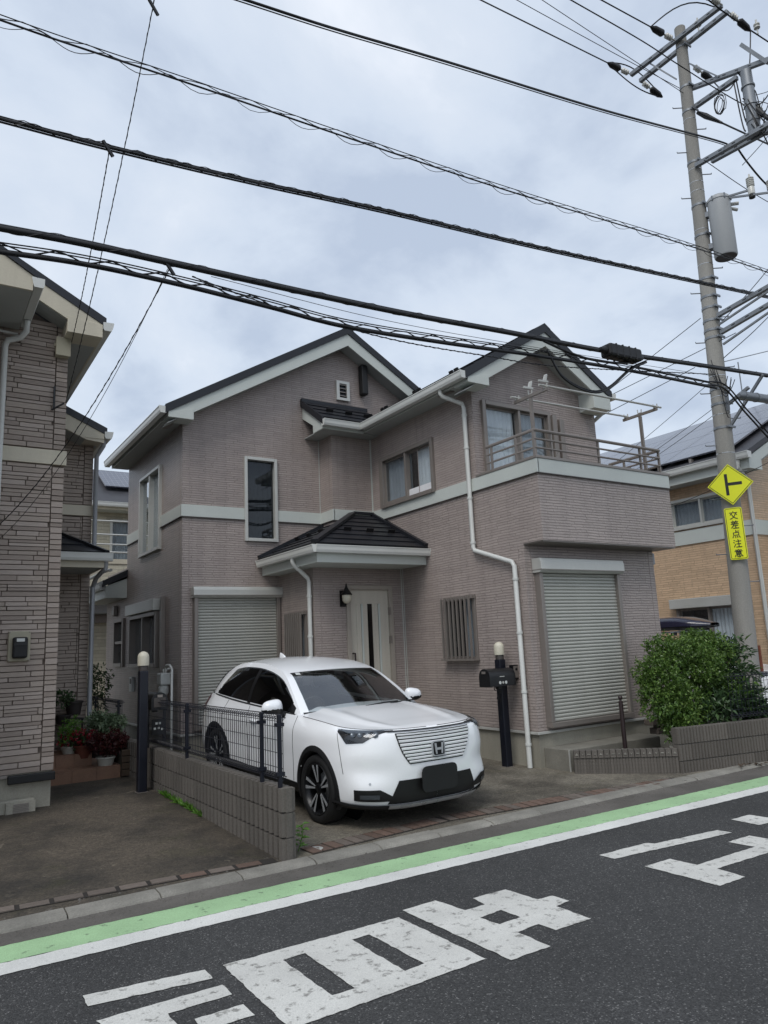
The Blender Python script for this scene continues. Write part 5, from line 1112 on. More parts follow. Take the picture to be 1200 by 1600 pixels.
def rrect(w, h, r):
    o = []
    for cx_, cy_, a0 in ((w-r, h-r, 0), (-w+r, h-r, 90), (-w+r, -h+r, 180), (w-r, -h+r, 270)):
        for k in range(4): t = math.radians(a0+k*30); o.append((cx_+r*math.cos(t), cy_+r*math.sin(t)))
    return o
hw, hh = 0.128, 0.415
plate(s2, rrect(hw, hh, 0.03), 0, 0.012, 'plate', 'sign_yellow', S2); plate(s2, rrect(hw-0.012, hh-0.012, 0.024), 0.0125, 0.0135, 'border', 'sign_black', S2); plate(s2, rrect(hw-0.02, hh-0.02, 0.018), 0.014, 0.015, 'face', 'sign_yellow', S2)
# characters drawn stroke by stroke on a 0..10 grid (x right, y up)
KJ = [
 [[(5, 10), (5, 8.3)], [(0.5, 8.2), (9.5, 8.2)], [(3, 7.6), (1.2, 5.4)], [(7, 7.6), (9, 5.4)], [(7, 6), (5.5, 3), (3, 1), (0.8, 0.2)], [(3, 6), (4.5, 3), (7, 1), (9.4, 0.2)]],
 [[(3, 10), (3.8, 8.9)], [(7, 10), (6.2, 8.9)], [(1, 8.6), (9, 8.6)], [(1.6, 7.1), (8.4, 7.1)], [(0.6, 5.6), (9.4, 5.6)], [(5, 8.6), (5, 5.6)], [(4, 5.6), (2.8, 3), (0.8, 0.8)], [(3.2, 3.6), (8.6, 3.6)], [(5.9, 3.6), (5.9, 0.6)], [(2.8, 0.4), (9.4, 0.4)]],
 [[(5, 10), (5, 6.8)], [(5, 8.6), (8.8, 8.6)], [(2, 6.8), (8.2, 6.8), (8.2, 3.6), (2, 3.6), (2, 6.8)], [(1.6, 2.4), (0.8, 0.3)], [(3.8, 2.3), (4.1, 0.4)], [(6, 2.3), (6.6, 0.4)], [(8.2, 2.4), (9.4, 0.3)]],
 [[(1.2, 9.6), (2.6, 8.6)], [(0.5, 6.8), (2, 5.9)], [(0.9, 0.6), (2.8, 4.2)], [(5.8, 10), (6.8, 9)], [(3.8, 8), (9.4, 8)], [(4.2, 4.5), (9, 4.5)], [(3.4, 0.6), (9.8, 0.6)], [(6.6, 8), (6.6, 0.6)]],
 [[(5, 10), (5, 9)], [(1.4, 9), (8.6, 9)], [(3.4, 8.8), (3.8, 7.7)], [(6.6, 8.8), (6.2, 7.7)], [(0.6, 7.5), (9.4, 7.5)], [(2.4, 6.6), (7.6, 6.6), (7.6, 3.6), (2.4, 3.6), (2.4, 6.6)], [(2.4, 5.1), (7.6, 5.1)], [(1.4, 2.6), (0.6, 0.6)], [(3.2, 2.8), (3.4, 0.6), (6.6, 0.4), (7, 1.6)], [(5, 3), (5.6, 1.8)], [(8, 2.7), (9.4, 0.8)]],
]
for k, chars in enumerate(KJ):
    mb = MB(); sz = 0.0122; oy = hh-0.055-0.128-k*0.152; ox = -0.061
    for stj, st_ in enumerate(chars):
        for i in range(len(st_)-1):
            a = V(st_[i]).to_3d(); b = V(st_[i+1]).to_3d(); d = (b-a).normalized(); n_ = V((-d.y, d.x, 0))*0.5; a = a-d*0.3; b = b+d*0.3; o_ = 0.0155+0.0002*(stj*4+i)
            mb.prism([S2(ox+p.x*sz, oy+p.y*sz, o_) for p in (a+n_, a-n_, b-n_, b+n_)][::-1], nrm*0.0004)
    mb.build('character', 'sign_black', s2)
# ================================================================ overhead wires, parallel to the road
YW = 5.85
def smooth_path(pts, sub=10):
    o = []
    for i in range((len(pts)-1)*sub+1): o.append(crom(pts, i/sub))
    return o
def wire(name, label, px, r, y=YW, n=6, sub=10, jit=0.0, cat='cable', group='overhead cables along the road', mat='cable'):
    pts = [ony(a, b, y if not callable(y) else y(a)) for a, b in px]; path = smooth_path(pts, sub)
    out_ = lambda q: q[0] <= 0 or q[0] >= 1200 or q[1] <= 0
    if out_(px[0]): d = (path[0]-path[1]).normalized(); path = [path[0]+d*t for t in (14, 10, 6, 3, 1)]+path
    if out_(px[-1]): d = (path[-1]-path[-2]).normalized(); path = path+[path[-1]+d*t for t in (1, 3, 6, 10, 14)]
    return tag(MB().tube(path, r, n).build(name, mat, None, smooth=60), label, cat, group), path
def lashing(path, root, r, amp, pitch, up=0.0, dr_=0.004):
    """wire wound loosely round a cable"""
    P_ = []; acc = 0; prev = path[0]
    for i in range(len(path)-1):
        seg = path[i+1]-path[i]; L_ = seg.length; k = max(2, int(L_/pitch*10)); d = seg.normalized(); s_ = d.cross(V((0, 0, 1))).normalized(); u_ = s_.cross(d)
        for j in range(k):
            t = (acc+L_*j/k)/pitch*2*math.pi; P_.append(path[i]+seg*(j/k)+(s_*math.cos(t)+u_*(math.sin(t)+up))*amp)
        acc += L_
    MB().tube(P_, dr_, 4).build('lashing_wire', 'cable', root)
def zigzag(path, off_, root, pitch, r=0.005):
    """lacing between a cable and its messenger strand"""
    P_ = []; acc = 0
    for i in range(len(path)-1):
        seg = path[i+1]-path[i]; k = max(1, int(seg.length/pitch*6))
        for j in range(k):
            ph_ = (acc+seg.length*j/k)/pitch % 1.0; f = (abs(ph_-0.5)*2); P_.append(path[i]+seg*(j/k)+off_*(1-f)+V((0, 0.01*math.sin(ph_*6.28), 0)))
        acc += seg.length
    MB().tube(P_, r, 4).build('lacing', 'cable', root)
def strand(path, off_, root, r=0.006, name='messenger_strand'): return MB().tube([p+off_ for p in path], r, 5).build(name, 'cable', root)
o, p = wire('overhead_cable', 'topmost single dark cable climbing from the upper left to the pole arm', [(360, -8), (520, 44), (700, 97), (940, 171), (1118, 219), (1140, 229)], 0.015, cat='cable')
strand(p, V((0, 0.02, -0.02)), o, 0.007)
o, p = wire('overhead_cable', 'second cable from the top with widely looped lashing wire', [(-20, 24), (100, 66), (300, 132), (540, 214), (800, 300), (1070, 382), (1230, 436)], 0.009)
strand(p, V((0, 0, 0.05)), o, 0.005); zigzag(p, V((0, 0, 0.055)), o, 0.5, 0.0042); lashing(p, o, 0, 0.035, 0.55, -0.6, 0.0035)
o, p = wire('overhead_cable', 'third bundle from the top with tight lashing, crossing above both gables', [(-20, 180), (170, 230), (400, 285), (600, 329), (840, 386), (1080, 438), (1230, 470)], 0.014)
strand(p, V((0, 0.015, 0.03)), o, 0.008); strand(p, V((0, 0.01, -0.022)), o, 0.009); lashing(p, o, 0, 0.028, 0.42, 0, 0.004); zigzag(p, V((0, 0, 0.04)), o, 0.3, 0.0035)
o, p = wire('overhead_cable', 'thickest black cable, fourth from the top, running into the splice case', [(-20, 353), (130, 381), (270, 412), (600, 484), (800, 521), (945, 549), (1100, 572), (1230, 592)], 0.026, n=10)
strand(p, V((0, 0.015, 0.036)), o, 0.012); lashing(p, o, 0, 0.034, 0.6, 0.2, 0.003)
o, p = wire('overhead_cable', 'lowest laced cable bundle hanging just under the thick cable', [(-20, 390), (130, 412), (280, 444), (420, 479), (540, 510), (700, 536), (850, 557), (990, 580), (1120, 606)], 0.015)
zz_ = V((0, 0, 0.075)); strand(p, zz_, o, 0.006); strand(p, zz_+V((0, 0.02, -0.012)), o, 0.006); zigzag(p, zz_, o, 0.42, 0.007); strand(p, V((0, 0.02, 0.022)), o, 0.010); strand(p, V((0, 0.0, -0.02)), o, 0.007)
o, p = wire('overhead_cable', 'thin twisted drop wire crossing in front of both gable roofs', [(300, 432), (420, 476), (540, 512), (640, 536), (760, 556), (880, 573), (1118, 585)], 0.006, y=lambda a: 6.2)
lashing(p, o, 0, 0.007, 0.12, 0, 0.004)
wire('overhead_cable', 'very thin wire just above the lowest laced bundle', [(330, 432), (600, 500), (850, 545), (1130, 590)], 0.003, y=6.1)
# sagging branch cables under the splice case
o, p = wire('overhead_cable', 'slack branch cable looping under the splice case in front of the right gable', [(855, 548), (880, 590), (920, 612), (950, 608), (985, 578), (1010, 566)], 0.013, n=8)
strand(p, V((0.02, 0.02, 0.03)), o, 0.012)
wire('overhead_cable', 'slack cable leaving the thick cable left of the splice case', [(850, 533), (890, 551), (930, 563), (975, 567), (1005, 559)], 0.016, n=8)
o, p = wire('overhead_cable', 'cable bundle dropping from the splice to the right behind the pole sign', [(990, 580), (1090, 600), (1130, 606), (1165, 645), (1215, 700)], 0.014, n=8); strand(p, V((0.05, 0, 0.06)), o, 0.012)
sp_ = thing('splice_case', ony(970, 555, YW), 'black plastic splice case clipped on the thick cable', 'splice case')
a = ony(946, 549, YW-0.02); b = ony(996, 560, YW-0.02); d = (b-a).normalized(); sd_ = d.cross(V((0, 0, 1))).normalized(); up_ = sd_.cross(d); c_ = (a+b)/2+V((0, 0, 0.015))
MB().obox(c_, d*((b-a).length/2), sd_*0.09, up_*0.085).build('case', 'black_plastic', sp_, bevel=0.03)
for t in (-0.6, -0.2, 0.2, 0.6): MB().obox(c_+d*((b-a).length/2*t), d*0.012, sd_*0.094, up_*0.089).build('rib', 'black_plastic', sp_, bevel=0.01)
for s_ in (-1, 1): MB().tube([c_+d*s_*((b-a).length/2-0.02), c_+d*s_*((b-a).length/2+0.1)], [0.06, 0.03], 10).build('cone', 'black_plastic', sp_, smooth=50)
gc = thing('grey_closure', ony(1180, 622, 6.0), 'grey cylindrical cable closure beside the pole above the tan house', 'closure')
a = ony(1159, 618, 6.0); b = ony(1202, 624, 6.0); MB().tube([a-(b-a)*0.1, a, b, b+(b-a)*0.1], [0.03, 0.07, 0.07, 0.03], 12).build('case', 'galvanised', gc, smooth=50)
for t in (0.05, 0.5, 0.95): q = a.lerp(b, t); MB().tube([q-(b-a)*0.02, q+(b-a)*0.02], 0.078, 12).build('ring', 'galvanised', gc)
# high voltage lines
G2 = 'high voltage wires'
def hv_line(label, end, px):
    a = ony(*px, end.y+0.05); a = a+(a-end).normalized()*12; tag(MB().tube([a.lerp(end, t/16) for t in range(17)], 0.012, 6).build('power_line', 'cable', None, smooth=60), label, 'wire', G2)
hv_line('power line from the top edge to the left insulator of the upper crossarm', hv[0], (735, -8))
hv_line('power line from the top edge to the insulator at the very top of the pole', hv[1], (925, -8))
hv_line('short power line from the top edge to the right insulator of the upper crossarm', hv[2], (1040, -30))
wire('power_line', 'power line passing behind the pole top towards the stub post', [(878, -8), (1000, 62), (1060, 101), (1150, 157), (1230, 195)], 0.010, y=PA(11).y-0.6, cat='wire', group=G2)
wire('power_line', 'thin wire of the close pair left of the pole, upper one', [(835, -8), (950, 68), (1070, 147)], 0.006, y=PA(11).y, cat='wire', group=G2)
wire('power_line', 'thin wire of the close pair left of the pole, lower one', [(793, -8), (950, 78), (1068, 141)], 0.006, y=PA(11).y+0.1, cat='wire', group=G2)
wire('power_line', 'power line leaving the upper crossarm to the right edge', [(1060, -40), (1130, 18), (1215, 75)], 0.014, y=A2[1].y, cat='wire', group=G2)
wire('power_line', 'thick cable descending from the lowest upper arm to the right edge', [(1090, 175), (1130, 193), (1215, 232)], 0.016, y=6.0, cat='wire', group=G2)
wire('power_line', 'cable curving down from the arm to the transformer fuses', [(1150, 228), (1165, 250), (1185, 275), (1205, 296)], 0.018, y=6.3, cat='wire', group=G2)
for k, (pa, pb) in enumerate((((1175, 150), (1225, 130)), ((1178, 165), (1225, 190)), ((1170, 185), (1225, 215)), ((1160, 258), (1225, 180)), ((1100, 250), (1225, 330)), ((1130, 500), (1225, 390)), ((1130, 560), (1225, 470)))):
    wire('power_line', ['short wire from the stub post rising to the right edge', 'short wire from the stub post falling gently to the right edge', 'short wire from the stub post falling steeply to the right edge', 'wire slanting up to the right edge beside the transformer fuse', 'wire slanting down to the right edge above the transformer', 'wire slanting up to the right edge below the transformer', 'wire slanting up to the right edge above the bracket arms'][k], [pa, ((pa[0]+pb[0])/2, (pa[1]+pb[1])/2+3), pb], 0.007, y=6.1, cat='wire', group=G2)
# service drops
def drop(label, A, B, r=0.008, sag=0.15, tw=True, n=24, grp='service drop wires'):
    A = V(A); B = V(B); path = [A.lerp(B, i/n)+V((0, 0, -sag*4*(i/n)*(1-i/n))) for i in range(n+1)]
    o = tag(MB().tube(path, r, 6).build('drop_wire', 'cable', None, smooth=60), label, 'wire', grp)
    if tw: lashing(path, o, 0, r*1.1, 0.14, 0, r*0.6)
    return path
drop('twisted drop wire from the third cable down to the beige junction box', ony(172, 229, YW), (1.49, 9.0, 5.47), 0.0042, 0.1)
drop('drop wire from the top edge past the eave to the stone house wall bracket', ony(243, -10, YW), (1.44, 8.95, 4.68), 0.0045, 0.2)
drop('drop wire slanting from the thick cable across the stone wall to the left edge', ony(268, 414, YW), ony(-10, 828, 8.9), 0.0045, 0.25)
drop('thin companion of the slanting drop wire on the stone house', ony(262, 420, YW), ony(-10, 850, 8.8), 0.003, 0.3, False)
drop('thin wire from the pole down to the rear corner of the right gable', onx(1095, 497, PA(7).x-0.15), (9.45, 10.5, 4.75), 0.006, 0.02, False)
drop('thin wire from the pole bracket passing behind the balcony laundry stand', onx(1150, 520, PA(7).x), (9.8, 13.5, 5.2), 0.006, 0.02, False)
drop('thin wire from the pole to behind the right gable, lowest of the three', onx(1086, 574, PA(6).x), (9.5, 11.0, 4.9), 0.006, 0.02, False)
for k, (pa_, tb_) in enumerate((((1118, 590), (14.1, 12.6, 5.2)), ((1112, 640), (14.05, 12.0, 5.15)), ((1116, 648), (14.05, 11.6, 5.15)))):
    drop(['thin wire from the pole to the tan house gutter, leftmost of three', 'thin wire from the pole to the tan house gutter, middle of three', 'thin wire from the pole to the tan house gutter, rightmost of three'][k], onx(*pa_, PA(6).x), tb_, 0.005, 0.05, False)
drop('thin wire slanting across the tan house front from the right edge', (13.5, 5.6, 5.2), (14.4, 10.4, 4.4), 0.006, 0.1, False)
# fittings where the drops leave the cables
for k, (px, py) in enumerate(((172, 228), (268, 414), (243, 8))):
    p = ony(px, py, YW-0.01); MB_ = MB().bar(p+V((-0.06, 0, 0.03)), p+V((0.03, 0.02, -0.08)), 0.02, 0.025); o = MB_.build('cable_clamp', 'black_metal')
    tag(o, ['drop wire clamp on the third cable above the stone house', 'drop wire clamp on the thick cable above the gap', 'drop wire clamp at the top edge of the sky'][k], 'clamp')
# antenna on the tan house roof
an = thing('roof_antenna', (17.6, 11.5, 7.0), 'thin metal television antenna rising behind the pole on the tan roof', 'antenna')
pm_ = ony(1153, 566, 11.5); MB().tube([(pm_.x, 11.5, pm_.z-2.6), pm_], 0.02, 6).build('mast', 'galvanised', an)
a = ony(1132, 565, 11.5); b = ony(1215, 545, 11.5); MB().tube([a, b], 0.015, 6).build('boom', 'galvanised', an)
for i in range(16): q = a.lerp(b, i/15); MB().tube([q+V((0.05, -0.22, -0.02)), q+V((-0.05, 0.22, 0.02))], 0.007, 4).build('element', 'galvanised', an)
# ================================================================ parked white crossover
# car coordinates: u forward from the front axle, v to the car's right, z up from the ground
NET = [  # stations round the half plan (front centre -> rear centre), 7 levels from lower lip to shoulder
 [(.73, 0, .21), (.83, 0, .27), (.855, 0, .42), (.87, 0, .58), (.866, 0, .735), (.848, 0, .90), (.795, 0, .948)],
 [(.715, .33, .21), (.815, .34, .27), (.84, .345, .42), (.855, .35, .58), (.849, .35, .735), (.828, .345, .902), (.77, .335, .95)],
 [(.66, .57, .22), (.755, .59, .28), (.792, .605, .42), (.778, .60, .58), (.79, .60, .735), (.757, .59, .905), (.69, .563, .953)],
 [(.55, .735, .23), (.635, .765, .29), (.672, .785, .42), (.640, .775, .58), (.652, .772, .735), (.608, .752, .90), (.525, .70, .957)],
 [(.41, .825, .24), (.43, .853, .30), (.44, .866, .42), (.43, .872, .58), (.42, .868, .72), (.38, .845, .89), (.315, .775, .965)],
 [(.02, .86, .24), (.02, .885, .30), (.02, .893, .42), (.02, .896, .58), (.01, .893, .74), (0, .872, .875), (-.02, .80, .99)],
 [(-.5, .845, .24), (-.5, .862, .30), (-.5, .866, .42), (-.5, .872, .58), (-.5, .88, .74), (-.5, .87, .88), (-.5, .81, 1.01)],
 [(-1.2, .835, .24), (-1.2, .85, .30), (-1.2, .852, .42), (-1.2, .856, .58), (-1.2, .872, .74), (-1.2, .873, .885), (-1.2, .83, 1.02)],
 [(-1.95, .84, .25), (-1.95, .852, .31), (-1.95, .856, .43), (-1.95, .86, .59), (-1.95, .876, .75), (-1.95, .878, .89), (-1.95, .828, 1.035)],
 [(-2.6, .86, .26), (-2.6, .885, .32), (-2.6, .893, .44), (-2.6, .896, .6), (-2.6, .893, .76), (-2.6, .88, .90), (-2.6, .80, 1.06)],
 [(-3.0, .82, .28), (-3.02, .855, .34), (-3.03, .868, .45), (-3.03, .87, .6), (-3.02, .866, .76), (-3.0, .85, .9), (-2.98, .755, 1.08)],
 [(-3.24, .71, .30), (-3.32, .745, .36), (-3.35, .755, .46), (-3.35, .758, .6), (-3.33, .755, .76), (-3.28, .74, .92), (-3.19, .67, 1.09)],
 [(-3.36, .42, .3), (-3.43, .44, .36), (-3.46, .45, .46), (-3.46, .45, .6), (-3.43, .45, .76), (-3.38, .44, .93), (-3.28, .41, 1.1)],
 [(-3.38, 0, .3), (-3.45, 0, .36), (-3.48, 0, .46), (-3.48, 0, .6), (-3.45, 0, .76), (-3.40, 0, .93), (-3.30, 0, 1.1)],
]
NS, NL = len(NET), 7
def cbody(s, t):
    """point on the right half body side: s 0..13 round the plan, t 0..6 up"""
    col = [crom([NET[k][j] for k in range(NS)], s) for j in range(NL)]
    # keep mirror tangency at both centre lines
    return crom(col, t)
_cache = {}
def cb(s, t):
    key = (round(s, 4), round(t, 4))
    if key not in _cache: _cache[key] = cbody(s, t)
    return _cache[key]
def cbn(s, t):
    e_ = 0.02; a = cb(min(13, s+e_), t)-cb(max(0, s-e_), t); b = cb(s, min(6, t+e_))-cb(s, max(0, t-e_))
    n = b.cross(a) if True else a.cross(b); n = n.normalized(); p = cb(s, t); c = V((-1.3, 0, .6))
    return n if n.dot(p-c) > 0 else -n
def coff(s, t, o, sg=1): p = cb(s, t)+cbn(s, t)*o; return V((p.x, p.y*sg, p.z))
RAIL = [(-.46, .79, 1.005), (-.80, .715, 1.225), (-1.15, .64, 1.405), (-1.6, .605, 1.495), (-2.1, .595, 1.508), (-2.55, .585, 1.465), (-2.92, .615, 1.32), (-3.19, .66, 1.10)]
BELT = [(-.46, .795, 1.0), (-.80, .815, 1.012), (-1.15, .826, 1.018), (-1.6, .827, 1.025), (-2.1, .822, 1.04), (-2.55, .80, 1.058), (-2.92, .76, 1.076), (-3.19, .67, 1.09)]
def side(k, t, o=0.0, sg=1):
    a = crom(BELT, k); b = crom(RAIL, k); h = (b-a).length; p = a.lerp(b, t)+V((0, 0.06*h*math.sin(math.pi*t)+o, 0.0)); return V((p.x, p.y*sg, p.z))
def shield(k, f, o=0.0):
    """windscreen: k 0..2 up the pillars, f -1..1 across"""
    r = crom(RAIL, k); q = 1-f*f; return V((r.x+(0.20-0.03*k)*q+o*0.55, r.y*f, r.z+0.028*q+o*0.8))
def roofp(k, f, o=0.0):
    r = crom(RAIL, k); q = 1-f*f; e_ = max(0, 1-(k-2)/1.0)
    return V((r.x+0.14*q*e_, r.y*f, r.z+0.028*q+0.022*q*min(1, (k-2)/1.0)+o))
def car(name, loc, rot, scale, label, paint='car_white'):
    R_ = thing(name, loc, label, 'car'); 
    def add(mb, nm, mat, parent=R_, smooth=50, bevel=0):
        mb.v = [(-v[1]*1.0, -v[0], v[2]) for v in map(tuple, mb.v)]       # car frame -> local frame (nose to -Y, right side to -X)
        mb.f = [tuple(reversed(f)) for f in mb.f] if False else mb.f
        o = mb.build(nm, mat, None, smooth, bevel); o.parent = parent; return o
    # ---- body shell with wheel openings
    ns, ntt = 13*9, 6*7; mb = MB(); AX = (0.0, -2.61)
    inarch = lambda p: any((p.x-a)**2+(p.z-0.335)**2 < 0.385**2 for a in AX) and abs(p.y) > 0.5
    for sg in (1, -1):
        P = [[None]*(ntt+1) for _ in range(ns+1)]
        for i in range(ns+1):
            for j in range(ntt+1): p = cb(i*13/ns, j*6/ntt); P[i][j] = V((p.x, p.y*sg, p.z))
        idx = {}
        def vi(i, j):
            if (i, j) not in idx: idx[(i, j)] = len(mb.v); mb.v.append(tuple(P[i][j]))
            return idx[(i, j)]
        for i in range(ns):
            for j in range(ntt):
                c = (P[i][j]+P[i+1][j+1])/2
                if inarch(c): continue
                f = (vi(i, j), vi(i+1, j), vi(i+1, j+1), vi(i, j+1)); mb.f.append(f if sg < 0 else f[::-1])
    body = add(mb, 'body', paint, smooth=60)
    # hood
    rows = []; crown = [(0.80, 0.0), (0.68, .016), (.5, .030), (.3, .044), (0, .058), (-.3, .066), (-.6, .072)]
    def cr_(u):
        for (a, x), (b, y) in zip(crown, crown[1:]):
            if u >= b: return y+(x-y)*min(1, max(0, (u-b)/(a-b)))
        return crown[-1][1]
    def hoodp(s, f, o=0.0):
        e_ = cb(s, 6); q = 1-abs(f)**2.4; rid = 0.018*math.exp(-((abs(f)-0.66)/0.075)**2)*min(1, max(0, (0.72-e_.x)/0.25)); return V((e_.x, e_.y*f, e_.z+cr_(e_.x)*q+rid+o))
    for i in range(41):
        s = 0.02+6.05*i/40; rows.append([hoodp(s, -1+2*j/32) for j in range(33)])
    add(MB().grid(rows), 'hood', paint)
    # roof, pillars
    rows = [[roofp(2+3.3*i/24, -1+2*j/24) for j in range(25)] for i in range(25)]; roof = add(MB().grid(rows), 'roof', paint)
    rows = [[V((p.x, p.y, p.z)) for p in [roofp(5.3, -1+2*j/24).lerp(V((-3.27, (-1+2*j/24)*0.62, 1.12)), i/8)+V((0, 0, 0.05*math.sin(math.pi*i/8))) for j in range(25)]] for i in range(9)]
    add(MB().grid(rows), 'tailgate', 'glass_dark')
    rows = [[roofp(5.3, -1+2*j/12)+V((-0.16*i/2, 0, -0.012*i)) for j in range(13)] for i in range(3)]; add(MB().grid(rows), 'spoiler', paint)
    sp = add(MB().grid([[V((-2.34-0.17*i/6, 0.022*math.cos(math.pi*j/8)*(1-0.6*i/6), 1.525+0.085*math.sin(math.pi*j/8)*(i/6)**0.5*(1 if i < 6 else 0.9))) for j in range(9)] for i in range(7)]), 'antenna_fin', paint)
    for sg in (1, -1):
        rows = [[side(7*i/56, t/10, 0, sg) for t in range(11)] for i in range(57) if not (False)]
        # painted frame round the glass: keep only the cells outside the opening
        mb = MB(); n = 84; mm = 14
        def opening(k, t): return 0.42 < k < 5.75 and t > 0.05 and t < 0.80+(0.06 if 1.5 < k < 4 else 0)-max(0, k-4.9)*0.75-max(0, 0.9-k)*0.25
        for i in range(n):
            for j in range(mm):
                k0, k1, t0, t1 = 7*i/n, 7*(i+1)/n, j/mm, (j+1)/mm
                if opening((k0+k1)/2, (t0+t1)/2): continue
                mb.quad(side(k0, t0, 0, sg), side(k1, t0, 0, sg), side(k1, t1, 0, sg), side(k0, t1, 0, sg))
        add(mb, 'window_surround', paint, smooth=60)
        def glaz(k0, k1, nm, mat, o, tmin=0.04):
            rows = []; N_ = 24
            for i in range(N_+1):
                k = k0+(k1-k0)*i/N_; tm = 0.84+(0.05 if 1.5 < k < 4.2 else 0.05*max(0, 1-abs(k-(1.5 if k <= 1.5 else 4.2))))-max(0, k-4.9)*0.75-max(0, 0.9-k)*0.25; tm = max(tmin+0.01, tm)
                rows.append([side(k, tmin+(tm-tmin)*j/8, o, sg) for j in range(9)])
            return add(MB().grid(rows), nm, mat)
        glaz(0.35, 5.9, 'window_trim', 'black_plastic', -0.012)
        w1 = glaz(0.75, 3.2, 'front_side_window', 'glass_dark', 0.004, 0.07); w2 = glaz(3.36, 5.5, 'rear_side_window', 'glass_dark', 0.004, 0.07)
        rows = [[side(3.2+0.16*i, 0.05+0.84*j/8, 0.006, sg) for j in range(9)] for i in range(2)]; add(MB().grid(rows), 'pillar_trim', 'black_metal')
        add(MB().tube([side(0.3+5.6*i/30, 0.03, 0.006, sg) for i in range(31)], 0.008, 6), 'belt_moulding', 'black_plastic')
        # screen pillars
        rows = [[shield(2.05*i/14, sg*(0.89+0.11*j/3)) for j in range(4)] for i in range(15)]; add(MB().grid(rows), 'screen_pillar', paint)
        # wheel arch cladding, wells
        for a in AX:
            mb = MB(); rr = []
            for i in range(33):
                th_ = math.radians(-22+224*i/32); row = []
                for r in (0.352, 0.372, 0.40, 0.425):
                    u = a+r*math.cos(th_); z = 0.335+r*math.sin(th_)
                    # find body side v at this u,z
                    s_ = 5.0 if a == 0 else 9.0; best = None
                    lo, hi = (3.6, 6.2) if a == 0 else (8.0, 10.9)
                    for _ in range(18):
                        m1 = (lo+hi)/2; pt = cb(m1, max(0, min(6, 3)))
                        if pt.x > u: lo = m1
                        else: hi = m1
                    t_ = 3.0
                    for _ in range(5):
                        pz = cb(lo, t_).z; dz_ = cb(lo, min(6, t_+0.05)).z-pz; t_ = max(0, min(5.9, t_+(z-pz)/(dz_/0.05+1e-6)))
                    v = cb(lo, t_).y
                    row.append(V((u, (v+(0.012 if 0.36 < r < 0.41 else (-0.03 if r < 0.36 else 0.002)))*sg, max(z, 0.2))))
                rr.append(row)
            add(mb.grid(rr), 'arch_cladding', 'black_plastic')
            rr = [[V((a+0.36*math.cos(math.radians(-20+220*i/20)), sg*(0.50+0.37*j/2), 0.335+0.36*math.sin(math.radians(-20+220*i/20)))) for j in range(3)] for i in range(21)]; add(MB().grid(rr), 'wheel_well', 'black_plastic')
            rr = [[V((a, sg*0.50, 0.335)), V((a, sg*0.50, 0.335))]]; add(MB().prism([V((a+0.37*math.cos(math.radians(18*i)), sg*0.50, 0.335+0.37*math.sin(math.radians(18*i)))) for i in range(20)], (0, sg*0.01, 0)), 'wheel_well', 'black_plastic')
            # wheel
            wc = V((a, sg*0.775, 0.335)); ax = V((0, sg, 0))
            wh = add(MB().lathe(wc, ax, [(0.245, -0.10), (0.29, -0.108), (0.322, -0.095), (0.335, -0.07), (0.336, 0.07), (0.324, 0.098), (0.295, 0.110), (0.258, 0.103), (0.247, 0.09), (0.245, -0.1)], 40), 'wheel', 'rubber')
            add(MB().lathe(wc, ax, [(0.25, 0.098), (0.245, 0.103), (0.236, 0.095), (0.215, 0.05), (0.2, -0.08), (0.0, -0.08)], 36), 'rim', 'wheel_dark', wh)
            add(MB().lathe(wc, ax, [(0.16, -0.04), (0.16, -0.02), (0.0, -0.02)], 28), 'brake_disc', 'silver', wh)
            add(MB().lathe(wc, ax, [(0.055, 0.02), (0.05, 0.075), (0.035, 0.085), (0.0, 0.086)], 20), 'hub_cap', 'wheel_dark', wh)
            for k in range(5):
                for dl in (-0.19, 0.19):
                    th_ = 2*math.pi*k/5+0.5; d0 = V((math.cos(th_+dl*0.55), 0, math.sin(th_+dl*0.55))); d1 = V((math.cos(th_+dl), 0, math.sin(th_+dl)))
                    p0 = wc+d0*0.045+ax*0.075; p1 = wc+d1*0.240+ax*0.092; sd = ax.cross((p1-p0).normalized()); wv = 0.013
                    q = [p0-sd*wv*0.8, p1-sd*wv*1.5, p1+sd*wv*1.5, p0+sd*wv*0.8]; b = MB().hexa([p-ax*0.03 for p in q]+[p+ax*0.0 for p in q]); add(b, 'spoke', 'wheel_dark', wh, None)
                    q = [p0.lerp(p1, 0.1)-sd*wv*0.45, p1-sd*wv*1.3, p1+sd*wv*1.3, p0.lerp(p1, 0.1)+sd*wv*0.45]; add(MB().hexa([p+ax*0.0005 for p in q]+[p+ax*0.003 for p in q]), 'spoke_face', 'silver', wh, None)
        # sill cladding
        rows = [[coff(4.55+5.0*i/40, 0.0+1.35*j/5, 0.006, sg) for j in range(6)] for i in range(41)]
        mb = MB()
        for i in range(40):
            for j in range(5):
                c = (rows[i][j]+rows[i+1][j+1])/2
                if inarch(c): continue
                mb.quad(rows[i][j], rows[i+1][j], rows[i+1][j+1], rows[i][j+1])
        add(mb, 'sill_cladding', 'black_plastic')
        # panel gaps
        gap = lambda pts, nm: add(MB().tube([V((p.x, p.y*sg, p.z)) for p in pts], 0.0035, 5), nm, 'black_metal')
        gap([cb(6.0+0.0*t, 1.4+4.55*t/20)+cbn(6.0, 3)*0.0005 for t in range(21)], 'door_gap'); gap([cb(7.62, 1.4+4.55*t/20)+cbn(7.6, 3)*0.0005 for t in range(21)], 'door_gap'); gap([cb(8.55+0.12*math.sin(t/20*3.0), 2.6+3.35*t/20)+cbn(8.6, 3)*0.0005 for t in range(21)], 'door_gap')
        gap([cb(0.2+5.6*t/40, 5.985)+cbn(2, 6)*0.0005 for t in range(41)], 'hood_gap')
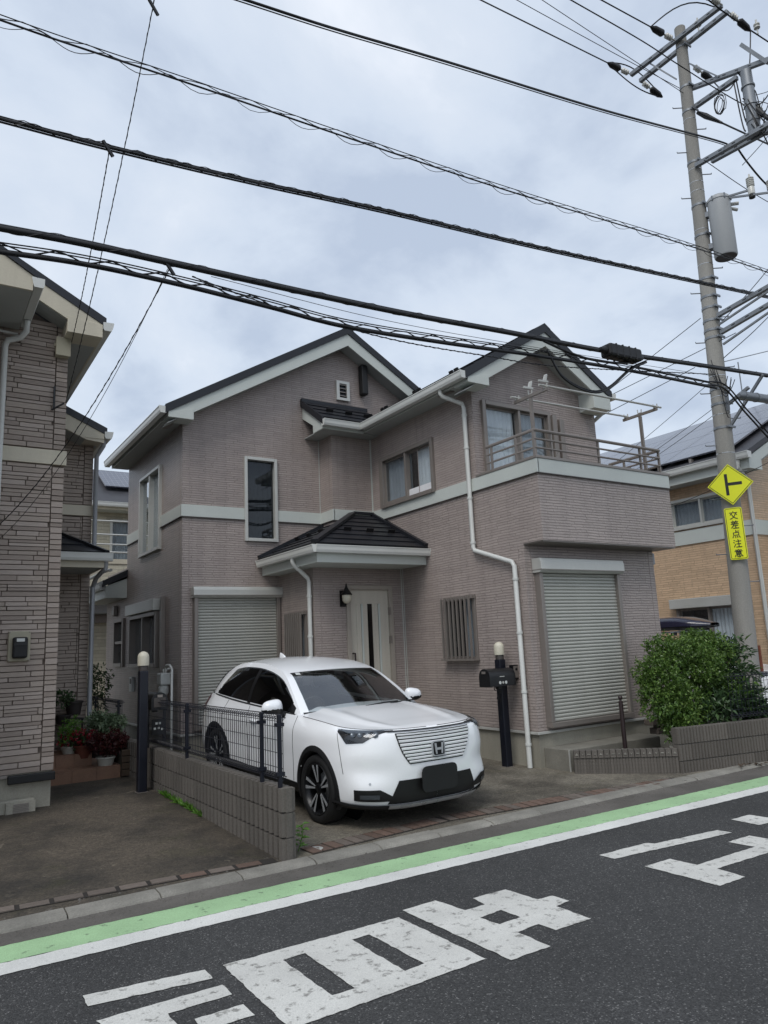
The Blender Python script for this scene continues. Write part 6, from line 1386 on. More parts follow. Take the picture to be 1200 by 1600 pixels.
        gap([cb(4.05-0.25*t/10, 5.2-2.4*t/10)+V((0, .001, 0)) for t in range(11)], 'bumper_gap')
        # door handle, mirror
        hp = cb(7.35, 4.9); add(MB().tube([V((hp.x+0.10, (hp.y+0.012)*sg, hp.z)), V((hp.x+0.06, (hp.y+0.028)*sg, hp.z)), V((hp.x-0.06, (hp.y+0.028)*sg, hp.z)), V((hp.x-0.10, (hp.y+0.012)*sg, hp.z))], [0.010, 0.014, 0.014, 0.010], 8), 'door_handle', paint)
        mc = V((-0.80, 0.975*sg, 1.085)); rows = []
        for i in range(13):
            ph = math.pi*i/12; row = []
            for j in range(25):
                t = 2*math.pi*j/24; x = math.cos(ph); y = math.sin(ph)*math.copysign(abs(math.cos(t))**0.62, math.cos(t)); z = math.sin(ph)*math.copysign(abs(math.sin(t))**0.7, math.sin(t))
                yy = y*0.125*(1-0.10*z); zz = z*0.078*(1.0-0.18*y*sg); xx = x*(0.085 if x > 0 else 0.045); row.append(mc+V((xx, yy*1.0, zz+0.012*y*0)))
            rows.append(row)
        mir = add(MB().grid(rows), 'door_mirror', paint, smooth=80)
        rows2 = [[mc+(p-mc)*1.03 for p in r] for r in rows]; mb = MB()
        for i in range(12):
            for j in range(24):
                if (rows2[i][j].z+rows2[i+1][j+1].z)/2 < mc.z-0.022: mb.quad(rows2[i][j], rows2[i+1][j], rows2[i+1][j+1], rows2[i][j+1])
        add(mb, 'mirror_base', 'black_plastic', mir); add(MB().tube([mc+V((0, -0.06*sg, -0.05)), V((-0.80, 0.85*sg, 1.01)), V((-0.78, 0.82*sg, 0.985))], [0.04, 0.03, 0.035], 10), 'mirror_arm', 'black_plastic', mir)
        # headlamp
        def hl(a, b, o, nm, mat, s0=1.45, s1=4.05):
            rows = []
            for i in range(31):
                f = i/30; s = s0+(s1-s0)*f; top = 5.78-0.10*f; thick = (0.18+0.95*min(1, f*1.9))*(1-max(0, f-0.84)*4.4); lo_ = top-thick
                rows.append([coff(s, lo_+(top-lo_)*(a+(b-a)*j/6), o, sg) for j in range(7)])
            return add(MB().grid(rows), nm, mat)
        h_ = hl(0, 1, 0.004, 'headlamp', 'black_metal'); hl(0.55, 0.93, 0.012, 'lamp_strip', 'lens_clear', 1.6, 3.9)
        for k in range(4):
            s = 2.25+k*0.33; p = coff(s, 5.1, 0.004, sg); n_ = cbn(s, 5.1); n_ = V((n_.x, n_.y*sg, n_.z)); add(MB().lathe(p, n_, [(0.032, 0.0), (0.03, 0.01), (0.018, 0.004), (0.0, 0.003)], 12), 'projector', 'lens_clear', h_)
        hl(-0.02, 1.02, 0.02, 'lamp_glass', 'glass_lamp')
        # fog lamp pod and lower lip
        rows = [[coff(1.55+1.75*i/12, 1.25+0.75*j/4*min(1, 0.35+i/6), 0.008, sg) for j in range(5)] for i in range(13)]; fo = add(MB().grid(rows), 'fog_pod', 'black_plastic')
        rows = [[coff(2.15+0.85*i/8, 1.45+0.28*j/2, 0.016, sg) for j in range(3)] for i in range(9)]; add(MB().grid(rows), 'fog_lamp', 'lens_clear', fo)
        rows = [[coff(0.0+4.35*i/30, 0.0+0.92*j/5, 0.012+(0.012 if j == 4 else 0), sg) for j in range(6)] for i in range(31)]; add(MB().grid(rows), 'bumper_lip', 'black_plastic')
        rows = [[coff(0.0+1.75*i/14, 0.72+0.34*j/3, 0.032, sg) for j in range(4)] for i in range(15)]; add(MB().grid(rows), 'skid_plate', 'silver')
        # lower mesh intake
        rows = [[coff(0.0+(1.8-0.45*(j/5))*i/14, 1.0+1.42*j/5, 0.005, sg) for j in range(6)] for i in range(15)]; add(MB().grid(rows), 'lower_intake', 'black_plastic')
        # tail lamp
        rows = [[coff(10.3+1.4*i/8, 4.9+0.9*j/4, 0.01, sg) for j in range(5)] for i in range(9)]; add(MB().grid(rows), 'tail_lamp', 'tail_red')
        pz = coff(2.55, 2.35, 0.002, sg); nn_ = cbn(2.55, 2.35); add(MB().lathe(pz, V((nn_.x, nn_.y*sg, nn_.z)), [(0.012, 0), (0.012, 0.003), (0, 0.003)], 10), 'parking_sensor', 'silver')
    # ---- grille: dark ground with nine body-coloured bars
    def gr(s, sg, t, o): return coff(abs(s), t, o, sg)
    rows = []
    for i in range(41):
        f = -1+2*i/40; sg = 1 if f >= 0 else -1; s = abs(f)
        rows.append([coff(s*(1.44-0.50*(1-j/8)**1.6), 3.3+1.85*j/8, 0.004, sg) for j in range(9)])
    gl_ = add(MB().grid(rows), 'grille', 'black_plastic')
    for k in range(9):
        t = 3.36+1.74*(k+0.5)/9; wd = 1.44-0.50*(1-(t-3.3)/1.85)**1.6-0.03; rows = []
        for i in range(33):
            f = -1+2*i/32; sg = 1 if f >= 0 else -1; s = abs(f)*wd
            rows.append([coff(s, t-0.076, 0.004, sg), coff(s, t-0.070, 0.016, sg), coff(s, t+0.02, 0.022, sg), coff(s, t+0.058, 0.004, sg)])
        add(MB().grid(rows), 'grille_bar', paint, gl_)
    rows = [[coff(abs(-1+2*i/40)*1.75, 5.28+0.2*j/2, 0.012+0.006*(j == 1), 1 if i >= 20 else -1) for j in range(3)] for i in range(41)]; add(MB().grid(rows), 'grille_brow', 'black_metal')
    # emblem
    ec = coff(0, 4.05, 0.03, 1); en = cbn(0, 4.05); eu = V((0, 1.2, 0)); ev = en.cross(eu).normalized()*1.2; ev = ev if ev.z > 0 else -ev
    E_ = lambda a, b, o=0.0: ec+eu*a+ev*b+en*o
    def ring(w, h, r, o0, o1, nm, mat, par_=None):
        pts = rrect(w, h, r); return add(MB().prism([E_(a, b, o0) for a, b in pts], en*(o1-o0)), nm, mat, par_ or R_, 30)
    em_ = ring(0.066, 0.060, 0.022, -0.02, 0.004, 'emblem', 'silver'); ring(0.057, 0.051, 0.018, 0.0045, 0.006, 'emblem_ground', 'wheel_dark', em_)
    for sx in (-1, 1): add(MB().prism([E_(sx*0.036, -0.042, 0.0062), E_(sx*0.022, -0.042, 0.0062), E_(sx*0.026, 0.042, 0.0062), E_(sx*0.046, 0.042, 0.0062)], en*0.006), 'emblem_stem', 'silver', em_, None)
    add(MB().prism([E_(-0.024, -0.012, 0.0062), E_(0.024, -0.012, 0.0062), E_(0.024, 0.006, 0.0062), E_(-0.024, 0.006, 0.0062)], en*0.0055), 'emblem_bar', 'silver', em_, None)
    # blanked number plate
    pc_ = coff(0, 2.35, 0.035, 1); pn = V((1, 0, 0.02)); add(MB().prism([pc_+V((0, a, b)) for a, b in rrect(0.22, 0.12, 0.055)], V((0.012, 0, 0))), 'number_plate', 'black_plastic', smooth=30)
    # ---- windscreen and cabin
    rows = [[shield(0.06+1.94*i/16, -0.90+1.80*j/24, 0.006) for j in range(25)] for i in range(17)]; ws = add(MB().grid(rows), 'windscreen', 'glass_shield')
    rows = [[shield(1.93+0.1*i/3, -0.9+1.8*j/24, 0.003) for j in range(25)] for i in range(4)]; add(MB().grid(rows), 'screen_header', 'black_metal')
    rows = [[shield(-0.03+0.12*i/3, -0.97+1.94*j/24, 0.008) for j in range(25)] for i in range(4)]; add(MB().grid(rows), 'cowl', 'black_plastic')
    for sx in (0.1, -0.35):
        add(MB().tube([shield(0.06, sx, 0.02), shield(0.14, sx-0.35, 0.02), shield(0.16, sx-0.65, 0.016)], 0.009, 6), 'wiper', 'black_plastic')
    add(MB().box(-0.95, -0.50, -0.70, 0.70, 0.80, 1.0), 'dashboard', 'interior', smooth=None, bevel=0.06)
    add(MB().box(-3.0, -0.6, -0.74, 0.74, 0.30, 0.40), 'cabin_floor', 'interior', smooth=None)
    add(MB().box(-2.9, -0.6, -0.80, -0.76, 0.30, 1.0), 'door_lining', 'interior', smooth=None); add(MB().box(-2.9, -0.6, 0.76, 0.80, 0.30, 1.0), 'door_lining', 'interior', smooth=None)
    add(MB().box(-3.1, -3.05, -0.65, 0.65, 0.30, 1.2), 'rear_lining', 'interior', smooth=None)
    sw = add(MB().lathe(V((-1.02, 0.36, 0.98)), V((-1, 0, 0.45)), [(0.16, -0.012), (0.18, -0.012), (0.185, 0.0), (0.18, 0.012), (0.16, 0.012), (0.155, 0), (0.16, -0.012)], 28), 'steering_wheel', 'interior'); add(MB().bar((-1.02, 0.20, 0.98), (-1.02, 0.52, 0.98), 0.03, 0.05), 'wheel_spoke', 'interior', sw)
    for v in (-0.36, 0.36):
        st = add(MB().box(-1.75, -1.25, v-0.25, v+0.25, 0.4, 0.62), 'seat', 'interior', smooth=None, bevel=0.05); add(MB().hexa([(-1.85, v-0.24, 0.6), (-1.68, v-0.24, 0.6), (-1.68, v+0.24, 0.6), (-1.85, v+0.24, 0.6), (-2.02, v-0.2, 1.15), (-1.9, v-0.2, 1.15), (-1.9, v+0.2, 1.15), (-2.02, v+0.2, 1.15)]), 'seat_back', 'interior', st, None, 0.04); add(MB().box(-2.04, -1.94, v-0.13, v+0.13, 1.18, 1.36), 'headrest', 'interior', st, None, 0.04)
    add(MB().box(-2.75, -2.6, -0.62, 0.62, 0.5, 1.12), 'rear_seat', 'interior', smooth=None, bevel=0.05)
    add(MB().box(-1.06, -1.03, -0.11, 0.11, 1.31, 1.37), 'rear_view_mirror', 'black_plastic', smooth=None, bevel=0.01)
    add(MB().box(-1.10, -0.98, -0.06, 0.06, 1.37, 1.43), 'camera_pod', 'black_plastic', smooth=None, bevel=0.01)
    tagp = shield(1.82, 0.80, 0.012); add(MB().quad(tagp+V((0, -0.03, 0)), tagp+V((0, 0.03, 0)), tagp+V((-.035, 0.03, 0.022)), tagp+V((-.035, -0.03, 0.022))), 'screen_sticker', 'meter_white')
    add(MB().box(-3.2, 0.55, -0.7, 0.7, 0.22, 0.30), 'underbody', 'black_plastic', smooth=None)
    R_.rotation_euler = rot; R_.scale = scale
    return R_
CAR = car('crossover_car', (4.185, 6.51, gz(6.5)-0.008), (0, 0, 0), (0.94, 0.94, 0.94), 'white crossover car parked nose out on the driveway in front of the house')
CAR.rotation_euler = (math.radians(2.2), 0, math.radians(2.0))
def copy_tree(o, parent=None):
    c = o.copy(); COL.objects.link(c)
    if parent is not None: c.parent = parent
    for ch in o.children: copy_tree(ch, c)
    return c
C2 = copy_tree(CAR); C2.name = 'parked_car'; C2.location = (12.35, 7.45, gz(7.4)); C2.rotation_euler = (0, 0, 0); C2['label'] = 'pale car behind the hedge carrying a dark roof box'
rbx = thing('roof_box', (12.35, 9, 1.72), 'dark blue tapered roof box on the car behind the hedge', 'roof box')
rows = []
for i in range(15):
    f = i/14; y = 7.95+1.9*f; w_ = 0.40*min(1, 0.35+f*3)*(1-max(0, f-0.85)*2); h_ = 0.19*min(1, 0.25+f*2.4)
    rows.append([V((12.35+w_*math.copysign(abs(math.cos(math.pi*j/12))**0.5, math.cos(math.pi*j/12)), y, 1.76+h_*math.sin(math.pi*j/12)**0.6)) for j in range(13)])
MB().grid(rows).build('lid', 'navy_gloss', rbx, smooth=50)
rows2 = [[V((p.x, p.y, 1.755-(0.06*math.sin(math.pi*j/12)**0.5)*min(1, 0.4+i/6))) for j, p in enumerate(r)] for i, r in enumerate(rows)]; MB().grid(rows2).build('tray', 'black_plastic', rbx, smooth=50)
for y in (8.5, 9.2): MB().bar((11.75, y, 1.665), (12.95, y, 1.665), 0.06, 0.03).build('roof_bar', 'galvanised', rbx); MB().bar((11.9, y, 1.60), (11.9, y, 1.66), 0.06, 0.1).build('bar_foot', 'black_plastic', rbx)
# ================================================================ lamp posts, letterboxes, meters
def lamp_post(p, top, label, grp=None):
    r = thing('lamp_post', p, label, 'lamp post', 'navy lamp posts'); x, y, z = p; h = top-z
    MB().bar((x, y, z-0.05), (x, y, top-0.235), 0.105, 0.105, up=(1, 0, 0)).build('post', 'navy', r, bevel=0.012)
    MB().bar((x, y, z), (x, y, z+0.006), 0.125, 0.125, up=(1, 0, 0)).build('base_plate', 'alu', r)
    MB().lathe((x, y, top-0.235), (0, 0, 1), [(0.055, 0), (0.055, 0.055), (0.05, 0.06), (0.0, 0.06)], 20).build('collar', 'alu_dark', r, smooth=40)
    MB().lathe((x, y, top-0.176), (0, 0, 1), [(0.066, 0), (0.068, 0.01), (0.068, 0.10)]+[(0.068*math.cos(math.radians(a)), 0.10+0.07*math.sin(math.radians(a))) for a in range(10, 91, 10)], 24).build('globe', 'lamp_white', r, smooth=60)
    return r
def top_of(px, py, p): d = ray(px, py); t = ((p.x*d.x+p.y*d.y)/(d.x*d.x+d.y*d.y)); return CAMH+d.z*t
p1 = onz(221, 1238, gz(9.0)); p1.z = gz(p1.y); lamp_post(p1, top_of(224, 1017, p1), 'navy lamp post with a white globe in front of the stone house')
p2 = onz(793, 1198, gz(7.3)); p2.z = gz(p2.y); T2 = top_of(779, 1002, p2); lamp_post(p2, T2, 'navy lamp post with a white globe carrying the letterbox and intercom')
def letterbox(c, fwd, label, L_=0.42, W_=0.2, Hh=0.2):
    """rounded-top rural letterbox; fwd is the way its door faces"""
    r = thing('letterbox', c, label, 'letterbox'); c = V(c); f = V(fwd).normalized(); s = f.cross(V((0, 0, 1)))
    prof = [(-W_/2, 0), (W_/2, 0)]+[(W_/2*math.cos(math.radians(a)), Hh*0.55+Hh*0.45*math.sin(math.radians(a))) for a in range(0, 181, 15)]
    MB().prism([c+s*a+V((0, 0, b)) for a, b in prof], f*L_).build('body', 'black_metal', r, smooth=35)
    dr2 = MB().prism([c+f*(L_+0.001)+s*a*1.05+V((0, 0, b*1.03-0.003)) for a, b in prof], f*0.02).build('door', 'black_metal', r, smooth=35)
    MB().bar(c+f*(L_+0.03)+s*-0.03+V((0, 0, Hh*0.8)), c+f*(L_+0.03)+s*0.03+V((0, 0, Hh*0.8)), 0.015, 0.03).build('latch', 'alu', dr2)
    MB().box(c.x-0.03+f.x*L_/2, c.x+0.03+f.x*L_/2, c.y-0.03+f.y*L_/2, c.y+0.03+f.y*L_/2, c.z-0.04, c.z-0.001).build('mount', 'black_metal', r); return r, c, f, s
lc = V((p2.x-0.10, p2.y, top_of(786, 1070, p2)))
r, c, f, s = letterbox((p2.x+0.06, p2.y-0.11, lc.z), (-1, 0.0, 0), 'black rounded letterbox on the right-hand lamp post', 0.42, 0.2, 0.22)
for k, cc in enumerate(('meter_white', 'alu_light', 'meter_white')):
    a = V((c.x-0.27+k*0.05, c.y-0.102, c.z+0.045)); MB().lathe(a, (0, -1, 0), [(0.02 if k != 1 else 0.016, 0), (0.02 if k != 1 else 0.016, 0.003), (0, 0.003)], 12).build('sticker', cc, r)
MB().box(c.x-0.27, c.x-0.19, c.y-0.1025, c.y-0.1, c.z+0.115, c.z+0.125).build('name_strip', 'alu_light', r)
def scroll(c, sgn, sz, root):
    for k, (ox, oz, rr) in enumerate(((0.0, 0.0, 0.035), (0.07, -0.05, 0.028), (0.03, -0.12, 0.024))):
        MB().tube([V((c.x+sgn*(ox+rr*math.cos(t*0.5)*(1-t*0.05)), c.y, c.z+oz+rr*math.sin(t*0.5)*(1-t*0.05))) for t in range(11)], 0.006, 5).build('scrollwork', 'black_metal', root)
scroll(V((p2.x-0.16, p2.y-0.06, lc.z-0.04)), 1, 1, r)
ic = thing('intercom', (p2.x+0.12, p2.y-0.05, lc.z+0.1), 'small grey doorbell intercom beside the letterbox on the lamp post', 'intercom')
MB().box(p2.x+0.075, p2.x+0.205, p2.y-0.14, p2.y-0.09, lc.z+0.07, lc.z+0.25).build('frame', 'black_metal', ic); MB().box(p2.x+0.10, p2.x+0.185, p2.y-0.148, p2.y-0.1405, lc.z+0.085, lc.z+0.235).build('face', 'alu', ic); MB().lathe((p2.x+0.142, p2.y-0.149, lc.z+0.195), (0, -1, 0), [(0.018, 0), (0.016, 0.006), (0, 0.007)], 12).build('lens', 'black_plastic', ic)
lq = onz(243, 1106, 1.05); yL2 = 9.0; lb = ony(245, 1108, p1.y+0.1)
r, c, f, s = letterbox((lb.x, lb.y+0.30, lb.z), (0, -1, 0), 'dark rounded letterbox beside the left-hand lamp post, seen end on', 0.40, 0.19, 0.2)
MB().box(lb.x-0.07, lb.x+0.07, lb.y-0.128, lb.y-0.122, lb.z+0.03, lb.z+0.14).build('panel', 'alu_dark', r)
np_ = thing('name_plate_stand', (lb.x, lb.y, 0.6), 'black iron stand with a small white-lettered plate under the letterbox', 'stand')
for dx in (-0.09, 0.11): MB().bar((lb.x+dx, lb.y+0.05, WT), (lb.x+dx, lb.y+0.05, lb.z), 0.03, 0.03).build('leg', 'black_metal', np_)
pl_ = MB().box(lb.x-0.06, lb.x+0.10, lb.y-0.02, lb.y, lb.z-0.30, lb.z-0.12).build('plate', 'black_metal', np_)
for k, (a, b) in enumerate(((0.0, 0.1), (0.04, 0.1), (-0.02, 0.04), (0.03, 0.045), (0.065, 0.03))): MB().box(lb.x-0.02+a, lb.x+0.005+a, lb.y-0.023, lb.y-0.0205, lb.z-0.28+b, lb.z-0.255+b).build('letter', 'meter_white', pl_)
MB().tube([V((lb.x-0.11+0.03*math.cos(t*0.6), lb.y+0.03, lb.z-0.06-0.012*t)) for t in range(14)], 0.006, 5).build('scrollwork', 'black_metal', np_)
# gas meter and boiler remote on the side wall of the grey house
gm = thing('gas_meter', onx(262, 1070, XL-0.15), 'white gas meter with pipes on the side wall by the corner', 'gas meter')
gp = onx(257, 1068, XL-0.13); MB().box(gp.x-0.09, gp.x+0.09, gp.y-0.11, gp.y+0.11, gp.z-0.02, gp.z+0.16).build('case', 'meter_white', gm, bevel=0.02); MB().lathe((gp.x-0.02, gp.y-0.02, gp.z-0.17), (0, 0, 1), [(0.0, 0), (0.06, 0.0), (0.08, 0.04), (0.08, 0.12), (0.05, 0.15)], 16).build('body', 'meter_white', gm, smooth=40)
MB().tube([(gp.x, gp.y-0.06, gp.z+0.15), (gp.x, gp.y-0.06, gp.z+0.24), (gp.x, gp.y-0.10, gp.z+0.27), (gp.x, gp.y-0.26, gp.z+0.27), (gp.x+0.02, gp.y-0.30, gp.z+0.22), (gp.x+0.02, gp.y-0.30, 0.1)], 0.022, 8).build('pipe', 'alu_light', gm, smooth=50)
MB().tube([(gp.x, gp.y+0.06, gp.z+0.15), (gp.x, gp.y+0.06, gp.z+0.2), (gp.x+0.1, gp.y+0.06, gp.z+0.22)], 0.02, 8).build('pipe', 'alu_light', gm, smooth=50)
rp = onx(208, 1069, XL); rc = thing('wall_controller', rp, 'small white wall controller with a grey display on the shaded side wall', 'controller')
fbox(MB(), 'W', XL, rp.y-0.1, rp.y+0.1, rp.z-0.13, rp.z+0.13, 0.0, 0.05).build('case', 'meter_white', rc, bevel=0.01); fbox(MB(), 'W', XL, rp.y-0.06, rp.y+0.04, rp.z+0.01, rp.z+0.1, 0.05, 0.054).build('display', 'alu_dark', rc)
# porch lantern
lp = ony(535, 935, YP); ln_ = thing('porch_lantern', (lp.x, YP, lp.z), 'black coach lantern with frosted glass beside the front door', 'lantern')
MB().box(lp.x-0.05, lp.x+0.05, YP-0.02, YP-0.001, lp.z-0.13, lp.z+0.12).build('backplate', 'black_metal', ln_); MB().tube([(lp.x, YP-0.02, lp.z-0.08), (lp.x, YP-0.1, lp.z-0.1), (lp.x, YP-0.13, lp.z-0.06)], 0.012, 6).build('arm', 'black_metal', ln_)
MB().lathe((lp.x, YP-0.13, lp.z-0.09), (0, 0, 1), [(0.0, 0), (0.04, 0.01), (0.065, 0.05), (0.072, 0.10), (0.068, 0.14)], 16).build('glass_bowl', 'lamp_white', ln_, smooth=50)
MB().lathe((lp.x, YP-0.13, lp.z+0.04), (0, 0, 1), [(0.085, 0), (0.09, 0.012), (0.045, 0.07), (0.02, 0.12), (0.012, 0.16), (0.0, 0.19)], 16).build('cap', 'black_metal', ln_, smooth=40)
# ================================================================ step, planter walls, bollard
stp = thing('concrete_step', (7.7, 6.75, 0.05), 'rough concrete step slab under the large roller shutter', 'step')
sa = onz(889, 1172, 0.30); sb = onz(842, 1167, 0.30); sc2 = onz(1031, 1150, 0.30)
MB().prism([(sa.x, sa.y, -0.03), (sc2.x, sc2.y, -0.03), (sc2.x+0.1, YF+0.015, -0.03), (sb.x, YF+0.015, -0.03)], (0, 0, 0.33)).build('slab', 'concrete_step', stp, bevel=0.008)
MB().prism([(sa.x-0.008, sa.y-0.008, -0.02), (sa.x+0.008, sa.y-0.008, -0.02), (sa.x+0.008, sa.y+0.004, -0.02), (sa.x-0.008, sa.y+0.004, -0.02)], (0, 0, 0.318)).build('edge_bead', 'alu_light', stp)
la = onz(899, 1210, gz(6.3)); lb2 = onz(1063, 1209, gz(5.6)); ld = (lb2-la); ld.z = 0; LL = ld.length; lu = ld/LL; ln2 = V((lu.y, -lu.x, 0)); ln2 = ln2 if ln2.dot(CAM-la) > 0 else -ln2
lw = thing('low_planter_edge', la, 'low edging of small upright ribbed blocks with a decorated coping row', 'edging')
n = 17; wd = LL/n; cop = mesh_of(MB().hexa([(0.003, 0, 0), (wd-0.003, 0, 0), (wd-0.003, 0.11, 0), (0.003, 0.11, 0), (0.005, 0.004, 0.085), (wd-0.005, 0.004, 0.085), (wd-0.005, 0.108, 0.085), (0.005, 0.108, 0.085)]), 'coping_block', 'block')
rb2 = mesh_of(MB().box(0.004, wd/2-0.004, 0, 0.09, 0, 0.205), 'rib_block', 'block')
ang = math.atan2(lu.y, lu.x); tz = 0.185
zb0 = gz(6.0)
MB().prism([la-ln2*0.02, lb2-ln2*0.02, lb2-ln2*0.10, la-ln2*0.10], (0, 0, 0.185)).build('core', 'block', lw)
for i in range(n):
    q = la+lu*(i*wd); inst('coping_block', cop, lw, (q.x, q.y, zb0+tz+0.005), (0, 0, ang))
    k_ = i % 4
    e_ = la+lu*((i+0.5)*wd)+ln2*0.002; mo = MB(); zc_ = zb0+tz+0.048
    pts = [[(-0.018, -0.012), (0.018, -0.012), (0, 0.016)], [(-0.016, 0.012), (0.0, -0.014), (0.016, 0.012), (0.0, 0.002)], [(-0.018, -0.006), (0.018, -0.006), (0.018, 0.006), (-0.018, 0.006)], [(-0.012, -0.012), (0.0, -0.004), (0.012, -0.012), (0.006, 0.0), (0.012, 0.012), (0, 0.005), (-0.012, 0.012), (-0.006, 0)]][k_]
    mo.prism([e_+lu*a+V((0, 0, zc_+b-e_.z)) for a, b in pts], ln2*0.003).build('coping_motif', 'kerb', lw)
    for h_ in (0, 1): q2 = la+lu*((i+0.5*h_)*wd)-ln2*0.012; inst('rib_block', rb2, lw, (q2.x, q2.y, zb0-0.02), (0, 0, ang))
pw_ = thing('planter_wall', lb2, 'waist-low ribbed block planter wall below the hedge along the kerb', 'wall')
pa_ = lb2+lu*0.02; pb_ = onz(1200, 1191, gz(5.5)); pd_ = pb_-pa_; pd_.z = 0; pu = pd_.normalized(); an_ = math.atan2(pu.y, pu.x); WT2 = top_of(1063, 1138, pa_)
pnorm = V((-pu.y, pu.x, 0))
for c_ in range(4):
    zz = WT2-0.19*(c_+1)
    for i in range(11):
        q = pa_+pu*(i*0.39-(0.195 if c_ % 2 else 0.0))
        if c_ % 2 and i == 0: q = pa_; inst('block', BLKH, pw_, (q.x, q.y, zz), (0, 0, an_)); continue
        inst('block', BLK, pw_, (q.x, q.y, zz), (0, 0, an_))
MB().prism([pa_+pu*0.02+pnorm*0.02+V((0, 0, 0)), pa_+pu*4.1+pnorm*0.02, pa_+pu*4.1+pnorm*0.10, pa_+pu*0.02+pnorm*0.10], (0, 0, WT2-0.02-pa_.z)).build('core', 'block', pw_)
for c_ in range(0):
    for i in range(2): q = pa_+pnorm*(0.12+i*0.39)+pu*0.12; inst('block', BLK, pw_, (q.x, q.y, WT2-0.19*(c_+1)), (0, 0, an_+math.pi/2))
soil = MB().prism([la-ln2*0.1, lb2-ln2*0.12, pa_+pnorm*0.5+pu*0.1, V((8.5, 6.52, 0)), V((7.0, 6.5, 0))], (0, 0, 0.17)); 
so_ = tag(soil.build('planting_soil', 'earth'), kind='structure')
MB().prism([pa_+pu*0.35+pnorm*0.1, pa_+pu*4.1+pnorm*0.1, pa_+pu*4.1+pnorm*1.0, pa_+pu*0.9+pnorm*1.0], (0, 0, WT2-0.1-pa_.z)).build('planting_bed', 'earth', so_)
bp = onz(977, 1169, 0.275); bo = thing('brown_bollard', (bp.x, bp.y, 0.1), 'slim dark brown post with a ball finial in front of the step', 'bollard')
bz = top_of(969, 1083, bp); MB().lathe((bp.x, bp.y, 0.05), (0, 0, 1), [(0.075, 0), (0.075, 0.10), (0.05, 0.12), (0.027, 0.125), (0.027, bz-0.10-0.05), (0.016, bz-0.095-0.05), (0.012, bz-0.07-0.05)], 16).build('shaft', 'brown_post', bo, smooth=40); MB().lathe((bp.x, bp.y, bz-0.055), (0, 0, 1), [(0.027*math.sin(math.radians(a)), -0.027*math.cos(math.radians(a))) for a in range(0, 181, 20)], 16).build('finial', 'brown_post', bo, smooth=60)
MB().lathe((bp.x, bp.y, 0.15), (0, 0, 1), [(0.12, 0), (0.10, 0.10), (0.03, 0.125)], 16).build('footing', 'concrete_step', bo, smooth=30)
fen3 = thing('road_fence', (9.3, 5.6, WT2), 'dark mesh fence at the right edge on the planter wall', 'fence')
f0 = pa_+pu*0.95+pnorm*0.07; f1 = pa_+pu*3.9+pnorm*0.07; fence_panel(fen3, (f0.x, f0.y, 0), (f1.x, f1.y, 0), WT2, top_of(1190, 1052, pa_+pu*1.3), 'navy', [1.3, 2.6], 0.06)
lid = onz(493, 1326, 0.03); tag(MB().lathe((lid.x, lid.y, gz(lid.y)-0.01), (0, 0, 1), [(0.075, 0), (0.075, 0.014), (0.06, 0.016), (0.0, 0.015)], 20).build('drain_lid', 'alu_light', None, smooth=40), 'small round metal drain lid beside the front wheel', 'lid')
wf = onz(18, 1272, 0.1); vg = thing('floor_vent', (1.16, 8.95, 0.03), 'small grey ribbed vent block at the foot of the stone house', 'vent')
MB().box(1.0, 1.285, 8.96, 8.988, 0.08, 0.205).build('frame', 'concrete', vg)
for i in range(6): MB().box(1.07, 1.22, 8.953, 8.9595, 0.095+i*0.016, 0.104+i*0.016).build('slat', 'alu', vg)
# ================================================================ plants
def leaf(mb, p, d, u, ln, wd, bend=0.25):
    """a folded four-sided leaf"""
    d = d.normalized(); s = d.cross(u); s = s.normalized() if s.length > 1e-4 else d.orthogonal().normalized(); n = s.cross(d)
    i = len(mb.v); mb.v += [tuple(p), tuple(p+d*ln*0.45+s*wd/2+n*wd*0.15), tuple(p+d*ln-n*ln*bend), tuple(p+d*ln*0.45-s*wd/2+n*wd*0.15)]
    mb.f += [(i, i+1, i+2), (i, i+2, i+3)]
def crown(root, name, mat, blobs, n, ln, wd, seed, density_in=0.35, cluster=5):
    """leaf clusters spread through overlapping lumps; more at the skin, gaps between"""
    r = random.Random(seed); mb = MB(); tot = sum(b[3]*b[4]*b[5] for b in blobs)
    for (x, y, z, a, b, c) in blobs:
        k = int(n*(a*b*c)/tot/cluster)
        for _ in range(k):
            v = V((r.gauss(0, 1), r.gauss(0, 1), r.gauss(0, 1))).normalized(); rad = 1-abs(r.gauss(0, density_in)); rad = max(0.1, rad)*r.uniform(0.93, 1.08)
            cpos = V((x+v.x*a*rad, y+v.y*b*rad, z+v.z*c*rad))
            if cpos.z < 0.06: continue
            tw = (v+V((r.uniform(-.6, .6), r.uniform(-.6, .6), r.uniform(0.0, .9)))).normalized()
            for q in range(cluster):
                d = (tw*0.6+V((r.gauss(0, 1), r.gauss(0, 1), r.gauss(0, 1))).normalized()).normalized(); leaf(mb, cpos+V((r.uniform(-1, 1), r.uniform(-1, 1), r.uniform(-1, 1)))*ln*0.5, d, V((r.gauss(0, .3), r.gauss(0, .3), 1)), ln*r.uniform(0.7, 1.25), wd*r.uniform(0.75, 1.2))
    return mb.build(name, mat, root)
def stems(root, base, tips, r0, seed):
    rr = random.Random(seed)
    for t in tips:
        b = V(base)+V((rr.uniform(-.06, .06), rr.uniform(-.06, .06), 0)); t = V(t); m1 = b.lerp(t, 0.45)+V((rr.uniform(-.06, .06), rr.uniform(-.06, .06), 0.05)); MB().tube([b, m1, t], [r0, r0*0.7, r0*0.3], 6).build('stem', 'bark', root, smooth=60)
def at(px, py, y): return ony(px, py, y)
hb = at(1075, 1165, 5.95); hd = thing('hedge_bush', (hb.x, 6.0, 0.15), 'rounded small-leaved green bush overhanging the planter wall', 'bush')
yh = 5.98
B_ = []
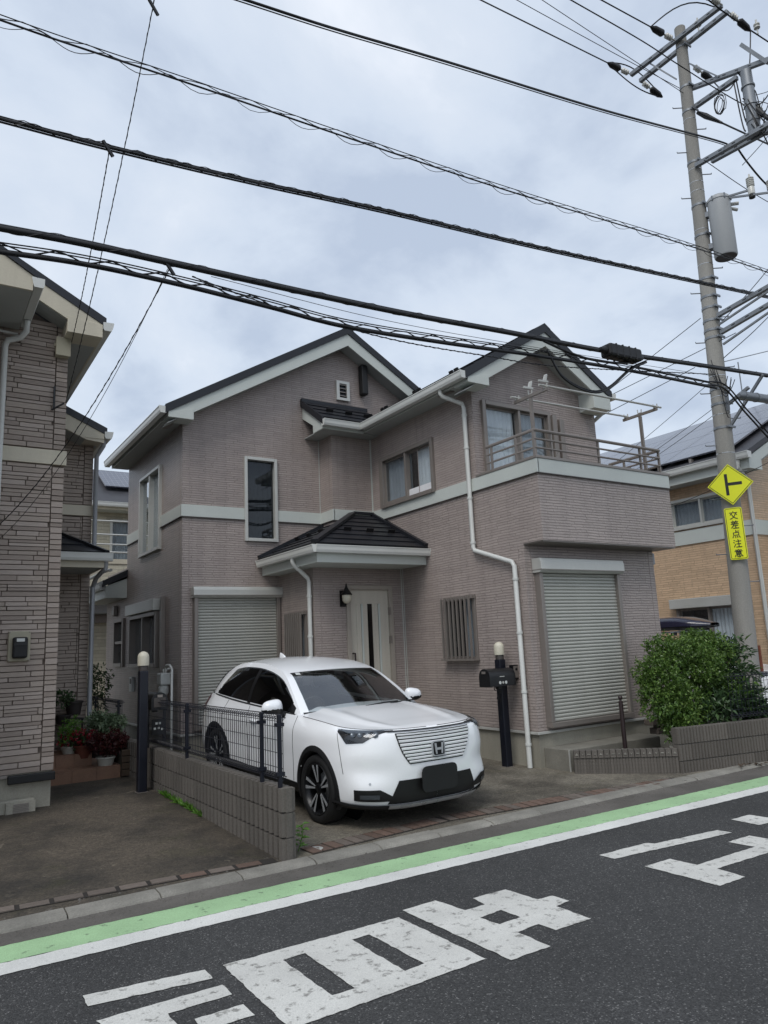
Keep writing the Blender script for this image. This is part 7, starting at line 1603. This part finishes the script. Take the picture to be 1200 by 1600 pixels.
for px, py, yy, rx, ry, rz in ((1080, 1040, 6.05, .42, .38, .36), (1035, 1060, 6.0, .30, .30, .30), (1040, 1015, 6.1, .28, .28, .22), (1110, 1018, 6.15, .36, .34, .26), (1025, 1095, 5.95, .22, .22, .24), (1070, 1105, 5.95, .34, .26, .30), (1120, 1075, 6.05, .34, .3, .34), (1062, 1125, 5.88, .26, .22, .26), (1050, 1110, 6.0, .26, .24, .26), (1058, 1152, 5.78, .15, .13, .15), (1010, 1050, 6.1, .16, .2, .2), (1088, 1000, 6.2, .26, .26, .16)):
    c = at(px, py, yy); B_.append((c.x, c.y, c.z, rx, ry, rz))
crown(hd, 'foliage', 'leaf_hedge', B_, 27000, 0.043, 0.026, 5)
stems(hd, (hb.x+0.15, 6.0, 0.1), [at(1035, 1060, 6.0), at(1080, 1040, 6.05), at(1110, 1030, 6.1), at(1060, 1100, 5.95), at(1045, 1085, 6), at(1090, 1080, 6.0)], 0.022, 4)
sh = thing('broadleaf_shrub', at(1145, 1150, 6.0), 'dark shrub with large pointed leaves at the right end of the bush', 'shrub')
c3 = [at(1150, 1060, 5.95), at(1135, 1095, 5.85), at(1165, 1095, 5.8), at(1180, 1110, 5.75), at(1140, 1020, 6.1), at(1115, 1110, 5.8)]
crown(sh, 'inner_foliage', 'leaf_dark', [(p.x, p.y, p.z, .30, .24, .22) for p in c3]+[(at(1195, 1108, 5.6).x, at(1195, 1108, 5.6).y, at(1195, 1108, 5.6).z, .3, .2, .12)], 2600, 0.085, 0.042, 9, 0.4, 4)
stems(sh, at(1145, 1150, 6.0), c3, 0.016, 7)
bl = MB(); leaf(bl, V((0, 0, 0)), V((1, 0, 0)), V((0, 0, 1)), 0.13, 0.058, 0.18)
blm = [mesh_of(bl, 'leaf', 'leaf_dark'), mesh_of(bl, 'leaf', 'leaf_hedge')]
rl = random.Random(21)
for k in range(110):
    p = rl.choice(c3); v = V((rl.gauss(0, 1), rl.gauss(-0.7, 0.8), rl.gauss(0.1, 0.7))).normalized(); q = V((p.x+v.x*.3, p.y+v.y*.26, p.z+v.z*.24)); e_ = (v+V((0, 0, rl.uniform(-0.5, 0.6)))).to_track_quat('X', 'Z').to_euler()
    sc_ = rl.uniform(0.8, 1.3); inst('leaf', blm[0] if rl.random() < 0.75 else blm[1], sh, q, e_, (sc_, sc_, sc_))
pw0 = at(1056, 1168, 5.80); pw0.z = 0.27; pt = thing('white_pot', (pw0.x, 5.80, 0.1), 'small white flowerpot half hidden under the bush', 'pot'); MB().lathe((pw0.x, 5.80, pw0.z-0.08), (0, 0, 1), [(0.0, 0), (0.05, 0), (0.065, 0.09), (0.075, 0.10), (0.075, 0.115), (0.06, 0.115), (0.0, 0.10)], 18).build('body', 'pot_white', pt, smooth=40)
# stone odds behind the bollard
for k, (px, py) in enumerate(((1022, 1128), (1035, 1138), (1028, 1142))):
    p = ony(px, py, 6.75); tag(MB().box(p.x-0.09+0.02*k, p.x+0.12, 6.7, 6.85, p.z-0.04, p.z+0.04).build('stacked_brick', 'paver_worn', None, bevel=0.008), ['top brick of the small stack beside the bush', 'right brick of the small stack beside the bush', 'lowest brick of the small stack beside the bush'][k], 'brick')
# plants round the left entrance
def pot(px, py, y, r, h, mat, label):
    p = ony(px, py, y); t = thing('flower_pot', p, label, 'flower pot', 'flower pots by the left entrance'); MB().lathe(p, (0, 0, 1), [(0.0, 0), (r*0.72, 0), (r*0.95, h*0.85), (r*1.05, h*0.86), (r*1.05, h), (r*0.9, h), (r*0.88, h*0.9), (0, h*0.88)], 22).build('body', mat, t, smooth=40); return t, p
t, p = pot(130, 1184, 10.75, 0.13, 0.17, 'pot_terracotta', 'terracotta pot of red flowers on the tiled step')
crown(t, 'foliage', 'leaf_dark', [(p.x, p.y, p.z+0.22, .16, .14, .12)], 500, 0.045, 0.025, 31); crown(t, 'flowers', 'flower_red', [(p.x, p.y-0.03, p.z+0.27, .15, .13, .10)], 300, 0.035, 0.03, 32)
t, p = pot(108, 1178, 10.85, 0.11, 0.10, 'pot_white', 'shallow white pot of pink and red flowers on the step')
crown(t, 'foliage', 'leaf_weed', [(p.x, p.y, p.z+0.28, .16, .14, .20)], 500, 0.04, 0.02, 33); crown(t, 'flowers', 'flower_red', [(p.x, p.y-0.05, p.z+0.20, .16, .12, .10)], 120, 0.032, 0.028, 34)
t, p = pot(115, 1117, 11.25, 0.12, 0.19, 'pot_dark', 'dark pot on the plant stand against the recessed wall')
t, p = pot(98, 1131, 11.2, 0.11, 0.12, 'pot_dark', 'dark bowl pot on the middle shelf of the plant stand'); crown(t, 'foliage', 'leaf_dark', [(p.x, p.y, p.z+0.33, .14, .12, .12)], 300, 0.05, 0.025, 35)
pst = thing('plant_stand', ony(110, 1180, 11.2), 'dark wire plant stand on the left entrance step', 'stand')
for px in (97, 127):
    a = ony(px, 1175, 11.25); MB().bar((a.x, 11.25, 0.43), (a.x, 11.25, 0.85), 0.02, 0.02).build('leg', 'black_metal', pst)
for z in (0.62, 0.84): MB().box(ony(94, 1140, 11.2).x, ony(130, 1140, 11.2).x, 11.1, 11.35, z, z+0.015).build('shelf', 'black_metal', pst)
sp2 = ony(166, 1195, 10.55); vs2 = thing('variegated_shrub', sp2, 'pale variegated shrub beside the left entrance steps', 'shrub'); q = ony(172, 1135, 10.75); q2 = ony(162, 1128, 10.9)
crown(vs2, 'foliage', 'leaf_pale', [(q.x, q.y, q.z, .24, .2, .17), (q2.x-0.05, q2.y, q2.z, .22, .2, .14)], 1700, 0.05, 0.03, 41); stems(vs2, (q.x, q.y, 0.2), [q, q2], 0.014, 2)
t, p = pot(165, 1198, 10.5, 0.12, 0.13, 'pot_white', 'grey square-looking pot of dark red foliage beside the steps'); q = ony(168, 1160, 10.5)
crown(t, 'foliage', 'leaf_red', [(q.x, q.y, q.z, .25, .2, .16), (q.x+0.12, q.y, q.z-0.02, .16, .14, .12), (q.x-0.14, q.y, q.z+0.02, .14, .12, .12)], 1800, 0.045, 0.026, 43)
pb2 = thing('planter_box', ony(200, 1206, 10.35), 'weathered wooden planter box behind the left lamp post', 'planter'); a = ony(190, 1206, 10.3); b = ony(222, 1206, 10.3)
for k in range(4): MB().box(a.x, b.x+0.15, 10.3, 10.33, 0.13+k*0.085, 0.205+k*0.085).build('slat', 'wood', pb2, bevel=0.006)
MB().box(a.x+0.01, b.x+0.14, 10.335, 10.6, 0.12, 0.44).build('core', 'earth', pb2)
bh = ony(152, 1065, 13.5); gp2 = thing('back_shrub', (bh.x, 13.5, 0.1), 'small dark green shrub in the narrow gap between the houses', 'shrub'); crown(gp2, 'foliage', 'leaf_dark', [(bh.x, 13.5, bh.z, .25, .25, .3), (bh.x, 13.5, bh.z-0.4, .2, .2, .3)], 900, 0.06, 0.03, 51); stems(gp2, (bh.x, 13.5, 0.1), [bh], 0.015, 5)
# weeds
wd_ = onz(466, 1330, 0.03); we = thing('tall_weed', (wd_.x, wd_.y, gz(wd_.y)), 'single green weed growing at the end of the block wall', 'weed')
tp = V((wd_.x+0.03, wd_.y-0.02, top_of(470, 1288, wd_))); MB().tube([wd_, wd_.lerp(tp, 0.5)+V((0.02, 0, 0)), tp], 0.004, 5).build('stem', 'leaf_weed', we)
wl_ = MB(); leaf(wl_, V((0, 0, 0)), V((1, 0, 0)), V((0, 0, 1)), 0.075, 0.05, 0.2); wlm = mesh_of(wl_, 'leaf', 'leaf_weed')
for k in range(14):
    p = wd_.lerp(tp, 0.15+0.85*k/13); v = V((math.cos(k*2.4), math.sin(k*2.4), 0.25)); sc_ = rl.uniform(0.7, 1.2); inst('leaf', wlm, we, p, v.to_track_quat('X', 'Z').to_euler(), (sc_,)*3)
gw = MB(); rg = random.Random(77)
for k in range(420):
    t_ = rg.random()**1.3; p = onz(275, 1245, 0.05).lerp(onz(330, 1278, 0.04), t_)+V((rg.uniform(-.05, .03), rg.uniform(-.1, .1), 0)); p.x = min(p.x, 2.595); p.z = gz(p.y); v = V((rg.gauss(0, .6), rg.gauss(0, .6), 1)); leaf(gw, p, v, V((rg.gauss(0, 1), rg.gauss(0, 1), .3)), rg.uniform(0.03, 0.10), 0.012, 0.3)
tag(gw.build('wall_weeds', 'leaf_weed'), 'low weeds and grass along the foot of the block wall', 'weeds', kind='stuff')
dl = MB(); 
for k in range(60):
    p = onz(1165+rg.gauss(0, 18), 1193+rg.gauss(0, 3), 0.03); p.z = 0.036; v = V((rg.gauss(0, 1), rg.gauss(0, 1), 0.25)); leaf(dl, p, v, V((0, 0, 1)), 0.06, 0.03, 0.2)
tag(dl.build('fallen_leaves', 'wood'), 'scatter of dry fallen leaves on the kerb below the planter wall', 'leaves', kind='stuff')

# grit and small stones washed into the gutter strip
gr_ = MB(); rq = random.Random(99)
for k in range(1500):
    x = rq.uniform(-0.5, 12); y = yk(x)-abs(rq.gauss(0, 0.07))-0.004 if rq.random() < 0.75 else yk(x)+0.18+abs(rq.gauss(0, 0.12)); z = 0.006 if y < yk(x) else gz(y); r = rq.uniform(0.003, 0.011) if rq.random() < 0.9 else rq.uniform(0.01, 0.018)
    a = rq.uniform(0, 6.28); c, sn = math.cos(a)*r, math.sin(a)*r; i = len(gr_.v)
    gr_.v += [(x+c, y+sn, z), (x-sn, y+c, z), (x-c, y-sn, z), (x+sn, y-c, z), (x+rq.uniform(-.3, .3)*r, y, z+r*rq.uniform(0.5, 0.9))]; gr_.f += [(i, i+1, i+4), (i+1, i+2, i+4), (i+2, i+3, i+4), (i+3, i, i+4)]
tag(gr_.build('gutter_grit', 'apron'), 'loose grit and small stones along the kerb', 'grit', kind='stuff')
